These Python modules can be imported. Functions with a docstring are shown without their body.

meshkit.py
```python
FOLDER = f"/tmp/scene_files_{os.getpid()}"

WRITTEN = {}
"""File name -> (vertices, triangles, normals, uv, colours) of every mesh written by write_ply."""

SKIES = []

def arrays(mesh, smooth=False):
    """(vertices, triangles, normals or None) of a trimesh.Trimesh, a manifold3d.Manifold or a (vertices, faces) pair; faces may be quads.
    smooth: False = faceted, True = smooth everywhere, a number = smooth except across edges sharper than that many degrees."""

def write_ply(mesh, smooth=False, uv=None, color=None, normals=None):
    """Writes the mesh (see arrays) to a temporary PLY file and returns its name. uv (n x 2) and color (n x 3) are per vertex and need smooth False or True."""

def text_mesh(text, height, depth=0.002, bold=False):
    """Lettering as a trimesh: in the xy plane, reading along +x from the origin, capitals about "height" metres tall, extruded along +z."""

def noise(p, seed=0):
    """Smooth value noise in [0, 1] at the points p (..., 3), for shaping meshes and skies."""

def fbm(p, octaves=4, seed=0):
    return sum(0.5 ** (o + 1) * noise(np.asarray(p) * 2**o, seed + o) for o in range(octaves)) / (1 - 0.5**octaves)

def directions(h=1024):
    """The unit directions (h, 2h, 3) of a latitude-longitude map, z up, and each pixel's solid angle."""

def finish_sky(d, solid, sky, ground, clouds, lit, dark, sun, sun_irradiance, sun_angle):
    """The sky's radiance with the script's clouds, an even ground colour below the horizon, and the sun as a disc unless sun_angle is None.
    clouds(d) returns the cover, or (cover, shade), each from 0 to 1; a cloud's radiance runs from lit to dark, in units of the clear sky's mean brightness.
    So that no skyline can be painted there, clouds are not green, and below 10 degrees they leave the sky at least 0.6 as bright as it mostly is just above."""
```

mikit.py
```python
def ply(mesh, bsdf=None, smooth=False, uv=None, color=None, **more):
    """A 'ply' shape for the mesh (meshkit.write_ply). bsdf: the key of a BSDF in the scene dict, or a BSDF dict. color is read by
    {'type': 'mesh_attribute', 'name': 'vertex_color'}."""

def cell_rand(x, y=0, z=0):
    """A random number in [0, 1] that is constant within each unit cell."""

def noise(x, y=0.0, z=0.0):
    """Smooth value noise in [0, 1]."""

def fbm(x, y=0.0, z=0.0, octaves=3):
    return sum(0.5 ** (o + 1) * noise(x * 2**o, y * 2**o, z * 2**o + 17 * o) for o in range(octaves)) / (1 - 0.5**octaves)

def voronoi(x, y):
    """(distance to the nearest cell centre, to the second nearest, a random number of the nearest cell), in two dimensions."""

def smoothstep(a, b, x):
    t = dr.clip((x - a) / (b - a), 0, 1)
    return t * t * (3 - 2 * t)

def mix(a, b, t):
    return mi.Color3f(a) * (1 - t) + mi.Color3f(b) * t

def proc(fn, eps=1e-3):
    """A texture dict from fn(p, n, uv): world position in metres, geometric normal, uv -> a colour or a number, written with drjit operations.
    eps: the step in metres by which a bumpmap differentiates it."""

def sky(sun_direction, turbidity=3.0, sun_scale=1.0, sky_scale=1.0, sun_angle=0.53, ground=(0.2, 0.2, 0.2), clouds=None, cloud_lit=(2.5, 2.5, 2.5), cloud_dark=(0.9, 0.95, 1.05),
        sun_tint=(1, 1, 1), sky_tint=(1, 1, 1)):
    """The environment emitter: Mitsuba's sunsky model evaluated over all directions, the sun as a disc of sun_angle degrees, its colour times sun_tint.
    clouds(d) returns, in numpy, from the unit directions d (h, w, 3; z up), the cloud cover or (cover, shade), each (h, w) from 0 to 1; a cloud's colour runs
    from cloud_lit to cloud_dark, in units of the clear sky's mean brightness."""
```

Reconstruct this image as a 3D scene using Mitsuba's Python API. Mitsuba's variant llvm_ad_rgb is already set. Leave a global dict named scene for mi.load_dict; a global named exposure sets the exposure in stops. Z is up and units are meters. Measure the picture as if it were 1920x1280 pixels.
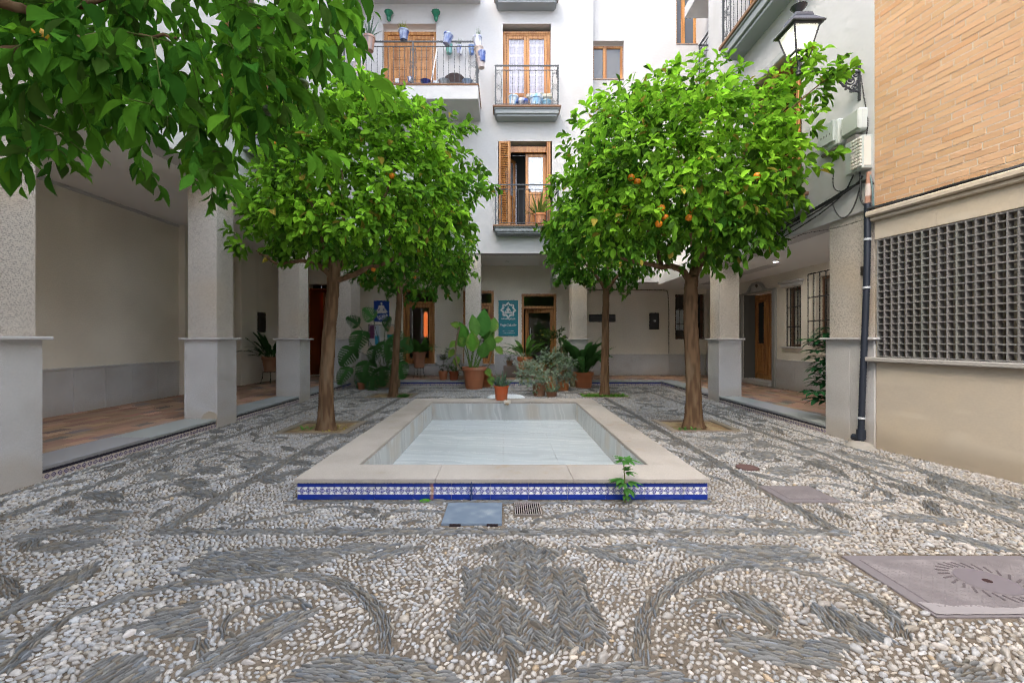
import math, random, numpy as np, trimesh, mitsuba as mi, drjit as dr, mikit, meshkit, shapely
from shapely.geometry import Polygon, LineString, Point, box as sbox
from shapely.ops import unary_union
from shapely import affinity
from scipy.spatial import cKDTree
from mikit import noise, fbm, cell_rand, smoothstep, mix, proc
grain_noise = noise

T = mi.ScalarTransform4f
scene, labels = {}, {}
rng = np.random.default_rng(11)
EYE = 1.25                                   # camera height = height of the pillar caps
# ------------------------------------------------------------------ camera, sky, exposure
scene['camera'] = {'type': 'perspective', 'fov': 2 * math.degrees(math.atan(960 / 820)), 'fov_axis': 'x',
                   'principal_point_offset_x': 14 / 1920, 'principal_point_offset_y': 3 / 1280,
                   'near_clip': 0.05, 'far_clip': 400.0,
                   'to_world': T().look_at(origin=[0, 0, EYE], target=[0, 1, EYE], up=[0, 0, 1])}
scene['sky'] = mikit.sky([-0.50, -0.62, 0.95], turbidity=3, sun_scale=0.10, sun_angle=30, sky_scale=1.0,
                         clouds=lambda d: 0.82, cloud_lit=(1.78, 1.82, 1.90), ground=(0.25, 0.23, 0.21))
exposure = 4.7

def X(px, D): return (px - 946) * D / 820.0
def Z(py, D): return EYE + (637 - py) * D / 820.0
def G(px, py):
    D = 820 * EYE / (py - 637.0)
    return (X(px, D), D)
def P(px, py, D): return np.array([X(px, D), D, Z(py, D)])

# ------------------------------------------------------------------ materials
def two(b): return {'type': 'twosided', 'bsdf': b}
def princ(col, rough=0.6, **k):
    c = col if isinstance(col, dict) else {'type': 'rgb', 'value': list(col)}
    return {'type': 'principled', 'base_color': c, 'roughness': rough, **k}
def bump(b, fn, scale, eps=1e-3): return {'type': 'bumpmap', 'arbitrary': proc(fn, eps), 'scale': scale, 'bsdf': b}
# a piece's own colour travels in its uv (two packed numbers, even over each face), so that alike pieces can be joined by the renderer
def c_own(p, n, uv):
    k = dr.floor(uv.x + .5); r = dr.floor(k / 256.0); g = k - 256.0 * r; b = dr.floor(uv.y + .5)
    r, g, b = r / 255.0, g / 255.0, b / 255.0
    return mi.Color3f(r * r, g * g, b * b)
VC = proc(c_own)
def ply(mesh, bsdf, smooth=True, color=None):
    v, f = np.asarray(mesh[0], float), np.asarray(mesh[1], int)
    c = np.full((len(v), 3), .5) if color is None else np.broadcast_to(np.asarray(color, float), (len(v), 3))
    q = np.round(np.sqrt(np.clip(c, 0, 1)) * 255); fq = q[f]
    if smooth and (np.abs(fq - fq[:, :1]).max() > 0):
        n = meshkit.arrays((v, f), True)[2]
        fc = np.round(np.sqrt(np.clip(c[f].mean(1), 0, 1)) * 255); uv = np.repeat(np.stack([fc[:, 0] * 256 + fc[:, 1], fc[:, 2]], 1), 3, 0)
        path = meshkit.write_ply((v[f].reshape(-1, 3), np.arange(3 * len(f)).reshape(-1, 3)), False, uv, None, n[f].reshape(-1, 3))
        return {'type': 'ply', 'filename': path, 'face_normals': False, 'bsdf': {'type': 'ref', 'id': bsdf}}
    return mikit.ply((v, f), bsdf, smooth=smooth, uv=np.stack([q[:, 0] * 256 + q[:, 1], q[:, 2]], 1))

def matt(col): return {'type': 'diffuse', 'reflectance': col}
def c_stucco(p, n, uv):
    t = fbm(p.x * .9, p.y * .9, p.z * .9, 3)
    s = noise(p.x * 5.0 + p.y * 5.0, p.z * .35, 3.0)
    g = fbm(p.x * 30, p.y * 30, p.z * 30, 2)
    c = mix((.555, .552, .56), (.515, .51, .515), smoothstep(.45, .8, t))
    return mix(c, (.47, .455, .44), .30 * smoothstep(.62, .95, s) * smoothstep(.3, .8, t)) * (.97 + .06 * g)
def b_stucco(p, n, uv): return noise(p.x * 13, p.y * 13, p.z * 13) + .4 * noise(p.x * 34, p.y * 34, p.z * 34)
def c_rough(p, n, uv):
    t = fbm(p.x * .8 + 4, p.y * .8, p.z * .8, 3)
    s = noise(p.x * 4.0 + p.y * 4.0, p.z * .5, 9.0)
    g = noise(p.x * 120, p.y * 120, p.z * 120)
    c = mix((.85, .80, .71), (.73, .68, .595), smoothstep(.35, .7, t))
    return mix(c, (.62, .58, .51), .28 * smoothstep(.55, .9, s)) * (.9 + .2 * g)
def b_rough(p, n, uv): return noise(p.x * 75, p.y * 75, p.z * 75)
def c_dash(p, n, uv):
    w = grain_noise(p.x * 125 + 7, p.y * 125, p.z * 125)
    t = fbm(p.x * 1.2, p.y * 1.2, p.z * 1.2, 2)
    c = mix((.36, .33, .30), (.64, .59, .535), smoothstep(.20, .60, w))
    c = mix(c, (.60, .47, .32), .40 * smoothstep(.52, .75, t))
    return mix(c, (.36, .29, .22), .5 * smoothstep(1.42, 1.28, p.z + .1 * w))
def b_dash(p, n, uv): return grain_noise(p.x * 125 + 7, p.y * 125, p.z * 125)
def c_gran(p, n, uv):
    v = noise(p.x * 260, p.y * 260, p.z * 260)
    t = fbm(p.x * 2.2, p.y * 2.2, p.z * 2.2, 3)
    c = mix((.53, .53, .54), (.47, .465, .47), smoothstep(.3, .7, t)) * (.86 + .28 * v)
    return mix(c, (.40, .35, .29), .5 * smoothstep(.34, .10, p.z - .25 + .5 * t) + .25 * smoothstep(.6, .85, t))
def c_lime(p, n, uv):
    t = fbm(p.x * 2.0, p.y * 2.0, p.z * 2.0, 4)
    v = noise(p.x * 150, p.y * 150, p.z * 150)
    k = fbm(p.x * 9 + 3, p.y * 9, p.z * 9, 3)
    c = mix((.36, .325, .29), (.285, .255, .225), smoothstep(.3, .7, t)) * (.93 + .14 * v)
    return mix(c, (.27, .205, .145), .6 * smoothstep(.52, .75, k) * smoothstep(.4, .7, t))
def c_beige(p, n, uv):
    t = fbm(p.x * 1.5 + 11, p.y * 1.5, p.z * 1.5, 4)
    v = noise(p.x * 90, p.y * 90, p.z * 90)
    k = noise(p.x * 3 + p.y * 3, p.z * 9, 2.0)
    c = mix((.52, .445, .345), (.465, .41, .34), smoothstep(.3, .7, t)) * (.96 + .08 * v)
    c = mix(c, (.58, .525, .44), .35 * smoothstep(.6, .85, k))
    return mix(c, (.33, .275, .21), .7 * smoothstep(.26, .0, p.z - .12 * t))
def c_marb(p, n, uv):
    w = fbm(p.x * 1.6, p.y * 1.6, p.z * 1.6, 4)
    ver = dr.select(dr.abs(n.z) > .5, p.y * 9 + p.x * 1.5, (p.x + p.y) * 14 + p.z * 3)
    s = noise(ver + 6 * w, w * 3, 1.0)
    s2 = noise(ver * 2.7 + 9 * w, w * 5, 5.0)
    c = mix((.41, .45, .465), (.345, .38, .395), smoothstep(.35, .85, s) * .75)
    c = mix(c, (.54, .56, .565), .6 * smoothstep(.6, .9, s2))
    brown = dr.select(dr.abs(n.z) > .5, 0.0, 1.0) * (.25 + .5 * smoothstep(.5, .75, fbm(p.x * 4, p.y * 4, p.z * 2, 3)))
    return mix(c, (.40, .335, .255), brown * .85)
def c_wood(p, n, uv):
    a = noise(p.x * 60, p.y * 60, p.z * 2.2)
    b = noise(p.x * 9 + 5, p.y * 9, p.z * 1.1)
    c = mix((.50, .235, .075), (.33, .135, .036), smoothstep(.3, .8, a))
    return mix(c, (.24, .085, .022), .7 * smoothstep(.5, .85, b))
def c_bark(p, n, uv):
    a = noise(p.x * 38, p.y * 38, p.z * 5)
    b = fbm(p.x * 12, p.y * 12, p.z * 2.5, 3)
    c = mix((.180, .112, .066), (.115, .070, .042), smoothstep(.35, .7, a))
    return mix(c, (.24, .18, .12), .5 * smoothstep(.55, .75, b))
def b_bark(p, n, uv): return noise(p.x * 45, p.y * 45, p.z * 5) + .4 * noise(p.x * 60, p.y * 60, p.z * 20)
def c_mort(p, n, uv):
    t = fbm(p.x * 1.1, p.y * 1.1, 1.0, 3)
    v = noise(p.x * 120, p.y * 120, 3.0)
    c = mix((.165, .137, .110), (.12, .098, .077), smoothstep(.3, .7, t))
    return c * (.75 + .5 * v)
def b_mort(p, n, uv): return noise(p.x * 110, p.y * 110, 1.0)
def c_soil(p, n, uv):
    t = fbm(p.x * 6, p.y * 6, 1.0, 3)
    return mix((.24, .17, .10), (.34, .26, .16), smoothstep(.35, .7, t)) * (.8 + .4 * noise(p.x * 150, p.y * 150, 2.0))
def azul(p, n, uv):
    u = dr.select(dr.abs(n.x) > .5, p.y, p.x)
    v = p.z - .072
    q = (u / .052 - dr.floor(u / .052) - .5) * .052
    a, b = (q + v) / .0148, (q - v) / .0148
    fa, fb = a - dr.round(a), b - dr.round(b)
    r = dr.sqrt(fa * fa + fb * fb)
    ring = (dr.abs(r - .30) < .19) & (dr.abs(q) + .75 * dr.abs(v) < .0255 + .012 * (dr.abs(v) / .029) * 0)
    dots = (dr.abs(q) > .0215) & (dr.abs(v) < .0045)
    band = dr.abs(v) < .029
    stain = smoothstep(.62, .8, fbm(p.x * 5 + p.y * 5, p.z * 9, 4.0, 3))
    blue = mix((.016, .040, .27), (.05, .075, .24), .6 * stain)
    white = mix((.72, .72, .74), (.55, .50, .42), .35 * stain)
    pat = mi.Color3f(.055, .06, .30)
    out = dr.select(band, dr.select(ring | dots, pat, white), blue)
    rust = dr.select(p.y < 3.45, smoothstep(.022, .006, dr.abs(p.x + .565 + .01 * noise(p.z * 60, 2.0, 1.0))) * (.35 + .5 * noise(p.x * 90, p.z * 40, 3.0)), 0.0)
    return mix(out, (.42, .20, .05), rust)
def azul_step(p, n, uv):
    u = dr.select(dr.abs(n.x) > .5, p.y, p.x)
    v = p.z - .032
    q = (u / .058 - dr.floor(u / .058) - .5) * .058
    on = ((dr.abs(q) + dr.abs(v) < .026) & (dr.abs(q) + dr.abs(v) > .014)) | (dr.abs(q) + dr.abs(v) < .006)
    c = dr.select(on, mi.Color3f(.10, .085, .20), mi.Color3f(.48, .42, .38))
    back = p.y > 11.0
    top = dr.select(back, mi.Color3f(.03, .05, .25), mi.Color3f(.028, .028, .045))
    c = dr.select(back & on, mi.Color3f(.05, .08, .30), c)
    return dr.select(p.z > .064, top, c)
def b_vc(p, n, uv): return noise(p.x * 80, p.y * 80, p.z * 80) + .5 * noise(p.x * 190, p.y * 190, p.z * 190)

scene['stucco'] = two(bump(matt(proc(c_stucco)), b_stucco, .006, 2e-3))
scene['roughcast'] = two(bump(matt(proc(c_rough)), b_rough, .004))
scene['pebbledash'] = two(bump(matt(proc(c_dash)), b_dash, .009))
scene['granite'] = two(princ(proc(c_gran), .55))
scene['limestone'] = two(princ(proc(c_lime), .6))
scene['beige_stone'] = two(matt(proc(c_beige)))
scene['marble'] = two(princ(proc(c_marb), .32))
scene['wood'] = two(princ(proc(c_wood), .38))
scene['bark'] = two(bump(matt(proc(c_bark)), b_bark, .010, 2e-3))
scene['mortar'] = two(bump(matt(proc(c_mort)), b_mort, .006))
scene['soil'] = two(matt(proc(c_soil)))
scene['glazed_tile'] = two(princ(proc(azul), .16))
scene['step_tile'] = two(princ(proc(azul_step), .25))
scene['matte'] = two(matt(VC))
scene['coarse'] = two(bump(matt(VC), b_vc, .004))
scene['satin'] = two(princ(VC, .42))
scene['gloss'] = two(princ(VC, .18))
scene['leaf'] = {'type': 'principledthin', 'base_color': VC, 'roughness': .27, 'diff_trans': .80, 'eta': 1.35}
scene['pane'] = {'type': 'thindielectric'}
scene['coated_pane'] = {'type': 'thindielectric', 'int_ior': 2.3}
scene['milk_glass'] = {'type': 'principledthin', 'base_color': {'type': 'rgb', 'value': [.86, .86, .82]}, 'roughness': .3, 'diff_trans': 1.0}

# ------------------------------------------------------------------ mesh builder
class Fr:
    """a frame: a along u, d outward along n, h up"""
    def __init__(s, o, u, n):
        s.o, s.u, s.n = (np.asarray(v, float) for v in (o, u, n))
        s.u /= np.linalg.norm(s.u); s.n /= np.linalg.norm(s.n)
        s.M = np.stack([s.u, s.n, [0, 0, 1.0]]); s.flip = np.linalg.det(s.M) < 0
    def __call__(s, q): return s.o + np.asarray(q, float) @ s.M
ID = Fr((0, 0, 0), (1, 0, 0), (0, 1, 0))

_C = np.array([[x, y, z] for x in (-1, 1) for y in (-1, 1) for z in (-1, 1)], float)
def _bevel_template():
    q = []
    for a in range(3):
        for s in (-1, 1):
            k = [i for i in range(8) if _C[i][a] == s]
            b, c = [j for j in range(3) if j != a]
            k.sort(key=lambda i: math.atan2(_C[i][c], _C[i][b]))
            q.append([3 * i + a for i in k])
    for i in range(8):
        for j in range(i + 1, 8):
            df = np.nonzero(_C[i] != _C[j])[0]
            if len(df) == 1:
                a, b = [e for e in range(3) if e != df[0]]
                q.append([3 * i + a, 3 * j + a, 3 * j + b, 3 * i + b])
    for i in range(8): q.append([3 * i, 3 * i + 1, 3 * i + 2])
    pts = np.array([[_C[i][e] * (1 if e == a else .8) for e in range(3)] for i in range(8) for a in range(3)])
    out = []
    for f in q:
        p = pts[f]
        if np.dot(np.cross(p[1] - p[0], p[2] - p[0]), p.mean(0)) < 0: f = f[::-1]
        out.append(f)
    return out
_BT = _bevel_template()
_BV, _BF, _n = [], [], 0                       # unwelded: flat faces
for f in _BT:
    _BV += f; _BF += [[_n, _n + 1, _n + 2]] + ([[_n, _n + 2, _n + 3]] if len(f) == 4 else []); _n += len(f)
_BV, _BF = np.array(_BV), np.array(_BF)
_BAX = _BV % 3; _BSG = _C[_BV // 3]

def bevel_boxes(c, h, bev):
    """vertices (N, k, 3) of N bevelled boxes with centres c and half sizes h"""
    c, h = np.atleast_2d(c), np.atleast_2d(h)
    b = np.minimum(bev, .45 * h.min(1))[:, None, None]
    ins = 1.0 - (np.arange(3)[None, :] == _BAX[:, None])
    return c[:, None] + _BSG[None] * (h[:, None] - b * ins[None])

def jit(c, s):
    return np.clip(np.asarray(c, float) * (1 + s * rng.normal()) * (1 + .3 * s * rng.normal(size=3)), .002, .95)

class B:
    def __init__(s): s.v, s.f, s.c, s.k = [], [], [], 0
    def add(s, v, f, col=(.5, .5, .5)):
        v = np.asarray(v, float).reshape(-1, 3); col = np.asarray(col, float)
        s.v.append(v); s.f.append(np.asarray(f, int) + s.k); s.c.append(np.broadcast_to(col, (len(v), 3))); s.k += len(v)
        return s
    def box(s, a0, a1, d0, d1, h0, h1, col=(.5, .5, .5), F=ID, bev=0.004):
        lo, hi = np.array([a0, d0, h0], float), np.array([a1, d1, h1], float)
        lo, hi = np.minimum(lo, hi), np.maximum(lo, hi)
        v = F(bevel_boxes((lo + hi) / 2, (hi - lo) / 2, bev)[0])
        return s.add(v, _BF[:, ::-1] if F.flip else _BF, col)
    def obox(s, c, ax, ay, az, hx, hy, hz, col=(.5, .5, .5), bev=.004):
        v = bevel_boxes([[0, 0, 0]], [[hx, hy, hz]], bev)[0]
        A = np.stack([np.asarray(a, float) / np.linalg.norm(a) for a in (ax, ay, az)])
        return s.add(np.asarray(c, float) + v @ A, _BF[:, ::-1] if np.linalg.det(A) < 0 else _BF, col)
    def quad(s, pts, col=(.5, .5, .5)): return s.add(pts, [[0, 1, 2], [0, 2, 3]], col)
    def tube(s, pts, r, col=(.5, .5, .5), sides=8, caps=True):
        p = np.asarray(pts, float); n = len(p); r = np.broadcast_to(np.asarray(r, float), (n,))
        t = np.gradient(p, axis=0); t /= np.linalg.norm(t, axis=1, keepdims=True) + 1e-12
        a = np.cross(t[0], [0, 0, 1] if abs(t[0][2]) < .9 else [1, 0, 0]); fr = []
        for i in range(n):
            a = a - t[i] * np.dot(a, t[i]); a /= np.linalg.norm(a) + 1e-12; fr.append((a, np.cross(t[i], a)))
        an = np.arange(sides) * 2 * np.pi / sides
        v = np.concatenate([p[i] + r[i] * (np.cos(an)[:, None] * fr[i][0] + np.sin(an)[:, None] * fr[i][1]) for i in range(n)])
        i, j = np.meshgrid(np.arange(n - 1), np.arange(sides), indexing='ij'); i, j = i.ravel(), j.ravel(); k = (j + 1) % sides
        f = np.vstack([np.stack([i * sides + j, i * sides + k, (i + 1) * sides + k], 1), np.stack([i * sides + j, (i + 1) * sides + k, (i + 1) * sides + j], 1)])
        s.add(v, f, col)
        if caps:
            for e, fl in ((0, True), (n - 1, False)):
                ring = v[e * sides:(e + 1) * sides]; q = np.stack([np.arange(1, sides - 1) * 0, np.arange(1, sides - 1), np.arange(2, sides)], 1)
                s.add(ring, q[:, ::-1] if fl else q, col)
        return s
    def lathe(s, prof, c, col=(.5, .5, .5), seg=24, colfn=None, axis=None):
        """prof: (r, z) from bottom outside up; sharp corners are split"""
        prof = [tuple(p) for p in prof]; rows = [prof[0]]; cut = []
        runs, cur = [], [prof[0]]
        for i in range(1, len(prof)):
            cur.append(prof[i])
            if i < len(prof) - 1:
                d0 = np.subtract(prof[i], prof[i - 1]); d1 = np.subtract(prof[i + 1], prof[i])
                if abs(math.atan2(d0[0] * d1[1] - d0[1] * d1[0], float(np.dot(d0, d1)))) > .6:
                    runs.append(cur); cur = [prof[i]]
        runs.append(cur); an = np.arange(seg) * 2 * np.pi / seg
        for run in runs:
            q = np.array(run, float); n = len(q)
            v = np.stack([q[:, :1] * np.cos(an), q[:, :1] * np.sin(an), np.repeat(q[:, 1:], seg, 1)], -1).reshape(-1, 3)
            i, j = np.meshgrid(np.arange(n - 1), np.arange(seg), indexing='ij'); i, j = i.ravel(), j.ravel(); k = (j + 1) % seg
            f = np.vstack([np.stack([i * seg + j, i * seg + k, (i + 1) * seg + k], 1), np.stack([i * seg + j, (i + 1) * seg + k, (i + 1) * seg + j], 1)])
            cc = colfn(v) if colfn else col
            if axis is not None:
                z = np.asarray(axis, float) / np.linalg.norm(axis); x = np.cross([0, 1, 0] if abs(z[1]) < .9 else [1, 0, 0], z); x /= np.linalg.norm(x); v = v @ np.stack([x, np.cross(z, x), z])
            s.add(v + np.asarray(c, float), f, cc)
        return s
    def ext(s, poly, d0, d1, col=(.5, .5, .5), F=ID):
        """polygon in (a, h) of the frame, extruded from d0 to d1, flat faces"""
        for g in getattr(poly, 'geoms', [poly]):
            if g.is_empty or g.area < 1e-9: continue
            m = trimesh.creation.extrude_polygon(g, abs(d1 - d0), engine='earcut')
            v = np.array(m.vertices)[np.array(m.faces)].reshape(-1, 3)
            q = np.stack([v[:, 0], min(d0, d1) + v[:, 2], v[:, 1]], 1)
            f = np.arange(len(v)).reshape(-1, 3)[:, ::-1]
            s.add(F(q), f[:, ::-1] if F.flip else f, col)
        return s
    def flat(s, poly, z, col=(.5, .5, .5)):
        for g in getattr(poly, 'geoms', [poly]):
            v, f = trimesh.creation.triangulate_polygon(g, engine='earcut')
            s.add(np.c_[v, np.full(len(v), z)], f, col)
        return s
    def arrays(s): return np.vstack(s.v), np.vstack(s.f), np.vstack(s.c)

def new_key(name, parent=None):
    base = parent + '__' + name if parent else name
    k, i = base, 0
    while k in scene or k in labels or k in taken: i += 1; k = f'{base}_{i:03d}'
    taken.add(k)
    return k
taken = set(); last = {}
def fast_key(name, parent):
    base = parent + '__' + name; i = last.get(base, -1) + 1; last[base] = i
    k = base if i == 0 else f'{base}_{i:03d}'
    taken.add(k); return k
def put(name, b, bsdf, parent=None, to_world=None):
    v, f, c = b.arrays()
    k = new_key(name, parent)
    scene[k] = ply((v, f), bsdf, smooth=True, color=c)
    if to_world is not None: scene[k]['to_world'] = to_world
    return k
def thing(name, label, cat, group=None):
    k = new_key(name); labels[k] = {'label': label, 'category': cat}
    if group: labels[k]['group'] = group
    return k
def struct(k, label, kind='structure'): labels[k] = {'label': label, 'kind': kind}
def stuff(k, label=None): labels[k] = {'kind': 'stuff', **({'label': label} if label else {})}

DARK, IRON = (.02, .02, .022), (.060, .068, .080)
WHITE = (.78, .77, .76)
FB = Fr((0, 11.9, 0), (1, 0, 0), (0, -1, 0))
FR = Fr((0, 12.2, 0), (1, 0, 0), (0, -1, 0))
FW = Fr((0, 13.9, 0), (1, 0, 0), (0, -1, 0))
FRW = Fr((4.28, 0, 0), (0, 1, 0), (-1, 0, 0))
FRI = Fr((6.40, 0, 0), (0, 1, 0), (-1, 0, 0))
FS = Fr((5.40, 0, 0), (0, 1, 0), (-1, 0, 0))
FLW = Fr((-4.08, 0, 0), (0, 1, 0), (1, 0, 0))
FLI = Fr((-6.68, 0, 0), (0, 1, 0), (1, 0, 0))
FBR = Fr((4.28, 5.06, 0), (.1752, -.9845, 0), (-.9845, -.1752, 0))
STEP = .13
# ================================================================== SETTING: ground, arcade floors
def wall(b, F, a0, a1, h0, h1, holes=(), depth=.3, d=0.0, col=WHITE):
    p = sbox(a0, h0, a1, h1)
    for q in holes: p = p.difference(sbox(q[0], q[2], q[1], q[3]))
    return b.ext(p, d - depth, d, col, F)

POOL = dict(x0=-1.622, x1=1.589, y0=3.42, y1=8.05, top=.172)
PITS = [(-3.0, -2.20, 5.88, 6.66), (2.38, 3.17, 6.02, 6.76), (-2.95, -2.1, 9.45, 10.2), (1.82, 2.62, 9.5, 10.2)]
k = put('ground', B().flat(sbox(-90, -90, 90, 90), -.45, (.2, .18, .16)), 'matte'); struct(k, 'bare ground around and under the courtyard')
court = sbox(-4.1, -9, 6.3, 11.95).difference(sbox(POOL['x0'] + .05, POOL['y0'] + .05, POOL['x1'] - .05, POOL['y1'] - .05))
for q in PITS: court = court.difference(sbox(q[0], q[2], q[1], q[3]))
PAV = put('courtyard_paving', B().flat(court, 0.0), 'mortar'); struct(PAV, 'courtyard paving of white pebbles and dark slate slivers laid in scroll patterns')

AF = 'arcade_floor'
b = B()
b.ext(unary_union([sbox(-6.9, -9, -4.12, 11.95), sbox(-6.9, 11.92, 6.6, 14.2), sbox(4.33, 5.3, 6.6, 11.95)]), 0, .122, (.26, .22, .19), Fr((0, 0, 0), (1, 0, 0), (0, 1, 0))) if False else None
def slab_h(poly, z0, z1, col):
    for g in getattr(poly, 'geoms', [poly]):
        m = trimesh.creation.extrude_polygon(g, z1 - z0, engine='earcut')
        v = np.array(m.vertices)[np.array(m.faces)].reshape(-1, 3) + [0, 0, z0]
        b.add(v, np.arange(len(v)).reshape(-1, 3), col)
slab_h(unary_union([sbox(-6.9, -9, -4.13, 11.95), sbox(-6.9, 11.93, 6.6, 14.2), sbox(4.32, 5.3, 6.6, 11.95)]), -.05, .118, (.25, .22, .195))
put(AF, b, 'coarse'); struct(AF, 'raised arcade floor of terracotta tiles with slate edging')
def floor_tiles(x0, x1, y0, y1, along_x, keep):
    L, W_, g = .285, .140, .006; rest = B(); n = 0
    row = 0; y = y0
    if along_x: rows = np.arange(y0, y1 - .02, W_ + g)
    else: rows = np.arange(x0, x1 - .02, W_ + g)
    for r in rows:
        s0 = (x0 if along_x else y0) - (L / 2 if row % 2 else 0); row += 1
        for s in np.arange(s0, (x1 if along_x else y1), L + g):
            a0, a1 = max(s, x0 if along_x else y0), min(s + L, x1 if along_x else y1)
            if a1 - a0 < .03: continue
            w1 = min(r + W_, y1 if along_x else x1)
            q = (a0, a1, r, w1) if along_x else (r, w1, a0, a1)
            col = jit((.36, .235, .175) if rng.random() > .15 else (.24, .20, .185), .13)
            z = STEP - .004 + rng.uniform(-.0012, .0012)
            cx, cy = (q[0] + q[1]) / 2, (q[2] + q[3]) / 2
            if keep(cx, cy):
                t = B().box(*q, .10, z, col, bev=.004); k = fast_key('floor_tile', AF)
                v, f, c = t.arrays(); scene[k] = ply((v, f), 'coarse', smooth=True, color=c)
            else: rest.box(*q, .10, z, col, bev=.004)
    return rest
r1 = floor_tiles(-6.64, -4.57, -1.0, 11.9, False, lambda x, y: 4.0 < y < 8.6 and x > -1.11 * y)
k = put('floor_tile_field', r1, 'coarse', AF); stuff(k)
r2 = floor_tiles(4.72, 6.38, 5.4, 11.9, False, lambda x, y: False)
k = put('floor_tile_field', r2, 'coarse', AF); stuff(k)
r3 = floor_tiles(-6.64, 6.38, 12.3, 13.88, True, lambda x, y: False)
k = put('floor_tile_field', r3, 'coarse', AF); stuff(k)
SL = (.25, .265, .28)
def strip(x0, x1, y0, y1, along_y, L=.95):
    a0, a1 = (y0, y1) if along_y else (x0, x1)
    n = max(1, round((a1 - a0) / L)); e = np.linspace(a0, a1, n + 1)
    for i in range(n):
        q = (x0, x1, e[i] + .002, e[i + 1] - .002) if along_y else (e[i] + .002, e[i + 1] - .002, y0, y1)
        put('edge_slab', B().box(*q, .092, STEP + rng.uniform(-.001, .001), jit(SL, .08), bev=.006), 'satin', AF)
PIL = {'l1': (3.30, 3.865), 'l2': (6.21, 6.66), 'l3': (8.71, 9.18), 'l4': (11.66, 12.48)}
for y0, y1 in ((-1, 3.3), (3.865, 6.21), (6.66, 8.71), (9.18, 11.66)): strip(-4.565, -4.085, y0, y1, True)
strip(-4.56, -4.10, 3.31, 3.86, True)
for y0, y1 in ((5.83, 8.71), (9.18, 11.88)): strip(4.265, 4.715, y0, y1, True)
strip(-4.07, 4.26, 11.88, 12.29, False)
strip(4.265, 4.715, 11.885, 12.29, True)
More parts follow.
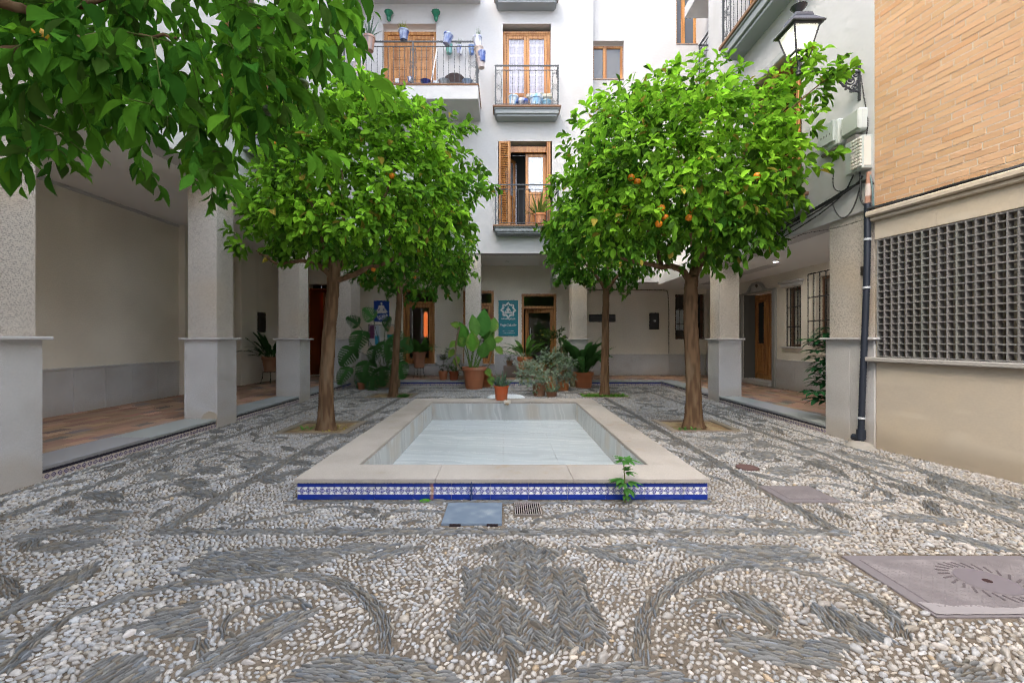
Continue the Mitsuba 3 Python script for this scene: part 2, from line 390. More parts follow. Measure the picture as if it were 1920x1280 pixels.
def risers(fixed, a0, a1, face):
    n = max(1, round((a1 - a0) / .2)); e = np.linspace(a0, a1, n + 1)
    for i in range(n):
        lo, hi = e[i] + .0012, e[i + 1] - .0012
        q = (fixed - .012, fixed + .012, lo, hi) if face == 'x' else (lo, hi, fixed - .012, fixed + .012)
        k = fast_key('riser_tile', AF); v, f, c = B().box(*q, -.02, .092, bev=.0015).arrays()
        scene[k] = ply((v, f), 'step_tile', smooth=True, color=c)
for y0, y1 in ((-.6, 3.3), (3.865, 6.21), (6.66, 8.71), (9.18, 11.66)): risers(-4.108, y0, y1, 'x')
for y0, y1 in ((5.83, 8.71), (9.18, 11.9)): risers(4.285, y0, y1, 'x')
risers(11.905, -4.07, 4.26, 'y')

# ================================================================== BUILDINGS
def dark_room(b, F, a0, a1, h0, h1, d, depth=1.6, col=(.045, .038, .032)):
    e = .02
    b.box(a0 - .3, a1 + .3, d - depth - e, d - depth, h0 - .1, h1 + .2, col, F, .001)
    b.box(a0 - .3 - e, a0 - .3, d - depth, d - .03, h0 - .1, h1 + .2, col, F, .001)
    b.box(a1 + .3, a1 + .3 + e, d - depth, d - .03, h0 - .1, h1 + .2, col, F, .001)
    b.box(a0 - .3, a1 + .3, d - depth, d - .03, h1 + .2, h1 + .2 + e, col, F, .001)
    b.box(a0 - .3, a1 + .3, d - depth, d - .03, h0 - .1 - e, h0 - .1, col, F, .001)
def bars(b, F, a0, a1, h0, h1, w, d0, d1, col=(.4, .2, .08), bot=None, bev=.006):
    bo = w if bot is None else bot
    b.box(a0, a0 + w, d0, d1, h0, h1, col, F, bev); b.box(a1 - w, a1, d0, d1, h0, h1, col, F, bev)
    b.box(a0 + w + .0005, a1 - w - .0005, d0, d1 - .001, h1 - w, h1, col, F, bev)
    if bo: b.box(a0 + w + .0005, a1 - w - .0005, d0, d1 - .001, h0, h0 + bo, col, F, bev)
def pane(F, a0, a1, h0, h1, d, parent, mat='pane'):
    v = F([(a0, d, h0), (a1, d, h0), (a1, d, h1), (a0, d, h1)])
    return put('pane', B().quad(v if not F.flip else v[::-1]), mat, parent)
def curtain(F, a0, a1, h0, h1, d, parent, col=(.47, .45, .55), lace=True):
    b = B(); n, m = 60, 60
    a = np.linspace(a0, a1, n); h = np.linspace(h0, h1, m); A, H = np.meshgrid(a, h)
    Dp = d + .012 * np.sin((A - a0) * 55) + .004 * np.sin((A - a0) * 140)
    v = F(np.stack([A, Dp, H], -1).reshape(-1, 3))
    i, j = np.meshgrid(np.arange(m - 1), np.arange(n - 1), indexing='ij'); q = (i * n + j).ravel()
    f = np.vstack([np.stack([q, q + 1, q + n + 1], 1), np.stack([q, q + n + 1, q + n], 1)])
    c = np.broadcast_to(np.asarray(col, float), (m, n, 3)).copy()
    if lace:
        U = ((A - a0) / (a1 - a0)) * 2 % 1; V = ((H - h0) / .27) % 1
        fr = (abs(U - .5) < .36) & (abs(V - .5) < .38); fi = (abs(U - .5) < .26) & (abs(V - .5) < .27)
        c[fr & ~fi] *= .62; c[fi] *= .85
    return put('curtain', b.add(v, f, c.reshape(-1, 3)), 'matte', parent)
def glazed_leaf(w, F, a0, a1, h0, h1, d, panel=0.0, fw=.075, name='sash', mat='wood', glass=True, pm='pane'):
    b = B(); bars(b, F, a0, a1, h0, h1, fw, d - .045, d)
    if panel: b.box(a0 + fw, a1 - fw, d - .044, d - .003, h0 + panel - .05, h0 + panel + .03, F=F)
    s = put(name, b, mat, w)
    if glass: pane(F, a0 + fw - .004, a1 - fw + .004, h0 + (panel or fw), h1 - fw + .004, d - .022, w, pm)
    if panel:
        p = B(); p.box(a0 + fw, a1 - fw, d - .032, d - .018, h0 + fw, h0 + panel - .05, F=F, bev=.001)
        n = 3; e = np.linspace(a0 + fw + .01, a1 - fw - .01, n + 1)
        for i in range(n): p.box(e[i] + .006, e[i + 1] - .006, d - .03, d - .010, h0 + fw + .015, h0 + panel - .065, F=F, bev=.008)
        put('panel', p, mat, w)
def louvre(name, parent, O, U, N, w, h0, h1, mat='wood'):
    F = Fr(O, U, N); b = B(); bars(b, F, 0, w, h0, h1, .055, -.018, .018)
    n = int((h1 - h0 - .11) / .048)
    for i in range(n):
        z = h0 + .055 + (i + .5) * (h1 - h0 - .11) / n
        c = F([(w / 2, 0, z)])[0]; b.obox(c, F.u, F.n * .72 - np.array([0, 0, .70]), np.cross(F.u, F.n * .72 - np.array([0, 0, .70])), w / 2 - .05, .024, .004, bev=.001)
    return put(name, b, mat, parent)
def spiral(c, u, w, r0, turns, s=1, n=22):
    t = np.linspace(0, 1, n); r = r0 * (1 - .8 * t); an = s * t * turns * 2 * np.pi
    return np.asarray(c) + (r * np.cos(an))[:, None] * np.asarray(u) + (r * np.sin(an))[:, None] * np.asarray(w)
def railing(bal, F, a0, a1, d, h0, h1, nb, dback=0.02, scroll=(), left=True, right=True, posts=()):
    """guard rail in front (at distance d) with returns to the wall"""
    col = IRON
    segs = [((a0, d), (a1, d))] + ([((a0, d), (a0, dback))] if left else []) + ([((a1, d), (a1, dback))] if right else [])
    for (p, q) in segs:
        A, Bq = np.array([p[0], p[1]]), np.array([q[0], q[1]]); L = np.linalg.norm(Bq - A)
        ends = lambda h: F([(A[0], A[1], h), (Bq[0], Bq[1], h)])
        for h, r, nm in ((h1, .019, 'handrail'), (h1 - .12, .010, 'rail'), (h0 + .05, .010, 'rail')):
            e = ends(h); dirn = e[1] - e[0]
            put(nm, B().obox((e[0] + e[1]) / 2, dirn, [0, 0, 1], np.cross(dirn, [0, 0, 1]), L / 2 + (.02 if nm == 'handrail' else 0), r * .8, r, col, .004), 'satin', bal)
        n = nb if p[1] == q[1] else max(2, int(L / .13))
        for i in range(1, n):
            t = A + (Bq - A) * i / n; e = F([(t[0], t[1], h0 + .05), (t[0], t[1], h1 - .12)])
            k = fast_key('baluster', bal); v, f, c = B().tube(e, .0068, col, 6).arrays(); scene[k] = ply((v, f), 'satin', smooth=True, color=c)
    for a in (a0, a1, *posts):
        e = F([(a, d, h0), (a, d, h1)]); put('post', B().obox((e[0] + e[1]) / 2, F.u, F.n, [0, 0, 1], .017, .017, (h1 - h0) / 2, col, .003), 'satin', bal)
    for a in scroll:
        b = B(); mid = (h0 + .05 + h1 - .12) / 2; H = (h1 - .12 - h0 - .05)
        for sx in (-1, 1):
            for sz in (-1, 1):
                c = F([(a + sx * .045, d, mid + sz * .055)])[0]
                b.tube(spiral(c, -sx * F.u, np.array([0, 0, -sz * 1.0]), .048, 1.35), .0055, col, 5)
                e = F([(a + sx * .09, d, mid + sz * .05), (a + sx * .075, d, mid + sz * H * .28), (a + sx * .02, d, mid + sz * H * .42)])
                b.tube(e, .005, col, 5)
                c2 = F([(a + sx * .03, d, mid + sz * H * .43)])[0]; b.tube(spiral(c2, sx * F.u, np.array([0, 0, -sz * 1.0]), .03, 1.2), .005, col, 5)
        put('scroll', b, 'satin', bal)
def moulded_slab(bld, F, a0, a1, depth, h1, h, col=(.33, .35, .37), name='balconette'):
    b = B(); n = 4
    steps = [(0, .22, 1.0), (.22, .34, .93), (.34, .78, .86), (.78, 1.0, .76)]
    for t0, t1, s in steps:
        e = depth * (1 - s); c = (.27, .17, .12) if t0 == 0 else col
        b.box(a0 + e, a1 - e, -.02, depth * s, h1 - t1 * h + .0005, h1 - t0 * h, c, F, .010)
    return put(name, b, 'coarse', bld)

# ---------------------------------------------------------------- back building
BK = thing('apartment_building', 'white apartment facade across the back of the courtyard with balconies and wooden doors', 'building')
yb = lambda py, D=11.9: Z(py, D)
wA = (-3.32, -1.86, 7.56, 9.84)            # balcony door
wB = (X(943, 11.9), X(1033, 11.9), 7.45, 9.84)
wC = (X(934, 11.9), X(1035, 11.9), 4.30, 6.65)
b = B(); wall(b, FB, -4.4, 2.41, 3.60, 13.2, [wA, wB, wC], .32)
put('wall', b, 'stucco', BK)
wD = (X(1110, 12.2), X(1170, 12.2), Z(148, 12.2), Z(77, 12.2))
wE = (X(1268, 12.2), X(1309, 12.2), Z(82, 12.2), Z(-25, 12.2))
b = B(); wall(b, FR, 2.2, 6.7, 2.86, 13.2, [wD, wE], .32); wall(b, FR, 1.57, 2.2, 2.86, 3.9, [], .32)
put('wall', b, 'stucco', BK)
b = B(); b.box(-7.0, 1.57, 12.0, 14.3, 3.601, 3.9, (.84, .84, .835), bev=.001); b.box(1.57, 6.7, 12.22, 14.3, 2.862, 3.2, (.84, .84, .835), bev=.001); b.box(1.45, 1.57, 12.1, 14.0, 2.85, 3.7, (.84, .84, .835), bev=.001)
put('soffit', b, 'coarse', BK)
dA = (X(978, 13.9), X(1043, 13.9), STEP, 2.71); dB = (-1.31, -.34, .49, 2.81); dC = (X(756, 13.9), X(815, 13.9), .49, 2.86); dO = (-6.22, -5.05, STEP, 3.02)
wG = (X(1266, 13.9), 6.36, 1.27, 2.70)
b = B(); wall(b, FW, -6.9, 6.6, STEP - .05, 3.7, [dA, dB, dC, dO, wG], .3)
put('rear_wall', b, 'roughcast', BK)
# granite dado of separate slabs along the rear wall
def dado(bld, F, spans, h0=STEP, h1=.775, L=.62):
    for a0, a1 in spans:
        n = max(1, round((a1 - a0) / L)); e = np.linspace(a0, a1, n + 1)
        for i in range(n): put('dado_slab', B().box(e[i] + .0015, e[i + 1] - .0015, -.01, .022 + rng.uniform(0, .002), h0, h1, F=F, bev=.003), 'granite', bld)
        put('dado_trim', B().box(a0, a1, -.01, .036, h1, h1 + .022, F=F, bev=.004), 'granite', bld)
dado(BK, FW, [(-5.0, -3.28), (-2.16, -1.36), (-.30, .50), (1.69, 6.36)])
dado(BK, FW, [(-3.28, -2.16), (-1.36, -.30)], h1=.465)
# doors and windows of the rear wall
def shop_window(q, name='window', ajar=False, transom=True):
    a0, a1, h0, h1 = q; b = B(); bars(b, FW, a0, a1, h0, h1, .075, -.14, .015)
    tz = h1 - .42
    if transom: b.box(a0 + .075, a1 - .075, -.13, .010, tz - .05, tz + .03, F=FW)
    w = put(name, b, 'wood', BK)
    if transom: pane(FW, a0 + .07, a1 - .07, tz + .03, h1 - .07, -.06, w)
    la0, la1, lh1 = a0 + .08, a1 - .08, tz - .055
    if not ajar:
        glazed_leaf(w, FW, la0, la1, h0 + .07, lh1, -.03, 0, .11)
    else:
        F2 = Fr(FW([(la1, -.03, 0)])[0], (-math.cos(.30), math.sin(.30), 0), (-math.sin(.30), -math.cos(.30), 0))
        glazed_leaf(w, F2, 0, la1 - la0, h0 + .01, lh1, 0, .35, .12)
        e = F2([(la1 - la0 - .2, .05, h0 + .8), (la1 - la0 - .2, .05, h0 + 1.5)]); put('handle', B().tube(e, .014, (.6, .58, .55), 8), 'satin', w)
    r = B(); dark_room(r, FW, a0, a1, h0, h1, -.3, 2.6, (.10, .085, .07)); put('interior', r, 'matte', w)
    return w
wkA = shop_window(dA, 'door', True); wkB = shop_window(dB); wkC = shop_window(dC)
for q, w in ((dB, wkB), (dC, wkC)): put('sill', B().box(q[0] - .05, q[1] + .05, -.02, .07, q[2] - .028, q[2], (.5, .48, .45), FW, .006), 'granite', w)
# warm lamp-shade column seen through the left window
LMP = thing('paper_lamp', 'orange glowing paper lamp standing inside the left rear window', 'lamp')
c = FW([(dC[0] + .52, -1.1, 0)])[0]
scene[LMP + '__lamp_shade'] = ply(B().lathe([(.06, 0), (.07, .1), (.07, .75), (.05, .85)], c + [0, 0, 1.35], (.8, .3, .05)).arrays()[:2], 'matte', smooth=True)
scene[LMP + '__lamp_shade']['emitter'] = {'type': 'area', 'radiance': {'type': 'rgb', 'value': [.028, .0055, .001]}}
put('stem', B().tube([c + [0, 0, .1], c + [0, 0, 1.35]], .012, DARK, 6), 'satin', LMP)
# hanging white mobile in the transom of that window
MOB = thing('hanging_mobile', 'white hanging mobile of stacked discs in front of the left rear window', 'ornament')
mc = FW([(X(778, 13.6), .3, 0)])[0]; mc[1] = 13.6
for i in range(6): put('disc', B().lathe([(.001, -.012), (.075 - .006 * i, -.004), (.075 - .006 * i, .004), (.001, .012)], (mc[0] + .01 * (i % 2), 13.6, Z(566 - 9 * i, 13.6)), (.75, .76, .72), 14), 'gloss', MOB)
put('cord', B().tube([(mc[0], 13.6, 2.4), (mc[0], 13.6, 3.6)], .003, (.5, .5, .5), 5), 'matte', MOB)
# orange lit entrance on the far left
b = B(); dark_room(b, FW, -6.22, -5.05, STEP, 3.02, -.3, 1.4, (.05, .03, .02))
ent = put('entrance', b, 'matte', BK)
put('reveal', B().box(-6.24, -6.20, -1.5, -.02, STEP, 2.86, (.30, .075, .025), FW, .001), 'matte', ent); put('reveal', B().box(-6.22, -5.05, -1.5, .0, 2.86, 2.88, (.30, .075, .025), FW, .001), 'matte', ent)
b = B(); bars(b, FW, -6.10, -5.1, STEP, 2.84, .09, -.9, -.8); put('frame', b, 'wood', ent)
b = B(); b.box(-6.0, -5.2, -.88, -.84, STEP, 2.7, F=FW); bars(b, FW, -6.0, -5.2, STEP, 2.7, .14, -.84, -.80); b.box(-5.8, -5.4, -.85, -.815, .5, 1.1, F=FW); put('leaf', b, 'wood', ent)
scene[ent + '__ceiling_light'] = ply(B().box(-5.9, -5.4, -1.35, -.95, 2.80, 2.83, F=FW).arrays()[:2], 'matte')
scene[ent + '__ceiling_light']['emitter'] = {'type': 'area', 'radiance': {'type': 'rgb', 'value': [.045, .015, .005]}}
# grilled window at the right end of the rear wall
def grille(w, F, a0, a1, h0, h1, d, n, m, r=.008):
    for i in range(n + 1):
        a = a0 + (a1 - a0) * i / n; put('bar', B().tube(F([(a, d, h0), (a, d, h1)]), r, DARK, 6), 'satin', w)
    for h in np.linspace(h0, h1, m + 1): put('crossbar', B().obox(F([((a0 + a1) / 2, d, h)])[0], F.u, F.n, [0, 0, 1], abs(a1 - a0) / 2 + .01, .004, .012, DARK, .002), 'satin', w)
a0, a1, h0, h1 = wG; b = B(); bars(b, FW, a0, a1, h0, h1, .07, -.2, -.12, (.1, .05, .03)); w = put('window', b, 'satin', BK)
pane(FW, a0 + .06, a1 - .06, h0 + .06, h1 - .06, -.16, w); r = B(); dark_room(r, FW, a0, a1, h0, h1, -.3, .9); put('interior', r, 'matte', w)
curtain(FW, a0 + .1, a0 + .42, h0 + .3, h1 - .45, -.26, w, (.62, .68, .72), False); grille(w, FW, a0 + .03, a1 - .03, h0 + .02, h1 - .02, -.03, 7, 3)
# --- upper windows
def french(q, F, bld, rec=.17, leaves=2, panel=.55, wood='wood', name='window'):
    a0, a1, h0, h1 = q; b = B(); bars(b, F, a0, a1, h0, h1 - .12, .085, -rec - .08, -rec, bot=.03)
    b.box(a0, a1, -rec - .07, -rec + .02, h1 - .16, h1 - .10, F=F)
    w = put(name, b, wood, bld); e = np.linspace(a0 + .09, a1 - .09, leaves + 1)
    for i in range(leaves): glazed_leaf(w, F, e[i] + .003, e[i + 1] - .003, h0 + .03, h1 - .21, -rec - .01, panel)
    r = B(); dark_room(r, F, a0, a1, h0, h1, -.32, .7, (.08, .075, .075)); put('interior', r, 'matte', w)
    return w
w = french(wB, FB, BK)
m_ = (wB[0] + wB[1]) / 2
curtain(FB, wB[0] + .16, m_ - .07, wB[2] + .6, wB[3] - .28, -.235, w); curtain(FB, m_ + .07, wB[1] - .16, wB[2] + .6, wB[3] - .28, -.235, w)
# solid two-leaf balcony door
a0, a1, h0, h1 = wA; b = B(); bars(b, FB, a0, a1, h0, h1 - .1, .09, -.24, -.16, bot=0); w = put('door', b, 'wood', BK)
for i in range(2):
    x0 = a0 + .095 + i * (a1 - a0 - .19) / 2; x1 = x0 + (a1 - a0 - .19) / 2 - .006
    b = B(); b.box(x0, x1, -.23, -.20, h0, h1 - .2, F=FB); bars(b, FB, x0, x1, h0, h1 - .2, .10, -.20, -.185)
    for z in np.linspace(h0 + .1, h1 - .3, 8)[1:-1]: b.box(x0 + .1, x1 - .1, -.20, -.188, z - .02, z + .02, F=FB)
    for z in np.linspace(h0 + .1, h1 - .3, 8)[:-1]: b.box(x0 + .13, x1 - .13, -.20, -.192, z + .045, z + .22, F=FB, bev=.008)
    put('leaf', b, 'wood', w)
put('notice', B().box(a0 + .30, a0 + .40, -.184, -.181, 8.35, 8.47, (.75, .76, .78), FB, .0005), 'matte', w)
# lower french window: shutters, one leaf pushed open, the other mirroring the sky
a0, a1, h0, h1 = wC; b = B(); bars(b, FB, a0 + .06, a1 - .06, h0, h1 - .1, .08, -.25, -.17, bot=.03); w = put('window', b, 'wood', BK)
b = B(); b.box(a0 + .04, a1 - .04, -.16, -.10, h1 - .26, h1 - .1, F=FB); put('shutter_head', b, 'wood', w)
louvre('shutter', w, FB([(a0 + .02, .02, 0)])[0], (1, -.12, 0), (-.12, -1, 0), .30, h0 + .02, h1 - .02)
put('shutter_stile', B().box(a0 + .305, a0 + .335, -.06, .045, h0 + .02, h1 - .03, F=FB), 'wood', w)
for q0, q1 in ((a1 - .145, a1 - .100), (a1 - .095, a1 - .045)): put('shutter_stile', B().box(q0, q1, -.12, .03, h0 + .02, h1 - .03, F=FB), 'wood', w)
m_ = (a0 + a1) / 2 + .02
glazed_leaf(w, FB, m_, a1 - .145, h0 + .03, h1 - .27, -.18, .98, .085, pm='coated_pane')
pb = B(); v = FB([(m_ + .08, -.199, h0 + 1.0), (a1 - .225, -.199, h0 + 1.0), (a1 - .225, -.199, h1 - .35), (m_ + .08, -.199, h1 - .35)]); pb.quad(v, (.03, .035, .04))
F2 = Fr(FB([(a0 + .145, -.2, 0)])[0], (math.cos(.95), math.sin(.95), 0), (math.sin(.95), -math.cos(.95), 0))
glazed_leaf(w, F2, 0, m_ - a0 - .15, h0 + .03, h1 - .27, 0, .98, .085, pm='coated_pane')
r = B(); dark_room(r, FB, a0, a1, h0, h1, -.32, 1.1, (.10, .10, .105)); put('interior', r, 'matte', w)
curtain(FB, a0 + .2, a0 + .52, h0 + .1, h1 - .3, -.75, w, (.66, .68, .72), False)
# small frosted window
def small_window(q, F, bld, glass=(.16, .17, .19)):
    a0, a1, h0, h1 = q; b = B(); bars(b, F, a0 + .01, a1 - .005, h0, h1 - .06, .065, -.2, -.13); mm = (a0 + a1) / 2 - .06; b.box(mm - .05, mm + .05, -.19, -.125, h0 + .06, h1 - .12, F=F)
    w = put('window', b, 'wood', bld)
    n = 26; A, H = np.meshgrid(np.linspace(a0 + .06, a1 - .06, n), np.linspace(h0 + .05, h1 - .1, n)); pts = np.stack([A, -.17 + .006 * meshkit.noise(np.stack([A * 45, H * 45, A * 0], -1)), H], -1).reshape(-1, 3)
    i, j = np.meshgrid(np.arange(n - 1), np.arange(n - 1), indexing='ij'); qq = (i * n + j).ravel()
    put('pane', B().add(F(pts), np.vstack([np.stack([qq, qq + 1, qq + n + 1], 1), np.stack([qq, qq + n + 1, qq + n], 1)]), glass), 'gloss', w)
    put('sill', B().box(a0, a1, -.2, .02, h0 - .03, h0 - .002, (.42, .30, .24), F, .005), 'coarse', w)
    return w
small_window(wD, FR, BK); small_window(wE, FR, BK, (.10, .115, .14))
# --- balconies of the back building
bal = put('balcony', B().box(-4.05, -.65, -.02, 1.10, 7.19, 7.535, (.74, .72, .69), FB, .01), 'stucco', BK)
put('edge_tile', B().box(-4.05, -.63, -.02, 1.12, 7.535, 7.56, (.36, .20, .13), FB, .006), 'coarse', bal)
railing(bal, FB, -3.98, -.70, 1.05, 7.56, 8.64, 24, scroll=(-2.27, -.80), left=False, posts=(-2.27,))
bal2 = put('balcony', B().box(-4.05, -.65, -.02, 1.10, 10.38, 10.72, (.74, .72, .69), FB, .01), 'stucco', BK)
for a0, a1, zt, zb in ((X(924, 11.5), X(1052, 11.5), Z(197, 11.5), Z(217, 11.55)), (X(924, 11.5), X(1052, 11.5), Z(421, 11.5), Z(437, 11.55))):
    m = moulded_slab(BK, FB, a0, a1, .42, zt, zt - zb)
    railing(m, FB, a0 + .07, a1 - .07, .35, zt, zt + 1.06, 11, scroll=(a0 + .15, a1 - .15))
moulded_slab(BK, FB, X(926, 11.5), X(1050, 11.5), .42, Z(0, 11.5) + .28, .28)
# CCTV-like plate on pillar etc come later

def pillar(bld, x0, x1, y0, y1, top, name='pillar', split=None, ov=.05):
    k = put(name, B().box(x0 + .03, x1 - .03, y0 + .03, y1 - .03, EYE + .03, top), 'pebbledash', bld)
    cuts = split or ()
    e = [y0, *cuts, y1]
    for i in range(len(e) - 1): put('base_slab', B().box(x0, x0 + .03, e[i] + .0012, e[i + 1] - .0012, -.03, EYE - .002, bev=.003), 'granite', k); put('base_slab', B().box(x1 - .03, x1, e[i] + .0012, e[i + 1] - .0012, -.03, EYE - .002, bev=.003), 'granite', k)
    put('base_slab', B().box(x0 + .031, x1 - .031, y0 + .001, y0 + .031, -.03, EYE - .002, bev=.003), 'granite', k)
    put('base_core', B().box(x0 + .028, x1 - .028, y0 + .029, y1 - .002, -.03, EYE - .004), 'granite', k)
    put('cap', B().box(x0 - ov, x1 + ov, y0 - ov, y1 + ov, EYE, EYE + .030, bev=.005), 'granite', k)
    return k
pillar(BK, -1.10, -.62, 11.9, 12.38, 3.602); pillar(BK, 1.80, 2.28, 11.9, 12.38, 3.62)

# ---------------------------------------------------------------- left building
LB = thing('arcade_building', 'white building on the left side over an arcade of pebbledash pillars', 'building')
wL = (6.85, 7.95, 4.45, 6.75)
b = B(); wall(b, FLW, -6.0, 11.9, 3.60, 13.2, [wL], .35); put('wall', b, 'stucco', LB)
b = B(); b.box(-7.0, -4.1, -6, 12.0, 3.602, 3.95, (.84, .84, .835), bev=.001); put('soffit', b, 'coarse', LB)
b = B(); b.box(-7.0, -6.68, -6, 8.97, .08, 3.61); b.box(-7.0, -6.56, 8.97, 10.62, .08, 3.61); b.box(-7.0, -6.66, 10.62, 10.80, .08, 3.61); b.box(-7.0, -6.50, 10.80, 13.92, .08, 3.61)
put('rear_wall', b, 'roughcast', LB)
for e in (5.6, 6.15, 6.75, 7.29, 7.82, 8.39): pass
ed = [-1.2, -.4, .4, 1.2, 2.0, 2.8, 3.6, 4.3, 5.0, 5.6, 6.15, 6.75, 7.29, 7.82, 8.39, 8.95]
for i in range(len(ed) - 1): put('dado_slab', B().box(ed[i] + .002, ed[i + 1] - .002, -.01, .024 + rng.uniform(0, .002), STEP - .01, .79, F=FLI, bev=.003), 'granite', LB)
put('dado_trim', B().box(-1.2, 8.96, -.01, .042, .79, .825, F=FLI, bev=.006), 'granite', LB)
put('dado_trim', B().box(-1.2, 8.96, -.01, .024, 3.55, 3.60, F=FLI, bev=.003), 'granite', LB)
for nm, sp in (('l1', None), ('l2', None), ('l3', None), ('l4', None)):
    y0, y1 = PIL[nm]; pillar(LB, -4.55 if nm != 'l4' else -4.62, -4.08, y0, y1, 3.602, split=sp)
pillar(LB, -4.55, -4.08, .5, .96, 3.602)
patch_ = Polygon([(-4.30, .02), (-4.10, .01), (-4.083, .10), (-4.09, .19), (-4.13, .215), (-4.19, .235), (-4.26, .20), (-4.31, .11)]).buffer(.012).buffer(-.006)
put('mortar_patch', B().ext(patch_, -.002, .007, (.42, .36, .29), Fr((0, 6.21, 0), (1, 0, 0), (0, -1, 0))), 'coarse', LB)
a0, a1, h0, h1 = wL; b = B(); bars(b, FLW, a0, a1, h0, h1, .08, -.25, -.17); w = put('window', b, 'wood', LB)
r = B(); dark_room(r, FLW, a0, a1, h0, h1, -.35, .6); put('interior', r, 'matte', w); pane(FLW, a0 + .07, a1 - .07, h0, h1 - .07, -.21, w)
louvre('shutter', w, FLW([(a0 - .02, .03, 0)])[0], (0, -1, 0), (1, 0, 0), .55, h0, h1); louvre('shutter', w, FLW([(a1 + .02, .03, 0)])[0], (0, 1, 0), (1, 0, 0), .55, h0, h1)
m = moulded_slab(LB, FLW, a0 - .15, a1 + .15, .42, 4.45, .24); railing(m, FLW, a0 - .08, a1 + .08, .35, 4.45, 5.5, 10)

# ---------------------------------------------------------------- right wing
RB = thing('side_building', 'white wing on the right with a street lantern, meter boxes and a low arcade', 'building')
wR = (6.30, 7.45, 3.36, 5.42); wR2 = (6.20, 7.55, 6.58, 9.0)
b = B(); wall(b, FRW, 5.06, 9.18, 2.79, 13.2, [wR, wR2], .35); put('wall', b, 'stucco', RB)
b = B(); wall(b, FS, 9.0, 12.2, 2.79, 13.2, [(9.75, 10.75, 7.3, 9.5)], .3); b.box(4.3, 5.6, 9.0, 9.18, 2.8, 13.2, WHITE); put('wall', b, 'stucco', RB)
b = B(); b.box(4.62, 6.7, 5.0, 12.24, 2.792, 3.1, (.84, .84, .835), bev=.001); b.box(4.30, 4.62, 5.9, 8.72, 2.794, 3.1, (.84, .84, .835), bev=.001); b.box(4.30, 4.62, 9.17, 12.24, 2.794, 3.1, (.84, .84, .835), bev=.001)
put('soffit', b, 'coarse', RB)
doorR = (10.41, 11.71, STEP, 2.44); wR3 = (9.44, 9.98, 1.10, 2.42); wR4 = (7.9, 9.0, 1.2, 2.55)
b = B(); wall(b, FRI, 5.0, 13.95, .08, 2.85, [doorR, wR3, wR4], .35); put('rear_wall', b, 'roughcast', RB)
dado(RB, FRI, [(5.1, 10.28), (11.86, 13.88)])
pillar(RB, 4.27, 4.72, 8.71, 9.18, 2.796); pillar(RB, 4.28, 4.85, 5.06, 5.83, 2.796, split=(5.42,))
# carved door with stone surround
b = B(); b.box(doorR[0] - .13, doorR[0], -.02, .05, STEP, 2.44, (.36, .36, .35), FRI, .01); b.box(doorR[1], doorR[1] + .13, -.02, .05, STEP, 2.44, (.36, .36, .35), FRI, .01)
t = np.linspace(-1, 1, 41); top = 2.50 + .21 * np.exp(-(t / .42) ** 4) * (1 - .15 * t * t) - .03 * np.abs(t); A = 11.06 + t * .80
outer = Polygon(list(zip(A, top)) + [(11.86, 2.44), (10.26, 2.44)]).buffer(0); inner = Polygon(list(zip(11.06 + t * .70, top - .055)) + [(11.76, 2.475), (10.36, 2.475)]).buffer(0)
b.ext(outer, -.01, .022, (.52, .50, .46), FRI); b.ext(outer.difference(inner), .02, .06, (.34, .34, .33), FRI)
sur = put('doorway', b, 'coarse', RB)
put('number_plate', B().lathe([(.001, 0), (.05, 0), (.05, .012), (.001, .014)], FRI([(11.06, .024, 2.62)])[0], (.10, .08, .06), 16, axis=(-1, 0, 0)), 'gloss', sur)
b = B(); b.box(10.41, 10.44, -.33, -.01, STEP, 2.44, (.16, .16, .15), FRI); put('reveal', b, 'coarse', sur); b = B(); b.box(11.68, 11.71, -.33, -.01, STEP, 2.44, (.16, .16, .15), FRI); put('reveal', b, 'coarse', sur)
put('threshold', B().box(10.41, 11.71, -.33, .12, STEP, STEP + .11, (.5, .49, .46), FRI, .01), 'granite', sur)
b = B(); b.box(10.44, 11.68, -.34, -.29, STEP + .11, 2.43, F=FRI); put('leaf', b, 'wood', sur)
b = B()
for (x0, x1) in ((10.50, 11.02), (11.10, 11.62)):
    bars(b, FRI, x0, x1, .34, 2.36, .07, -.29, -.262)
    for h0, h1 in ((.44, .62), (.68, 1.02)): b.box(x0 + .1, x1 - .1, -.29, -.268, h0, h1, F=FRI, bev=.012)
    bars(b, FRI, x0 + .09, x1 - .09, 1.12, 2.26, .03, -.29, -.25)
put('moulding', b, 'wood', sur)
for x0, x1 in ((10.62, 10.90), (11.22, 11.50)): put('light', B().box(x0, x1, -.288, -.28, 1.16, 2.22, (.02, .022, .025), FRI, .001), 'gloss', sur)
# grilled windows of the right arcade
for (q, dd, hood) in ((wR3, .0, True), (wR4, .16, False)):
    a0, a1, h0, h1 = q; b = B(); bars(b, FRI, a0, a1, h0, h1, .05, -.2, -.14, (.16, .09, .05)); w = put('window', b, 'satin', RB)
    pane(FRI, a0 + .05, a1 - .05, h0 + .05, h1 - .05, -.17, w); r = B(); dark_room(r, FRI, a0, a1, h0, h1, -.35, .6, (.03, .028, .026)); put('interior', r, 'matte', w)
    grille(w, FRI, a0 + .03 - dd * .4, a1 - .03 + dd * .4, h0 - dd * .3, h1 + dd * .3, -.03 if not dd else .13, 4 if hood else 7, 3, .010)
    put('sill', B().box(a0 - .06, a1 + .06, -.1, .07, h0 - .035, h0 - .002, (.45, .44, .42), FRI, .006), 'granite', w)
    if hood:
        b = B(); b.box(a0 - .10, a1 + .12, -.02, .10, h1 + .10, h1 + .15, F=FRI, bev=.01); b.box(a0 - .06, a1 + .08, -.02, .06, h1 + .02, h1 + .10, F=FRI, bev=.012); put('hood', b, 'granite', w)
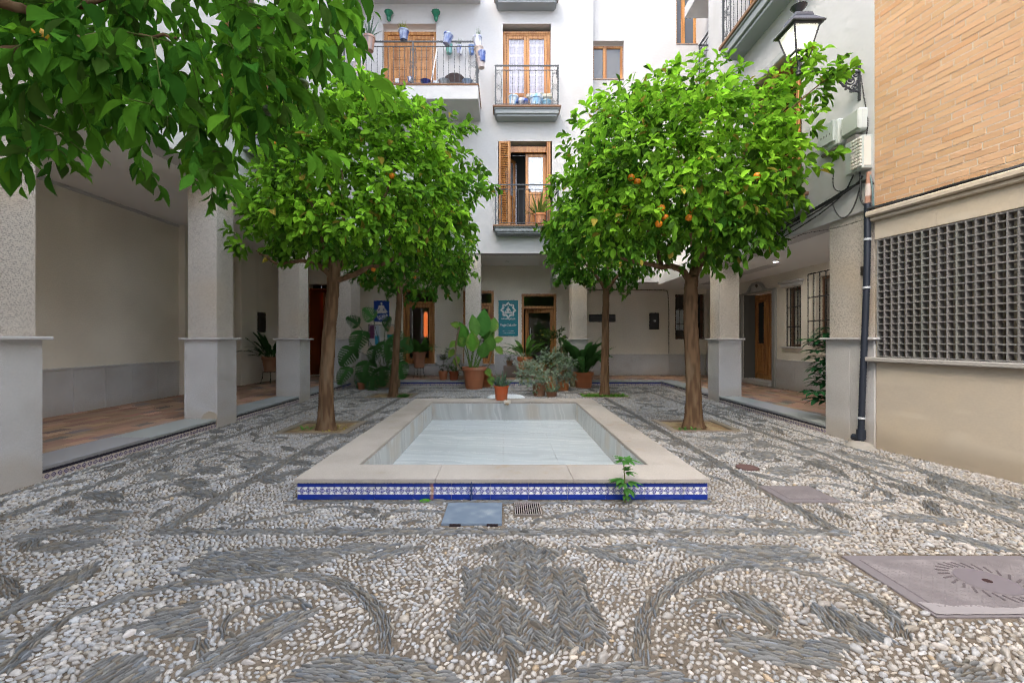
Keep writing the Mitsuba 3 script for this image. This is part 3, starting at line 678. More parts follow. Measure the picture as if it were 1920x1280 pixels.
# upper windows of the right wing: louvred shutters, two balconettes
for q, zs in ((wR, 3.34), (wR2, 6.56)):
    a0, a1, h0, h1 = q; b = B(); bars(b, FRW, a0, a1, h0, h1, .08, -.25, -.17); w = put('window', b, 'wood', RB)
    r = B(); dark_room(r, FRW, a0, a1, h0, h1, -.35, .6); put('interior', r, 'matte', w); pane(FRW, a0 + .07, a1 - .07, h0 + .05, h1 - .07, -.21, w)
    mid = (a0 + a1) / 2
    louvre('shutter', w, FRW([(a0 + .0, .03, 0)])[0], (0, 1, 0), (-1, 0, 0), mid - a0, h0, h1); louvre('shutter', w, FRW([(mid + .005, .03, 0)])[0], (0, 1, 0), (-1, 0, 0), a1 - mid, h0, h1)
put('hood', B().box(6.15, 7.6, -.02, .16, 5.44, 5.56, (.40, .41, .42), FRW, .015), 'coarse', RB)
m = moulded_slab(RB, FRW, 6.15, 7.6, .30, 3.34, .24); 
m = moulded_slab(RB, FRW, 5.70, 8.02, .36, 6.60, .30); railing(m, FRW, 5.76, 7.96, .30, 6.60, 7.66, 18, scroll=(7.84,))
# side wall balconies in the far right recess
bal = put('balcony', B().box(8.9 + .3, 11.5, -.02, .67, 9.69, 9.98, (.70, .69, .68), FS, .012), 'stucco', RB)
bal = put('balcony', B().box(9.2, 10.8, -.02, .67, 7.12, 7.40, (.70, .69, .68), FS, .012), 'stucco', RB); railing(bal, FS, 9.25, 10.72, .62, 7.40, 8.46, 12)
b = B(); bars(b, FS, 9.75, 10.75, 7.3, 9.5, .08, -.2, -.12); w = put('window', b, 'wood', RB); pane(FS, 9.8, 10.7, 7.4, 9.4, -.16, w); r = B(); dark_room(r, FS, 9.75, 10.75, 7.3, 9.5, -.3, .5); put('interior', r, 'matte', w)
louvre('shutter', w, FS([(10.75, .03, 0)])[0], (0, 1, 0), (-1, 0, 0), .48, 7.42, 9.48)

# ---------------------------------------------------------------- brick building on the right
BR = thing('brick_building', 'orange brick building at right on a beige stone base with a lattice screen', 'building')
b = B(); b.box(0, 7, -.5, -.30, -.05, 9.5, (.55, .48, .38), FBR, .001); b.box(0, 7, -.5, .0008, 2.76, 9.5, (.80, .75, .68), FBR, .001)
b.box(0, .03, -.5, -.02, -.05, 2.8, (.6, .53, .42), FBR, .002); b.box(2.6, 7, -.45, -.01, -.05, 2.7, (.6, .53, .42), FBR, .002); b.box(.0, 2.7, -.45, -.02, 2.40, 2.7, (.6, .53, .42), FBR, .002); b.box(.0, 2.7, -.45, -.02, -.05, 1.0, (.6, .53, .42), FBR, .002)
put('wall', b, 'beige_stone', BR)
for (h0, h1, off) in ((-.04, .30, 0), (.3003, .56, .45), (.5603, .86, .1), (.8603, .997, .6)):
    e = [0.03] + [x for x in np.arange(off + .45, 6.5, 1.05)] + [6.8]
    for i in range(len(e) - 1):
        if e[i + 1] - e[i] > .02: put('stone_panel', B().box(e[i], e[i + 1], -.03, rng.uniform(0, .0008), h0, h1, F=FBR, bev=.0001), 'beige_stone', BR)
e = [0.0, .62, 1.5, 2.5, 3.6, 5, 6.8]
for i in range(6): put('stone_panel', B().box(e[i] + .001, e[i + 1] - .001, -.03, .0, 2.405, 2.618, F=FBR, bev=.002), 'beige_stone', BR)
put('sill', B().box(-.06, 6.8, -.33, .07, 1.0, 1.048, (.36, .345, .325), FBR, .008), 'coarse', BR)
put('cornice', B().box(-.03, 6.8, -.03, .045, 2.62, 2.665, F=FBR, bev=.01).box(-.05, 6.8, -.03, .085, 2.668, 2.735, F=FBR, bev=.014), 'beige_stone', BR)
restb = B(); hc, L0 = .0655, .262
for i in range(56):
    h = 2.762 + i * hc; off = (.0, .13, .07, .2, .03, .17)[i % 6] + rng.uniform(-.02, .02)
    for s in np.arange(-off, 4.2, L0):
        a0, a1 = max(s, 0.004), s + L0 - .006
        if a1 - a0 < .02: continue
        base = (.54, .34, .20) if rng.random() > .25 else (.565, .365, .22)
        if rng.random() < .06: base = (.51, .30, .165)
        q = (a0, a1, -.03, .0035 + rng.uniform(-.0018, .002), h, h + hc - .0052); col = jit(base, .032)
        if a0 < 1.36 and h < 5.3 - .75 * a0:
            k = fast_key('brick', BR); v, f, c = B().box(*q, col, FBR, .003).arrays(); scene[k] = ply((v, f), 'coarse', smooth=True, color=c)
        else: restb.box(*q, col, FBR, .003)
k = put('brick_field', restb, 'coarse', BR); stuff(k)
lat = (.19, .185, .178)
for i in range(34): 
    a = .02 + i * .0762; k = fast_key('lattice_slat', BR); v, f, c = B().box(a, a + .0145, -.075, -.004, 1.052, 2.40, jit(lat, .05), FBR, .003).arrays(); scene[k] = ply((v, f), 'coarse', smooth=True, color=c)
for i in range(19):
    h = 1.052 + i * .0740; k = fast_key('lattice_slat', BR); v, f, c = B().box(.02, 2.56, -.073, -.007, h, h + .0135, jit(lat, .05), FBR, .003).arrays(); scene[k] = ply((v, f), 'coarse', smooth=True, color=c)
for a in np.arange(.05, 2.6, .155): put('backing_board', B().box(a, a + .095, -.15, -.13, 1.05, 2.4, (.80, .73, .55), FBR, .004), 'coarse', BR)  # pale boards put the lit columns behind the lattice into colour
# building that closes the street behind the photographer (mirrored in the window panes)
FZ = Fr((0, -9.6, 0), (1, 0, 0), (0, 1, 0))
OB = thing('opposite_building', 'building on the far side of the street mirrored in the window glass', 'building')
b = B(); b.box(-16, 18, -.4, 0, -.05, 7.2, (.6, .55, .47), FZ, .01); put('wall', b, 'stucco', OB)
b = B(); b.box(1.0, 1.9, -.9, -.1, 7.2, 12.6, (.40, .30, .24), FZ); b.box(.85, 2.05, -1.05, .05, 12.6, 12.75, (.25, .14, .10), FZ)
cc = FZ([(1.45, -.5, 12.75)])[0]; b.lathe([(.78, 0), (.6, .1), (.05, .85), (0, .86)], cc, (.27, .13, .09), 4); put('chimney', b, 'coarse', OB)
# ================================================================== POOL
PO = thing('pool', 'shallow dry marble pool with stone coping and blue and white tiled sides', 'pool')
x0, x1, y0, y1, zt = POOL['x0'], POOL['x1'], POOL['y0'], POOL['y1'], POOL['top']
ix0, ix1, iy0, iy1 = -1.262, 1.245, 3.79, 7.66; ox0, ox1, oy0, oy1 = x0 - .016, x1 + .012, y0 - .022, y1 + .02
b = B()
core = sbox(x0 + .012, y0 + .012, x1 - .012, y1 - .012).difference(sbox(ix0 - .03, iy0 - .03, ix1 + .03, iy1 + .03))
slab_h(core, -.10, zt - .036, (.50, .45, .38)); slab_h(sbox(x0 + .1, y0 + .1, x1 - .1, y1 - .1), -.30, -.182, (.3, .28, .25)); put('curb', b, 'coarse', PO)
def coping(q): put('coping_slab', B().box(q[0], q[1], q[2], q[3], zt - .036, zt + rng.uniform(-.0006, .0006), bev=.004), 'limestone', PO)
e = [ox0, X(820, 3.5), X(1071, 3.5), ox1]
for i in range(3): coping((e[i] + .001, e[i + 1] - .001, oy0, iy0))
e = [ox0, -.60, .45, ox1]
for i in range(3): coping((e[i] + .001, e[i + 1] - .001, iy1, oy1))
for (a, c) in ((ox0, ix0), (ix1, ox1)):
    e = np.linspace(iy0, iy1, 5)
    for i in range(4): coping((a, c, e[i] + .001, e[i + 1] - .001))
def ptile(q):
    put('wall_tile', B().box(*q, bev=.0015), 'glazed_tile', PO)
e = x0 + np.r_[0, np.arange(1, 11) * .302, x1 - x0]
for i in range(11): ptile((e[i] + .0015, e[i + 1] - .0015, y0, y0 + .012, .002, zt - .037))
for xx in (x0, x1 - .012):
    e = np.linspace(y0 + .013, y1, 16)
    for i in range(15): ptile((xx, xx + .012, e[i] + .0015, e[i + 1] - .0015, .002, zt - .037))
put('drain_pipe', B().tube([(X(884, 3.405), 3.405, .15), (X(884, 3.405), 3.405, .03), (X(884, 3.40), 3.40, .0)], .008, (.03, .05, .16), 8), 'satin', PO)
zf = -.150
nx, ny = 4, 6
for i in range(nx):
    for j in range(ny):
        a0, a1 = ix0 + (ix1 - ix0) * i / nx, ix0 + (ix1 - ix0) * (i + 1) / nx; c0, c1 = iy0 + (iy1 - iy0) * j / ny, iy0 + (iy1 - iy0) * (j + 1) / ny
        put('floor_slab', B().box(a0 + .0005, a1 - .0005, c0 + .0005, c1 - .0005, -.18, zf + rng.uniform(-.0003, .0003), bev=.0006), 'marble', PO)
for yy, n in ((iy0 - .02, 4), (iy1, 4)):
    for i in range(n):
        a0, a1 = ix0 + (ix1 - ix0) * i / n, ix0 + (ix1 - ix0) * (i + 1) / n
        put('side_slab', B().box(a0 + .0008, a1 - .0008, yy, yy + .02, zf, zt - .037, bev=.0012), 'marble', PO)
for xx in (ix0 - .02, ix1):
    for i in range(6):
        c0, c1 = iy0 + (iy1 - iy0) * i / 6, iy0 + (iy1 - iy0) * (i + 1) / 6
        put('side_slab', B().box(xx, xx + .02, c0 + .0008, c1 - .0008, zf, zt - .037, bev=.0012), 'marble', PO)
b = B(); sx = X(951, 7.6); b.box(sx - .06, sx + .06, 7.60, 7.72, zt - .030, zt + .018, (.62, .58, .5), bev=.006); b.box(sx - .03, sx + .03, 7.56, 7.62, zt - .05, zt - .02, (.35, .25, .15), bev=.006); put('spout', b, 'coarse', PO)

# ================================================================== PEBBLE PAVING
dark = []          # (polygon, mode, data)
def gpts(pts): return [G(*p) for p in pts]
def patch(pts, ang=None, chev=False):
    g = gpts(pts); p = Polygon(g).buffer(.012).buffer(0)
    if ang is None:
        r = p.minimum_rotated_rectangle; c = np.array(r.exterior.coords)[:4]; e = [c[1] - c[0], c[2] - c[1]]; e = max(e, key=np.linalg.norm); ang = math.atan2(e[1], e[0])
    dark.append((p, 'chev' if chev else 'ang', ang))
def stroke(pts, w, plan=False, smooth=True):
    g = np.array(pts if plan else gpts(pts), float)
    if smooth and len(g) > 2:
        for _ in range(2):
            g = np.vstack([g[:1], *[np.stack([.75 * g[i] + .25 * g[i + 1], .25 * g[i] + .75 * g[i + 1]]) for i in range(len(g) - 1)], g[-1:]])
    l = LineString(g); dark.append((l.buffer(w / 2, cap_style=2), 'line', l))
def blob(px, py, rx, ry, ang=0):
    a = np.linspace(0, 2 * np.pi, 17)[:-1]; patch([(px + rx * math.cos(t), py + ry * math.sin(t)) for t in a], ang)
# straight bands
stroke([(-2.26, 2.84), (2.24, 2.84)], .10, True); 
for s in (-1, 1):
    stroke([(s * 2.2 - .04, 2.80), (s * 2.2 - .04, 11.2)], .11, True); stroke([(s * 3.5 - .02, -1.0), (s * 3.5 - .02, 11.6)], .095, True)
    stroke([(s * 4.0, -1.0), (s * 4.0, 11.8)], .06, True)
stroke([(-3.5, 11.35), (3.5, 11.35)], .10, True); stroke([(-2.2, 8.55), (2.15, 8.55)], .09, True)
stroke([(x0 - .05, 3.36), (x1 + .05, 3.36)], .07, True)
# vase in herringbone
patch([(875, 1034), (935, 1021), (958, 1014), (988, 1017), (1012, 1031), (1072, 1030), (1040, 1043), (1012, 1060), (1010, 1064), (1092, 1068), (1093, 1100), (1106, 1130), (1126, 1165), (1134, 1192), (1124, 1208), (1098, 1217),
       (880, 1217), (853, 1206), (846, 1190), (857, 1168), (870, 1130), (873, 1100), (870, 1066), (944, 1064), (940, 1058), (925, 1042)], 0, True)
hole = Polygon(gpts([(915, 1106), (940, 1101), (962, 1104), (978, 1105), (1012, 1131), (1044, 1166), (1012, 1167), (985, 1145), (955, 1122)]))
dark[-1] = (dark[-1][0].difference(hole), 'chev', 0)
stroke([(963, 1218), (962, 1245), (958, 1280), (956, 1300)], .045)
# left figure
patch([(330, 1075), (385, 1046), (392, 1028), (410, 1040), (480, 1028), (630, 1032), (655, 1020), (692, 1018), (692, 1037), (655, 1036), (612, 1055), (555, 1066), (500, 1072), (400, 1080)], 0.05)
stroke([(725, 1225), (722, 1178), (710, 1148), (688, 1121), (655, 1104), (615, 1086), (555, 1078), (475, 1080), (375, 1093), (280, 1108), (200, 1130), (120, 1165), (60, 1205), (10, 1260)], .075)
patch([(283, 1140), (332, 1142), (382, 1120), (370, 1145), (345, 1152), (380, 1172), (370, 1185), (360, 1200), (288, 1187), (222, 1180), (285, 1167)], .5)
patch([(592, 1147), (525, 1155), (480, 1177), (425, 1212), (390, 1235), (345, 1272), (400, 1255), (480, 1220), (550, 1185)])
stroke([(372, 1200), (382, 1222), (388, 1245)], .05)
patch([(160, 1282), (170, 1255), (190, 1240), (225, 1234), (265, 1242), (283, 1262), (285, 1290), (160, 1300)], 1.3)
patch([(530, 1290), (560, 1258), (610, 1238), (690, 1227), (770, 1238), (830, 1262), (862, 1290), (830, 1310), (560, 1310)], .15)
patch([(1015, 1290), (1060, 1262), (1120, 1250), (1185, 1247), (1250, 1258), (1310, 1290), (1280, 1310), (1050, 1310)], -.15)
patch([(185, 1055), (120, 1080), (62, 1108), (0, 1148), (0, 1166), (45, 1140), (112, 1112), (175, 1078)])
patch([(0, 1078), (38, 1095), (38, 1122), (0, 1118)], -.6)
patch([(-90, 1220), (-20, 1190), (20, 1200), (-20, 1240)], .4)
patch([(62, 1030), (110, 1017), (180, 1011), (182, 1022), (140, 1032), (90, 1036)]); patch([(25, 1010), (85, 993), (160, 985), (165, 992), (100, 1004), (50, 1016)]); patch([(140, 998), (205, 986), (212, 996), (160, 1006)])
# right figure
patch([(1230, 1020), (1270, 1010), (1300, 1020), (1360, 1025), (1485, 1024), (1552, 1054), (1410, 1056), (1320, 1045), (1270, 1032)], -.05)
stroke([(1200, 1262), (1205, 1170), (1217, 1140), (1240, 1119), (1272, 1092), (1310, 1075), (1350, 1064), (1410, 1061), (1510, 1074), (1610, 1109), (1680, 1154), (1692, 1196)], .07)
patch([(1345, 1119), (1400, 1114), (1455, 1139), (1460, 1164), (1440, 1174), (1410, 1159), (1380, 1134)]); patch([(1505, 1134), (1560, 1139), (1635, 1174), (1662, 1199), (1610, 1199), (1550, 1174)])
patch([(1350, 1204), (1410, 1199), (1510, 1206), (1585, 1200), (1550, 1250), (1460, 1244), (1385, 1224)], -.2); patch([(1762, 1240), (1815, 1240), (1885, 1282), (1820, 1284)])
# scrolls before the pool
stroke([(430, 984), (520, 972), (575, 956), (640, 950), (680, 954), (704, 966)], .055); stroke([(712, 976), (726, 962), (760, 956), (830, 962)], .05); stroke([(640, 972), (655, 962), (672, 968)], .04); stroke([(745, 984), (775, 976), (800, 979)], .035)
stroke([(985, 984), (1060, 964), (1135, 954), (1190, 957)], .055); stroke([(1190, 980), (1150, 974), (1125, 976)], .04); stroke([(1275, 958), (1340, 969), (1410, 974), (1490, 985)], .055); stroke([(1215, 966), (1245, 960), (1262, 970)], .04)
# bays beside the pool
for q in ((392, 881, 26, 5), (302, 893, 28, 7), (361, 907, 32, 8), (377, 927, 30, 8), (192, 931, 38, 9), (205, 966, 32, 10), (472, 874, 18, 9), (498, 862, 30, 6), (560, 868, 26, 5), (420, 842, 22, 3),
          (1347, 845, 14, 8), (1426, 833, 16, 7), (1432, 855, 22, 6), (1468, 884, 26, 9), (1510, 849, 18, 5), (1351, 823, 26, 4), (1394, 818, 20, 3), (1392, 773, 12, 4), (1370, 766, 8, 4), (1530, 828, 16, 4)): blob(*q, rng.uniform(-.6, .6))
patch([(1500, 862), (1540, 866), (1577, 882), (1540, 880)]); patch([(1655, 905), (1700, 912), (1755, 932), (1700, 928)]); patch([(1660, 961), (1720, 966), (1800, 974), (1790, 984), (1700, 978)]); patch([(1445, 798), (1468, 808), (1470, 816), (1452, 808)])
patch([(1713, 880), (1800, 902), (1915, 940), (1900, 952), (1800, 922)]); patch([(1560, 846), (1620, 858), (1680, 872), (1610, 866)])
stroke([(355, 857), (405, 847), (450, 855), (472, 870), (500, 866), (530, 858)], .05); stroke([(1616, 934), (1652, 905), (1607, 879), (1558, 866), (1490, 856), (1420, 846), (1350, 842), (1305, 834)], .045)
stroke([(60, 975), (180, 945), (290, 916), (360, 890), (430, 868), (520, 850)], .035); stroke([(90, 905), (160, 890), (230, 868), (290, 852), (360, 836), (430, 815)], .04)
# vines of the far bays
def vine(xc, amp, y0, y1, per, ph):
    y = np.linspace(y0, y1, 60); xx = xc + amp * np.sin(2 * np.pi * (y - y0) / per + ph); stroke(list(zip(xx, y)), .04, True, False)
    for k, yy in enumerate(np.arange(y0 + per / 4, y1, per / 2)):
        sgn = 1 if math.sin(2 * np.pi * (yy - y0) / per + ph) < 0 else -1; cx = xc + amp * math.sin(2 * np.pi * (yy - y0) / per + ph) + sgn * .30
        dark.append((affinity.rotate(affinity.scale(Point(cx, yy).buffer(1), .17, .10), 40 * sgn), 'ang', .6 * sgn)); dark.append((affinity.rotate(affinity.scale(Point(cx - sgn * .12, yy + per * .22).buffer(1), .15, .07), -50 * sgn), 'ang', -.8 * sgn))
for s in (-1, 1):
    vine(s * 2.85, .36, 6.95, 9.4, 1.6, .6); vine(s * 2.85, .34, 10.25, 11.3, 1.3, 0); vine(s * 3.76, .13, 5.8 if s > 0 else 4.4, 11.6, 1.25, .3); vine(s * 1.86, .10, 3.7, 8.3, .9, .9)
vine(0, 0, 8.3, 8.31, 1, 0); dark.pop()
for x in np.arange(-3.2, 3.3, .8): dark.append((affinity.rotate(affinity.scale(Point(x, 9.4 + .9 * (int(x * 10) % 2)).buffer(1), .32, .14), 25), 'ang', .4)); dark.append((affinity.scale(Point(x + .4, 10.6).buffer(1), .28, .10), 'ang', 0))
def curl(cx, cy, r0, a0, turns, w=.05, sg=1, tail=None):
    t = np.linspace(0, 1, 30); r = r0 * (1 - .82 * t); an = a0 + sg * t * turns * 2 * np.pi; q = np.c_[cx + r * np.cos(an), cy + r * np.sin(an)]
    if tail is not None: q = np.vstack([tail, q])
    stroke(q, w, True, False)
def leafp(x, y, L, W_, ang):
    t = np.linspace(0, np.pi, 9); up = np.c_[-L * np.cos(t), W_ * np.sin(t) ** 1.3]; q = np.vstack([up, up[::-1] * [1, -.55]]); c, s_ = math.cos(ang), math.sin(ang)
    dark.append((Polygon(np.c_[x + q[:, 0] * c - q[:, 1] * s_, y + q[:, 0] * s_ + q[:, 1] * c]).buffer(0), 'ang', ang))
for s in (-1, 1):
    f = lambda x: s * x - .03
    curl(f(2.82), 3.62, .40, 1.6 if s > 0 else 1.54, 1.35, .055, -s); curl(f(2.80), 4.62, .38, -1.5 if s > 0 else -1.64, 1.3, .055, s); curl(f(2.86), 5.50, .30, 1.6, 1.2, .045, -s)
    for (x, y, L, W_, a) in ((3.22, 3.25, .20, .075, .9), (2.42, 3.98, .19, .07, 2.2), (3.20, 4.15, .22, .08, 1.2), (2.44, 5.02, .19, .07, .7), (3.2, 5.1, .2, .07, 1.9), (2.45, 3.2, .16, .06, 1.5), (3.25, 5.75, .16, .06, .8), (2.42, 5.65, .15, .06, 2.4), (2.84, 3.06, .18, .06, .1), (2.8, 4.12, .17, .06, .2)): leafp(f(x), y, L, W_, a if s > 0 else math.pi - a)
    for i, y in enumerate(np.arange(2.2, 5.6, .52)): leafp(f(3.76), y, .21, .075, 1.57 + .5 * (-1) ** i)
    for i, y in enumerate(np.arange(1.9, 2.75, .42)): leafp(f(2.9 + .25 * (i % 2)), y, .22, .09, .5 + .9 * i)
    curl(f(1.06), 1.93, .20, 2.6 if s > 0 else .5, 1.2, .04, -s); leafp(f(.62), 2.55, .20, .06, 2.6 if s > 0 else .5); leafp(f(.75), 2.62, .16, .05, .2)
curl(.95, 3.12, .13, 0, 1.2, .035, 1); curl(-1.0, 3.12, .13, 3.1, 1.2, .035, -1); curl(1.75, 3.05, .12, 0, 1.2, .035, -1); curl(-1.85, 3.05, .12, 3.1, 1.2, .035, 1)
MAN = Polygon([G(1583, 1044), G(1800, 1041), G(1985, 1158), G(1760, 1161)]); 
MANX = (X(1583, 2.519), X(1583, 2.519) + 1.02, 1.955, 2.530)
covers = [sbox(1.93, 1.955, 2.98, 2.53), sbox(2.15, 3.345, 2.60, 3.735), sbox(-.435, 2.93, -.012, 3.335), sbox(.065, 3.10, .275, 3.355), Point(*G(1401, 877)).buffer(.105), Point(X(949, 9.35), 9.35).buffer(.41)]
covers = [sbox(min(q.bounds[0], q.bounds[2]), q.bounds[1], q.bounds[2], q.bounds[3]) if q.geom_type == 'Polygon' and len(q.exterior.coords) == 5 else q for q in covers]
kerbs = [sbox(q[0] - .10, q[2] - .08, q[1] + .10, q[3] + .08) for q in PITS]
block = unary_union([sbox(ox0 + .01, y0 - .012, ox1 - .01, oy1 - .01), *covers, *kerbs, *[sbox(-4.6, a, -4.06, c) for a, c in PIL.values()], sbox(4.26, 8.70, 4.8, 9.19), sbox(4.26, 5.0, 5.2, 5.84)]).buffer(.012)
wallline = Polygon([(4.25, 5.06), (4.25 + .178 * 8, 5.06 - 8), (9, -3), (9, 5.06)])
dom = sbox(-4.09, .95, 4.6, 11.87).difference(block).difference(wallline).difference(sbox(4.26, 5, 5, 12))
def in_view(p): return (np.abs(p[:, 0]) < 1.28 * p[:, 1] + .35)
alld = unary_union([d[0] for d in dark])
light = dom.difference(alld)
for g in (dom, alld, light): shapely.prepare(g)
def hexgrid(s):
    xs = np.arange(-4.1, 4.65, s); ys = np.arange(.9, 11.9, s * .866); A, Bq = np.meshgrid(xs, ys); A = A + (np.arange(len(ys)) % 2)[:, None] * s / 2
    return np.stack([A.ravel(), Bq.ravel()], 1)
# ---- white pebbles
p = hexgrid(.0295); p += rng.normal(size=p.shape) * .0068; p = p[in_view(p)]; p = p[shapely.contains_xy(light, p[:, 0], p[:, 1])]
big = meshkit.noise(np.c_[p * 1.1, p[:, 0] * 0]) ; rad = .0102 * np.exp(rng.normal(size=len(p)) * .24) * (.90 + .20 * big) * np.where(rng.random(len(p)) < .03, 1.5, 1)
for it in range(10):
    pr = cKDTree(p).query_pairs(.052, output_type='ndarray'); d = p[pr[:, 1]] - p[pr[:, 0]]; L = np.linalg.norm(d, axis=1) + 1e-9; ov = (rad[pr[:, 0]] + rad[pr[:, 1]]) * 1.24 - L
    m = ov > 0; mv = d[m] / L[m, None] * (ov[m, None] * .36); dp = np.zeros_like(p); np.add.at(dp, pr[m, 1], mv); np.add.at(dp, pr[m, 0], -mv)
    q = p + np.clip(dp, -.01, .01); ok = shapely.contains_xy(light, q[:, 0], q[:, 1]); p = np.where(ok[:, None], q, p)
pr = cKDTree(p).query_pairs(.05, output_type='ndarray'); L = np.linalg.norm(p[pr[:, 1]] - p[pr[:, 0]], axis=1); kill = np.zeros(len(p), bool); kill[pr[L < .62 * (rad[pr[:, 0]] + rad[pr[:, 1]]), 1]] = True
kill |= rng.random(len(p)) < .012
p, rad = p[~kill], rad[~kill]
# ---- dark slivers
def sliver_dir(q):
    ang = np.zeros(len(q)); who = np.full(len(q), -1)
    for i, (g, mode, data) in enumerate(dark):
        bx = g.bounds; c = np.nonzero((who < 0) & (q[:, 0] >= bx[0]) & (q[:, 0] <= bx[2]) & (q[:, 1] >= bx[1]) & (q[:, 1] <= bx[3]))[0]
        if not len(c): continue
        c = c[shapely.contains_xy(g, q[c, 0], q[c, 1])]; who[c] = i
        if mode == 'ang': ang[c] = data
        elif mode == 'chev': ang[c] = np.where((np.floor(q[c, 0] / .062) % 2) > 0, .95, math.pi - .95)
        else:
            pt = shapely.points(q[c]); s = shapely.line_locate_point(data, pt); a0 = shapely.get_coordinates(shapely.line_interpolate_point(data, np.maximum(s - .03, 0))); a1 = shapely.get_coordinates(shapely.line_interpolate_point(data, np.minimum(s + .03, data.length)))
            ang[c] = np.arctan2(a1[:, 1] - a0[:, 1], a1[:, 0] - a0[:, 0])
    return ang, who
inner = alld.buffer(-.004).intersection(dom); shapely.prepare(inner)
s = hexgrid(.0262); s += rng.normal(size=s.shape) * .006; s = s[in_view(s)]; s = s[shapely.contains_xy(inner, s[:, 0], s[:, 1])]
ang, who = sliver_dir(s); ang = ang + rng.normal(size=len(s)) * .16 + .5 * (meshkit.noise(np.c_[s * 3, s[:, 0] * 0]) - .5)
hl = .030 * np.exp(rng.normal(size=len(s)) * .22); hw = .0050 * np.exp(rng.normal(size=len(s)) * .2)
chev = np.array([dark[w][1] == 'chev' if w >= 0 else False for w in who]); hl[chev] *= .95
for it in range(8):
    pr = cKDTree(s).query_pairs(.062, output_type='ndarray'); d = s[pr[:, 1]] - s[pr[:, 0]]; am = ang[pr[:, 0]]; u = np.stack([np.cos(am), np.sin(am)], 1); al = (d * u).sum(1); ac = d[:, 1] * u[:, 0] - d[:, 0] * u[:, 1]
    e = np.sqrt((al / (2 * .030)) ** 2 + (ac / (2 * .0085)) ** 2) + 1e-9; m = e < 1; push = (1 - e[m]) * .5
    mv = (u[m] * (al[m] / e[m])[:, None] * .35 + np.stack([-u[m][:, 1], u[m][:, 0]], 1) * (ac[m] / e[m])[:, None]) * push[:, None]; dp = np.zeros_like(s); np.add.at(dp, pr[m, 1], mv); np.add.at(dp, pr[m, 0], -mv)
    q = s + np.clip(dp, -.008, .008); ok = shapely.contains_xy(inner, q[:, 0], q[:, 1]); s = np.where(ok[:, None], q, s)
pr = cKDTree(s).query_pairs(.03, output_type='ndarray'); d = s[pr[:, 1]] - s[pr[:, 0]]; u = np.stack([np.cos(ang[pr[:, 0]]), np.sin(ang[pr[:, 0]])], 1)
e = np.sqrt(((d * u).sum(1) / .045) ** 2 + ((d[:, 1] * u[:, 0] - d[:, 0] * u[:, 1]) / .0115) ** 2); kill = np.zeros(len(s), bool); kill[pr[e < .85, 1]] = True
s, ang, hl, hw = s[~kill], ang[~kill], hl[~kill], hw[~kill]

def dome(rings, seg):
    v, f = [], []
    for r in range(rings):
        t = (r - .35) / (rings) * np.pi / 2
        an = (np.arange(seg) + .5 * (r % 2)) * 2 * np.pi / seg
        v += [(math.cos(t) * math.cos(a), math.cos(t) * math.sin(a), math.sin(t)) for a in an]
    v.append((0, 0, 1))
    for r in range(rings - 1):
        for j in range(seg):
            k = (j + 1) % seg; a, b_, c, d_ = r * seg + j, r * seg + k, (r + 1) * seg + j, (r + 1) * seg + k
            f += [(a, b_, d_), (a, d_, c)] if r % 2 else [(a, b_, c), (b_, d_, c)]
    for j in range(seg): f.append(((rings - 1) * seg + j, (rings - 1) * seg + (j + 1) % seg, rings * seg))
    return np.array(v), np.array(f)
def stones(pos, ax, ay, az, th, z, tpl, power=1.0, tilt=None):
    V, Fc = tpl; n, k = len(pos), len(V)
    q = V[None] * np.stack([ax, ay, az], 1)[:, None]
    if power != 1.0: q[..., 1] = q[..., 1] * (1.06 - np.abs(V[None, :, 0]) ** 2 * .55)
    q = q * (1 + .09 * rng.normal(size=(n, k, 1)))
    if tilt is not None: q[..., 2] += q[..., 0] * tilt[:, :1] + q[..., 1] * tilt[:, 1:]
    c, s_ = np.cos(th)[:, None], np.sin(th)[:, None]
    out = np.stack([q[..., 0] * c - q[..., 1] * s_ + pos[:, :1], q[..., 0] * s_ + q[..., 1] * c + pos[:, 1:2], q[..., 2] + z[:, None]], -1)
    f = Fc[None] + (np.arange(n) * k)[:, None, None]
    return out, f
def emit_stones(name, field, pos, ax, ay, az, th, z, col, power, tilt, nparts):
    # the ones that show largest in the picture: nearest to the lens and inside the frame
    px = 946 + 820 * pos[:, 0] / pos[:, 1]; py = 637 + 820 * EYE / pos[:, 1]; vis = (px > 4) & (px < 1916) & (py < 1274)
    size = np.where(vis, np.sqrt(ax * ay) / pos[:, 1] ** 1.5, 0); big = np.argsort(-size)[:nparts]
    isbig = np.zeros(len(pos), bool); isbig[big] = True
    V, Fc = stones(pos[isbig], ax[isbig], ay[isbig], az[isbig], th[isbig], z[isbig], dome(4, 10), power, tilt[isbig]); Fc0 = dome(4, 10)[1]
    for i in range(len(V)):
        k = fast_key(name, PAV); scene[k] = ply((V[i], Fc0), 'satin' if name == 'pebble' else 'matte', smooth=True, color=np.repeat(col[isbig][i:i + 1], len(V[i]), 0))
    b = B()
    for lo, hi, tpl in ((0, 3.2, dome(4, 9)), (3.2, 5.5, dome(3, 7)), (5.5, 20, dome(2, 6))):
        m = ~isbig & (pos[:, 1] >= lo) & (pos[:, 1] < hi)
        if not m.any(): continue
        V, F_ = stones(pos[m], ax[m], ay[m], az[m], th[m], z[m], tpl, power, tilt[m]); b.add(V.reshape(-1, 3), F_.reshape(-1, 3), np.repeat(col[m], len(tpl[0]), 0))
    k = put(field, b, 'satin' if name == 'pebble' else 'matte', PAV); stuff(k)
n = len(p); el = np.exp(rng.normal(size=n) * .16 + .22)
th = 3.2 * (meshkit.noise(np.c_[p * 1.7, p[:, 0] * 0 + 3]) - .5) * .9 + rng.normal(size=n) * .45
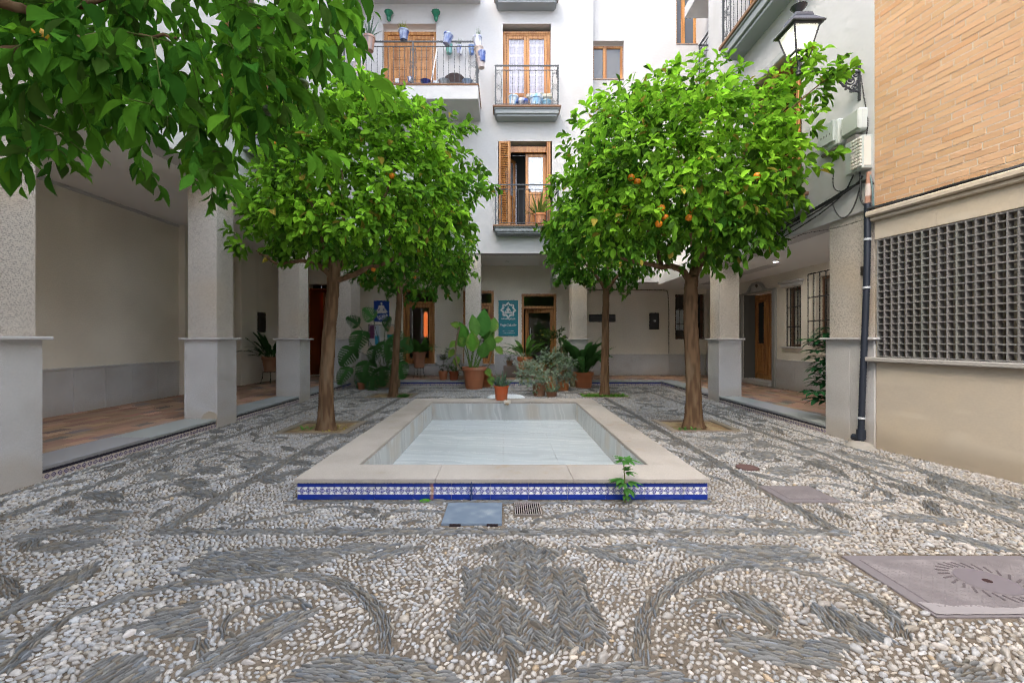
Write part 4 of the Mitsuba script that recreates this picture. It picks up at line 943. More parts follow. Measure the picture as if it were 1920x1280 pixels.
tone = np.exp(rng.normal(size=n) * .17) * (.84 + .3 * meshkit.noise(np.c_[p * 1.3, p[:, 0] * 0 + 8]))
warm = rng.random(n)[:, None]; base = np.where(warm < .55, [[.32, .31, .30]], np.where(warm < .86, [[.29, .30, .315]], np.where(warm < .988, [[.325, .30, .265]], [[.30, .24, .17]])))
dirt = np.clip((1.9 + .5 * (p[:, 0] + 3) - p[:, 1]) * .5, 0, 1)[:, None] * .35
base = base * (1 - dirt) + base * [[.95, .80, .64]] * dirt
emit_stones('pebble', 'pebble_field', p, rad * el, rad / el, rad * .80 * np.exp(rng.normal(size=n) * .2), th, np.full(n, .0005) + rng.normal(size=n) * .0015, np.clip(base * tone[:, None], .05, .8), 1.0, rng.normal(size=(n, 2)) * .12, 300)
n = len(s); col = np.array([[.17, .17, .168]]) * np.exp(rng.normal(size=n) * .17)[:, None]; br = rng.random(n) < .3; col[br] *= [1.08, 1.0, .88]; bl = rng.random(n) < .2; col[bl] *= [.95, 1.02, 1.12]
emit_stones('slate_sliver', 'sliver_field', s, hl, hw, np.full(n, .011) * np.exp(rng.normal(size=n) * .2), ang, rng.normal(size=n) * .0015, col, 2.0, rng.normal(size=(n, 2)) * [.03, .1], 300)
print('pebbles', len(p), 'slivers', n)
# tree pits
for i, q in enumerate(PITS):
    n_ = 28; A, Bq = np.meshgrid(np.linspace(q[0] - .02, q[1] + .02, n_), np.linspace(q[2] - .02, q[3] + .02, n_)); h = -.028 + .03 * meshkit.fbm(np.stack([A * 9, Bq * 9, A * 0 + i], -1))
    ii, jj = np.meshgrid(np.arange(n_ - 1), np.arange(n_ - 1), indexing='ij'); w = (ii * n_ + jj).ravel()
    k = put('tree_pit', B().add(np.stack([A, Bq, h], -1).reshape(-1, 3), np.vstack([np.stack([w, w + 1, w + n_ + 1], 1), np.stack([w, w + n_ + 1, w + n_], 1)])), 'soil'); struct(k, ('bare earth tree pit at the front left tree', 'bare earth tree pit at the front right tree', 'bare earth tree pit at the back left tree', 'weedy earth tree pit at the back right tree')[i])
    for r in ((q[0] - .085, q[0], q[2] - .07, q[3] + .07), (q[1], q[1] + .085, q[2] - .07, q[3] + .07), (q[0] + .001, q[1] - .001, q[2] - .07, q[2]), (q[0] + .001, q[1] - .001, q[3], q[3] + .07)):
        put('edging', B().box(*r, -.05, .010, jit((.23, .20, .165), .08), bev=.006), 'coarse', k)
    if i == 3 or i == 2 or True:
        pass
def noisy(b, x0, x1, y0, y1, z, c0, c1, n=40, f=(9, 9)):
    A, Bq = np.meshgrid(np.linspace(x0, x1, n), np.linspace(y0, y1, n)); t = meshkit.fbm(np.stack([A * f[0], Bq * f[1], A * 0 + x0], -1), 4); t = np.clip((t - .35) * 2.2, 0, 1)[..., None] ** 1.5
    c = np.asarray(c0) * (1 - t) + np.asarray(c1) * t; i, j = np.meshgrid(np.arange(n - 1), np.arange(n - 1), indexing='ij'); w = (i * n + j).ravel()
    b.add(np.stack([A, Bq, A * 0 + z], -1).reshape(-1, 3), np.vstack([np.stack([w, w + 1, w + n + 1], 1), np.stack([w, w + n + 1, w + n], 1)]), c.reshape(-1, 3))
# covers in the paving
SLD = thing('slate_cover', 'blue grey slate access cover lying in front of the pool', 'cover')
b = B(); b.box(-.428, -.018, 2.945, 3.325, -.03, .016, (.15, .19, .24), bev=.004); noisy(b, -.420, -.026, 2.953, 3.317, .0168, (.14, .18, .235), (.27, .31, .35)); put('slab', b, 'coarse', SLD)
for a in (-.37, -.12): put('lifting_slot', B().box(a, a + .075, 2.930, 2.947, -.02, .013, (.03, .022, .025), bev=.002), 'matte', SLD)
GR = thing('drain_grate', 'rusty iron drain grate set in the pebbles beside the slate cover', 'grate')
b = B(); F0 = Fr((0, 0, 0), (1, 0, 0), (0, 1, 0)); b.box(.07, .268, 3.105, 3.12, -.03, .012, (.13, .11, .10)); b.box(.07, .268, 3.335, 3.35, -.03, .012, (.13, .11, .10)); put('frame', b, 'satin', GR)
for i in range(13): a = .075 + i * .0155; put('bar', B().box(a, a + .006, 3.12, 3.335, .003, .012, jit((.30, .26, .23), .1), bev=.0015), 'satin', GR)
put('pit', B().box(.07, .268, 3.11, 3.345, -.05, .002, (.012, .011, .010)), 'matte', GR)  # black block on the uncut paving, painting in the dark below the bars
def manhole(name, label, q, ring):
    k = thing(name, label, 'manhole cover'); MC = (.185, .166, .172)
    x0, x1, y0, y1 = q; b = B(); b.box(x0, x1, y0, y1, -.03, .010, MC, bev=.004); put('frame', b, 'coarse', k)
    b = B(); b.box(x0 + .06, x1 - .06, y0 + .05, y1 - .05, -.01, .013, (.16, .135, .145), bev=.003); noisy(b, x0 + .065, x1 - .065, y0 + .055, y1 - .055, .0137, (.175, .155, .16), (.25, .225, .228), 60)
    for xx in np.arange(x0 + .08, x1 - .08, .030):
        for j, yy in enumerate(np.arange(y0 + .07, y1 - .07, .030)):
            a = .012 if (int((xx - x0) / .03) + j) % 2 else .004; b.obox((xx, yy, .013), (1, 1, 0) if a > .008 else (1, -1, 0), (-1, 1, 0) if a > .008 else (1, 1, 0), (0, 0, 1), .011, .003, .0022, (.20, .175, .18), bev=.001)
    put('plate', b, 'coarse', k)
    if ring:
        c = ((x0 + x1) / 2 + .02, (y0 + y1) / 2, 0); b = B()
        b.lathe([(.001, .012), (.001, .0165), (.125, .0165), (.125, .012)], c, (.175, .155, .165), 40)
        for i in range(26):
            t = i / 26 * 2 * np.pi; b.obox((c[0] + .165 * math.cos(t), c[1] + .165 * math.sin(t), .015), (math.cos(t + .5), math.sin(t + .5), 0), (-math.sin(t + .5), math.cos(t + .5), 0), (0, 0, 1), .030, .005, .0022, (.12, .10, .107), bev=.001)
        b.lathe([(.001, .016), (.001, .018), (.02, .018), (.02, .016)], c, (.05, .03, .03), 16); put('emblem', b, 'coarse', k)
        xs_ = np.linspace(x0 + .01, x1, 24); put('mortar_strip', B().flat(Polygon(list(zip(xs_, y0 + .004 + .010 * rng.random(24))) + list(zip(xs_[::-1], y0 + .045 + .05 * np.exp(-(xs_[::-1] - x0) / .15) + .022 * rng.random(24)))), .0145, (.285, .26, .262)), 'coarse', k)
manhole('manhole_cover', 'large worn purple iron manhole cover with a round toothed emblem', (1.94, 2.97, 1.965, 2.52), True)
manhole('manhole_cover', 'smaller plain reddish manhole cover beside the right paving band', (2.16, 2.59, 3.355, 3.725), False)
c = G(1401, 877); VC_ = thing('valve_cover', 'small oval dark red valve cover in the paving right of the pool', 'valve cover')
put('lid', B().lathe([(.001, .0), (.10, 0), (.10, .012), (.085, .014), (.001, .015)], (*c, 0), (.13, .085, .08), 24), 'coarse', VC_)
DI = thing('round_basin', 'flat round white stone basin behind the pool edge', 'basin')
put('rim', B().lathe([(.001, 0), (.40, 0), (.40, .035), (.37, .05), (.30, .04), (.001, .035)], (X(949, 9.35), 9.35, 0), (.62, .65, .68), 36), 'satin', DI)
k = put('mortar_lump', B().lathe([(.001, 0), (.15, .0), (.13, .04), (.09, .065), (.04, .075), (.001, .075)], (4.15, 5.10, -.01), (.33, .31, .28), 14), 'coarse'); labels[k] = {'label': 'rough pale mortar lump at the foot of the dark downpipe', 'category': 'mortar lump'}
# ================================================================== VEGETATION
def leaf_template(fold, bend, prof=(.0, .62, 1.0, .80, .0), tw=0.0):
    t = np.linspace(0, 1, len(prof)); v = [(0, 0, 0)]; rows = []
    for i in range(1, len(prof) - 1):
        w = prof[i] * .5; zb = -bend * t[i] ** 2; rows.append(len(v))
        v += [(t[i], w, zb + fold * w + tw * w), (t[i], 0, zb), (t[i], -w, zb + fold * w - tw * w)]
    v.append((1, 0, -bend)); last_ = len(v) - 1; f = []
    a = rows[0]; f += [(0, a + 1, a), (0, a + 2, a + 1)]
    for i in range(len(rows) - 1):
        a, c = rows[i], rows[i + 1]
        for s_ in (0, 1): f += [(a + s_, a + s_ + 1, c + s_ + 1), (a + s_, c + s_ + 1, c + s_)]
    a = rows[-1]; f += [(last_, a, a + 1), (last_, a + 1, a + 2)]
    return np.array(v, float), np.array(f)
FP = (.0, .36, .70, .92, 1.0, .93, .68, .32, .0); MP = (.0, .55, .95, 1.0, .66, .0)
LT = [leaf_template(.35, .10, MP), leaf_template(.55, .28, MP), leaf_template(.2, .22, MP, .25), leaf_template(.45, -.05, MP, -.2)]
LTF = [leaf_template(.40, .14, FP), leaf_template(.6, .34, FP), leaf_template(.25, .25, FP, .3), leaf_template(.5, -.08, FP, -.2)]
LT_old = [leaf_template(.35, .10), leaf_template(.55, .28), leaf_template(.2, .22, tw=.25), leaf_template(.45, -.05, tw=-.2)]
def unit(v): return v / (np.linalg.norm(v, axis=-1, keepdims=True) + 1e-12)
def leaves_mesh(pos, d, up, L, wr, col, tpl=LT):
    d = unit(d); z = unit(up - d * (up * d).sum(1, keepdims=True)); y = np.cross(z, d); which = rng.integers(0, len(tpl), len(pos)); out = [None] * len(pos); V = np.zeros((len(pos), len(tpl[0][0]), 3))
    for k, (tv, tf) in enumerate(tpl):
        m = which == k
        V[m] = pos[m][:, None] + L[m][:, None, None] * (tv[None, :, :1] * d[m][:, None] + (tv[None, :, 1:2] * wr[m][:, None, None]) * y[m][:, None] + tv[None, :, 2:] * z[m][:, None] * .8)
    tv, tf = tpl[0]; C = np.clip(np.repeat(col[:, None], len(tv), 1), .002, .9)
    return V, tf, C
GREEN = np.array([.046, .145, .020]); LIME = np.array([.27, .54, .04]); OLIVE = np.array([.060, .125, .022])
def crown(tree, lobes, nsh, per, L0, centre, nparts, lime=.3, wr=.5, limit=None, droop=.45, leafname='leaf', twigcol=(.10, .13, .04), tpl=None, yellow=.02):
    tpl = tpl or LT
    """shoots of drooping leaves spread through lobes of the crown"""
    C = np.array([l[0] for l in lobes]); Rr = np.array([l[1] for l in lobes]); w = Rr ** 2; w /= w.sum()
    which = rng.choice(len(lobes), nsh, p=w); u = unit(rng.normal(size=(nsh, 3))); out = unit(C[which] - centre); flip = (u * out).sum(1) < -.25; u[flip] *= -1
    c = C[which] + u * Rr[which][:, None] * (.45 + .60 * rng.random((nsh, 1)) ** .7); c += rng.normal(size=c.shape) * .05
    o = unit(.55 * u + .35 * out + np.array([0, 0, .18]) + .3 * rng.normal(size=(nsh, 3)))
    if limit is not None: ok = limit(c); c, o = c[ok], o[ok]
    n = len(c); S = rng.uniform(.10, .24, n); young = np.clip(lime * 1.1 + .9 * (meshkit.noise(c * 2.2) - .5) + .30 * o[:, 2] + .16 * rng.normal(size=n), 0, 1) ** 1.5
    POS, DI_, UP, LL, CO = [], [], [], [], []; tw = B()
    for j in range(per):
        t = (j + .5) / per; q = c + o * (S * (t - .35))[:, None] - np.array([0, 0, 1.0]) * (S * .30 * t * t)[:, None]
        an = 2.4 * j + rng.random(n) * 1.2; a = unit(np.cross(o, [0.1, 0.2, 1.0])); b_ = np.cross(o, a); rad = a * np.cos(an)[:, None] + b_ * np.sin(an)[:, None]
        d = unit(rad * (.85 - .35 * t) + o * (.35 + .55 * t) + np.array([0, 0, -droop]) + .22 * rng.normal(size=(n, 3)))
        POS.append(q); DI_.append(d); UP.append(unit(o * .6 + np.array([0, 0, .75]) + .35 * rng.normal(size=(n, 3)))); LL.append(L0 * rng.uniform(.55, 1.2, n) * (1 - .25 * young * t))
        y = np.clip(young + .18 * (t - .5), 0, 1)[:, None]; co = GREEN * (1 - y) + LIME * y; ol = rng.random(n) < .12; co = np.where(ol[:, None], OLIVE, co); co = np.where(rng.random((n, 1)) < yellow, np.array([[.33, .27, .05]]), co); CO.append(co * np.exp(rng.normal(size=(n, 1)) * .22))
    for i in range(0, n, 3): tw.tube([c[i] - o[i] * S[i] * .6, c[i], c[i] + o[i] * S[i] * .6 - [0, 0, .2 * S[i]]], [.0035, .003, .0015], twigcol, 4, False)
    POS, DI_, UP, LL, CO = map(np.concatenate, (POS, DI_, UP, LL, CO))
    if limit is not None:
        tip = POS + DI_ * LL[:, None]; ok = limit(tip) & limit(POS); POS, DI_, UP, LL, CO = POS[ok], DI_[ok], UP[ok], LL[ok], CO[ok]
    V, tf, C3 = leaves_mesh(POS, DI_, UP, LL, np.full(len(POS), wr) * rng.uniform(.75, 1.2, len(POS)), CO, tpl)
    r = np.linalg.norm(POS - [0, 0, EYE], axis=1); px = 946 + 820 * POS[:, 0] / POS[:, 1]; py = 637 - 820 * (POS[:, 2] - EYE) / POS[:, 1]
    fr = (POS[:, 1] > .3) & (px > 8) & (px < 1912) & (py > 8) & (py < 1270); score = np.where(fr, LL * np.abs((np.cross(DI_, UP) * 0 + UP)[:, 1] * .0 + 1) / r ** 2, 0); big = np.argsort(-score)[:nparts]
    isb = np.zeros(len(POS), bool); isb[big] = True
    for i in big:
        k = fast_key(leafname, tree); scene[k] = ply((V[i], tf), 'leaf', smooth=True, color=C3[i])
    m = ~isb; nb = m.sum(); f = tf[None] + (np.arange(nb) * V.shape[1])[:, None, None]
    k = put('foliage', B().add(V[m].reshape(-1, 3), f.reshape(-1, 3), C3[m].reshape(-1, 3)), 'leaf', tree); stuff(k)
    k = put('twigs', tw, 'matte', tree); stuff(k)
    return len(POS)
def smoothline(pts, n=10):
    p = np.asarray(pts, float)
    for _ in range(2): p = np.vstack([p[:1], *[np.stack([.75 * p[i] + .25 * p[i + 1], .25 * p[i] + .75 * p[i + 1]]) for i in range(len(p) - 1)], p[-1:]])
    return p
def limb(tree, pts, r0, r1, name='limb', wob=.02, flare=0):
    p = smoothline(pts)
    if flare: p = np.stack([np.interp(np.linspace(0, len(p) - 1, 46), np.arange(len(p)), p[:, i]) for i in range(3)], 1)
    n = len(p); p[1:-1] += rng.normal(size=(n - 2, 3)) * wob * np.linspace(.3, 1, n - 2)[:, None] * .5
    r = np.linspace(r0, r1, n) * (1 + (.012 if flare else .05) * rng.normal(size=n))
    if flare: h = p[:, 2] - p[0, 2]; r = r + flare * np.exp(-h / .16)
    b = B().tube(p, r, sides=20 if flare else 12, caps=True); v, f, c = b.arrays()
    if flare:   # fluted trunk
        an = np.arctan2(v[:, 1] - np.interp(v[:, 2], p[:, 2], p[:, 1]), v[:, 0] - np.interp(v[:, 2], p[:, 2], p[:, 0])); ctr = np.stack([np.interp(v[:, 2], p[:, 2], p[:, 0]), np.interp(v[:, 2], p[:, 2], p[:, 1])], 1)
        s = 1 + .10 * np.cos(3 * an + 2.0 + v[:, 2] * .5) * np.exp(-(v[:, 2]) / 1.2) + .05 * np.cos(5 * an + 1); s = s + .16 * (meshkit.fbm(v * [7, 7, 4] + p[0], 3) - .5) + .10 * np.clip(meshkit.noise(v * [11, 11, 8] + 3) - .7, 0, 1) * 3; v[:, :2] = ctr + (v[:, :2] - ctr) * s[:, None]
    b2 = B().add(v, f, (.2, .12, .06)); return put(name, b2, 'bark', tree)
def fruit(tree, c, r=.036, col=(.75, .22, .012)):
    m = trimesh.creation.icosphere(2, r); v = np.array(m.vertices) * [1, 1, .94]; put('orange', B().add(v + np.asarray(c), m.faces, np.clip(np.asarray(col) * (1 + .1 * meshkit.noise(v * 60))[:, None], 0, .9)), 'satin', tree)
def lobes_px(items, D0, depth, rpx):
    out = []
    for it in items:
        px, py = it[0], it[1]; r = (it[2] if len(it) > 2 else rpx)
        for dd in (-depth, 0, depth):
            D = D0 + dd * rng.uniform(.7, 1.1); k = 1 - .22 * abs(dd) / max(depth, .01)
            cx, cy = np.mean([q[0] for q in items]), np.mean([q[1] for q in items])
            qx, qy = cx + (px - cx) * k, cy + (py - cy) * k
            out.append((P(qx, qy, D), r * D / 820 * rng.uniform(.85, 1.1)))
    return out
# ---- front left
T1 = thing('orange_tree', 'front left orange tree with smooth brown trunk beside the pool', 'tree', 'orange trees round the pool')
base = np.array([-2.51, 6.19, -.02]); fork = P(626, 520, 6.2)
limb(T1, [base, P(612, 720, 6.18), P(618, 620, 6.2), P(624, 560, 6.2), fork, P(628, 480, 6.2)], .098, .078, 'trunk', .006, .05)
for pts, r in (([fork + [0, 0, -.05], P(660, 518, 6.1), P(690, 500, 6.0), P(715, 470, 5.9), P(760, 400, 5.8)], .05), ([fork + [0, 0, -.03], P(590, 488, 6.1), P(550, 490, 6.0), P(520, 495, 5.9), P(480, 470, 5.8)], .042),
               ([fork, P(640, 470, 6.4), P(645, 420, 6.5), P(640, 320, 6.6)], .045), ([fork, P(610, 470, 6.3), P(590, 400, 6.3), P(560, 320, 6.2)], .04), ([fork, P(660, 460, 6.6), P(720, 380, 6.9), P(760, 260, 6.8)], .04), ([P(690, 500, 6.0), P(715, 498, 5.8), P(760, 470, 5.6), P(820, 420, 5.6)], .03)): limb(T1, pts, r, .008)
it1 = [(545, 320), (585, 240), (560, 260), (640, 215), (700, 205), (755, 215), (800, 255), (835, 300), (860, 345, 45), (885, 352, 34), (830, 395), (790, 430), (740, 445), (720, 380), (650, 370), (590, 390), (530, 400), (490, 405, 45), (465, 430, 40), (540, 445, 45), (600, 440), (655, 430), (690, 290), (620, 300), (760, 320), (510, 350), (705, 170, 45), (655, 180, 50), (845, 420, 40)]
crown(T1, lobes_px(it1, 6.15, .85, 58), 1650, 7, .140, P(680, 380, 6.2), 300, .58)
for q in ((560, 420, 5.3), (735, 330, 5.2), (700, 505, 6.3), (520, 268, 5.3)): fruit(T1, P(*q))
# ---- front right
T2 = thing('orange_tree', 'front right orange tree with forked trunk and a few ripe oranges', 'tree', 'orange trees round the pool')
base = np.array([2.72, 6.32, -.02]); fork = P(1297, 520, 6.3)
limb(T2, [base, P(1300, 720, 6.3), P(1295, 620, 6.3), P(1294, 560, 6.3), fork], .11, .085, 'trunk', .006, .06)
for pts, r in (([fork + [0, 0, -.06], P(1272, 500, 6.2), P(1240, 500, 6.1), P(1205, 492, 6.0), P(1170, 485, 5.9), P(1110, 450, 5.8)], .055), ([fork + [0, 0, -.06], P(1320, 480, 6.3), P(1330, 440, 6.3), P(1350, 380, 6.2), P(1400, 280, 6.1)], .06),
               ([fork, P(1300, 470, 6.5), P(1290, 400, 6.6), P(1270, 280, 6.6)], .045), ([P(1330, 445, 6.3), P(1360, 430, 6.1), P(1420, 400, 5.9), P(1480, 340, 5.7)], .035), ([P(1240, 500, 6.1), P(1230, 460, 6.3), P(1190, 380, 6.4), P(1160, 260, 6.4)], .035)): limb(T2, pts, r, .008)
it2 = [(1280, 172), (1345, 162, 42), (1400, 168, 42), (1450, 190, 42), (1215, 190, 46), (1170, 218), (1130, 255), (1110, 300), (1085, 350, 45), (1075, 400, 45), (1110, 430), (1180, 420), (1260, 410), (1330, 420), (1400, 410), (1455, 380), (1490, 330, 50), (1515, 280, 40), (1500, 232, 42), (1420, 235), (1340, 225), (1260, 232), (1200, 290), (1280, 310), (1360, 300), (1430, 300), (1150, 350), (1230, 360), (1310, 360), (1390, 360), (1060, 430, 35), (1440, 440, 40), (1340, 460, 40), (1150, 455, 45)]
lim2 = lambda q: (q[:, 0] < 4.12)
lim2b = lambda q: q[:, 0] < 3.62 + .50 * meshkit.noise(q * 2.6)
crown(T2, lobes_px(it2, 5.95, .85, 60) + [(P(1490, 225, 5.3), .24), (P(1505, 295, 5.3), .22), (P(1480, 340, 5.4), .26), (P(1460, 185, 5.6), .26), (P(1470, 280, 5.4), .26)], 1950, 7, .142, P(1310, 330, 6.1), 300, .56, limit=lim2b)
sp = [(P(1570, 140, 4.9), .09), (P(1535, 150, 5.0), .10), (P(1545, 300, 5.2), .10), (P(1500, 120, 5.3), .10), (P(1535, 170, 5.1), .1)]
crown(T2, sp, 30, 7, .13, P(1400, 300, 5.6), 0, .62, limit=lim2)
limb(T2, [P(1440, 240, 5.4), P(1500, 190, 5.1), P(1545, 150, 4.95), P(1575, 138, 4.9)], .012, .003, 'limb', .004)
for q in ((1183, 333, 5.0), (1195, 341, 5.05), (1240, 390, 5.0), (1292, 408, 5.0), (1300, 395, 5.05), (1235, 420, 4.95), (1420, 330, 4.9), (1247, 408, 5.05)): fruit(T2, P(*q), .042)
# ---- back pair
T3 = thing('orange_tree', 'back left orange tree with thin leaning trunk near the blue yoga sign', 'tree', 'orange trees round the pool')
base = np.array([-2.47, 9.72, -.02]); fork = P(750, 545, 9.7)
limb(T3, [base, P(741, 690, 9.7), P(746, 610, 9.7), fork], .085, .06, 'trunk', .005, .03)
for pts in ([fork, P(735, 525, 9.7), P(715, 480, 9.6)], [fork, P(770, 520, 9.8), P(810, 470, 9.8)], [fork, P(760, 500, 9.9), P(780, 400, 9.9)]): limb(T3, pts, .045, .008)
crown(T3, lobes_px([(715, 470), (760, 430), (810, 400), (850, 430), (870, 470, 36), (830, 500), (780, 505), (720, 510, 40), (690, 480), (800, 450), (850, 510, 36), (740, 380), (820, 350), (700, 420)], 9.8, 1.0, 52), 950, 7, .135, P(780, 440, 9.8), 0, .34)
for q in ((778, 520, 9.0), (850, 400, 8.8)): fruit(T3, P(*q))
T4 = thing('orange_tree', 'back right orange tree with straight trunk rising from a weedy pit', 'tree', 'orange trees round the pool')
base = np.array([2.23, 9.78, -.02]); fork = P(1136, 545, 9.75)
limb(T4, [base, P(1134, 690, 9.75), P(1135, 610, 9.75), fork], .095, .07, 'trunk', .005, .035)
for pts in ([fork, P(1120, 520, 9.7), P(1085, 480, 9.6)], [fork, P(1160, 515, 9.8), P(1200, 470, 9.8)], [fork, P(1140, 500, 9.9), P(1130, 400, 9.9)]): limb(T4, pts, .05, .008)
crown(T4, lobes_px([(1060, 480, 36), (1085, 450), (1130, 430), (1180, 440), (1215, 480, 36), (1160, 490), (1110, 500, 36), (1070, 505, 30), (1100, 400), (1170, 380), (1140, 350), (1210, 420), (1050, 440, 36)], 9.8, .9, 50), 950, 7, .135, P(1130, 430, 9.8), 0, .36)
# ---- overhanging tree by the camera
T5 = thing('orange_tree', 'near orange tree hanging large dark leaves into the upper left corner', 'tree', 'orange trees round the pool')
limb(T5, [(-2.55, 1.35, -.02), (-2.5, 1.4, 1.0), (-2.45, 1.45, 2.0), (-2.4, 1.5, 2.45)], .12, .09, 'trunk', .006, .05)
fk = np.array([-2.4, 1.5, 2.40])
for pts, r in (([fk, P(-60, -20, 1.75), P(10, 8, 1.8), P(60, 22, 1.85), P(95, 30, 1.9), P(240, -20, 2.0), P(400, -80, 2.2)], .030), ([fk, P(-40, 100, 1.9), P(20, 95, 2.0), P(85, 82, 2.1), P(200, 60, 2.2), P(330, 70, 2.3)], .022), ([fk, P(-60, -140, 2.0), P(200, -160, 2.4), P(450, -60, 2.5), P(600, 0, 2.5)], .035), ([fk, (-2.6, 1.3, 3.2), (-2.7, 1.2, 3.8)], .06), ([fk, (-2.0, 1.0, 3.1), (-1.6, .8, 3.6)], .05)): limb(T5, pts, r, .006, 'limb', .01)
it5 = [(40, 30), (130, 40), (60, 110), (150, 110), (40, 180, 60), (20, 235, 45), (100, 250, 40), (110, 290, 26), (230, 40), (240, 110), (190, 170, 50), (330, 30), (330, 100), (310, 190, 50), (270, 240, 36), (265, 275, 24), (420, 30), (420, 110), (390, 180, 50), (370, 250, 40), (405, 295, 30), (355, 300, 26), (430, 250, 30), (385, 335, 18), (500, 40), (500, 110, 55), (470, 180, 40), (570, 30, 50), (560, 110, 40), (630, 10, 45), (640, 90, 30), (590, 165, 22), (540, 190, 26), (680, 130, 16), (150, -60, 90), (350, -80, 90), (550, -60, 80), (0, -80, 90)]
lob5 = []
for it in it5:
    r = it[2] if len(it) > 2 else 70
    for D in (1.9, 2.35, 2.85): D = D * rng.uniform(.93, 1.07); lob5.append((P(it[0], it[1], D), r * D / 820))
GREEN = np.array([.036, .125, .016]); LIME = np.array([.18, .42, .03])
crown(T5, lob5, 430, 6, .138, np.array([-2.0, 2.0, 3.2]), 300, .36, .40, droop=.95, tpl=LTF, yellow=0)
crown(T5, [((-2.6, 1.2, 3.6), .8), ((-2.0, .9, 3.5), .7), ((-3.0, 1.8, 3.5), .8), ((-2.2, 2.2, 3.7), .7), ((-1.5, 1.6, 3.9), .7)], 420, 6, .11, np.array([-2.3, 1.5, 3.0]), 0, .3, .5, droop=.6)
GREEN = np.array([.046, .145, .020]); LIME = np.array([.27, .54, .04])
for q in ((568, 158, 2.3, .030, (.05, .10, .02)), (502, 208, 2.2, .028, (.035, .06, .015)), (482, 190, 2.2, .02, (.04, .08, .02)), (50, 62, 2.2, .036, (.65, .30, .02)), (76, 66, 2.3, .034, (.60, .35, .03)), (215, 70, 2.0, .030, (.50, .35, .03)), (620, 60, 2.4, .028, (.05, .10, .02))): fruit(T5, P(q[0], q[1], q[2]), q[3], q[4])

# ------------------------------------------------------------------ pots and potted plants
TERRA = (.46, .165, .075)
def pot_mesh(pos, h, rt, rb, col=TERRA, rim=.18, seg=28, colfn=None, tilt=None):
    b = B(); rr = rt * .90; wall_ = rt * .09
    prof = [(.001, 0), (rb, 0), (rb + (rr - rb) * .5, h * (1 - rim) * .5), (rr, h * (1 - rim)), (rt, h * (1 - rim) + .004), (rt, h - .004), (rt - .003, h), (rt - wall_, h), (rr - wall_, h * .86), (.001, h * .86)]
    def cf(v):
        base = np.asarray(col, float) * (1 + .22 * (meshkit.fbm(v * 14 + np.asarray(pos) * 3, 3) - .5))[:, None]
        pale = np.clip((meshkit.noise(v * 9 + np.asarray(pos) * 5) - .62) * 2.2, 0, .5)[:, None]; base = base * (1 - pale) + np.array([.48, .36, .28]) * pale
        low = np.clip((.05 - v[:, 2]) / .05, 0, 1)[:, None] * .25; base = base * (1 - low) + np.array([.25, .16, .10]) * low
        return base
    b.lathe(prof, (0, 0, 0) if tilt is not None else pos, col, seg, colfn or cf)
    if tilt is not None:
        A = np.asarray(tilt); b.v = [v @ A.T + np.asarray(pos) for v in b.v]
    return b
SOIL = (.05, .036, .026)
def blade(p0, az, el, L, w, bend, prof=(.25, .7, 1, .9, .6, .0), fold=.25, col=GREEN, petiole=.0, edge=None):
    """one strap leaf: rows of three vertices along a bending spine"""
    n = len(prof); pt = np.array(p0, float); e = el; ds = L / (n - 1 + petiole * (n - 1)); h = np.array([math.cos(az), math.sin(az), 0]); side = np.array([-math.sin(az), math.cos(az), 0]); V, C = [], []
    rows = [(0.02, 2)] * 0
    if petiole:
        V.append(pt + side * .003); V.append(pt.copy()); V.append(pt - side * .003); C += [np.asarray(col) * .9] * 3
        d = h * math.cos(e) + np.array([0, 0, math.sin(e)]); pt = pt + d * L * petiole
    for i in range(n):
        d = h * math.cos(e) + np.array([0, 0, math.sin(e)]); nz = -h * math.sin(e) + np.array([0, 0, math.cos(e)]); ww = w * .5 * max(prof[i], .03)
        V += [pt + side * ww + nz * fold * ww, pt.copy(), pt - side * ww + nz * fold * ww]; c0 = np.asarray(col) * rng.uniform(.9, 1.1); C += [edge if edge is not None else c0, c0 * 1.1, edge if edge is not None else c0]
        pt = pt + d * L / (n - 1); e -= bend / (n - 1)
    m = len(V) // 3; f = []
    for i in range(m - 1):
        a, c = 3 * i, 3 * i + 3
        for s_ in (0, 1): f += [(a + s_, a + s_ + 1, c + s_ + 1), (a + s_, c + s_ + 1, c + s_)]
    return np.array(V), np.array(f), np.array(C)
def blades_part(k, n, pos, r, L, w, el, bend, col, prof=(.25, .7, 1, .9, .6, .0), petiole=0., parts=True, name='leaf', fold=.25, tone=.25, edge=None, azs=None):
    b = B()
    for i in range(n):
        az = azs[i] if azs is not None else 2.4 * i + rng.uniform(-.4, .4); rr = r * math.sqrt(rng.random()); p0 = np.asarray(pos) + [rr * math.cos(az), rr * math.sin(az), 0]
        a = blade(p0, az, rng.uniform(*el), rng.uniform(*L), w * rng.uniform(.75, 1.2), rng.uniform(*bend), prof, fold, np.asarray(col) * math.exp(tone * rng.normal()), petiole, edge)
        if parts: kk = fast_key(name, k); scene[kk] = ply(a[:2], 'leaf', smooth=True, color=a[2])
        else: b.add(*a)
    if not parts: kk = put(name + ('_tuft' if name == 'leaf' else ''), b, 'leaf', k); stuff(kk)
def soil_top(k, pos, r): put('soil', B().lathe([(r, 0), (r * .6, .008), (.001, .014)], pos, SOIL, 16), 'matte', k)
def potted(label, pos, h, rt, rb, col=TERRA, rim=.18, name='potted_plant', cat='potted plant', group=None, **kw):
    k = thing(name, label, cat, group); put('pot', pot_mesh(pos, h, rt, rb, col, rim, **kw), 'coarse', k); soil_top(k, np.asarray(pos) + [0, 0, h * .87], rt * .86); return k
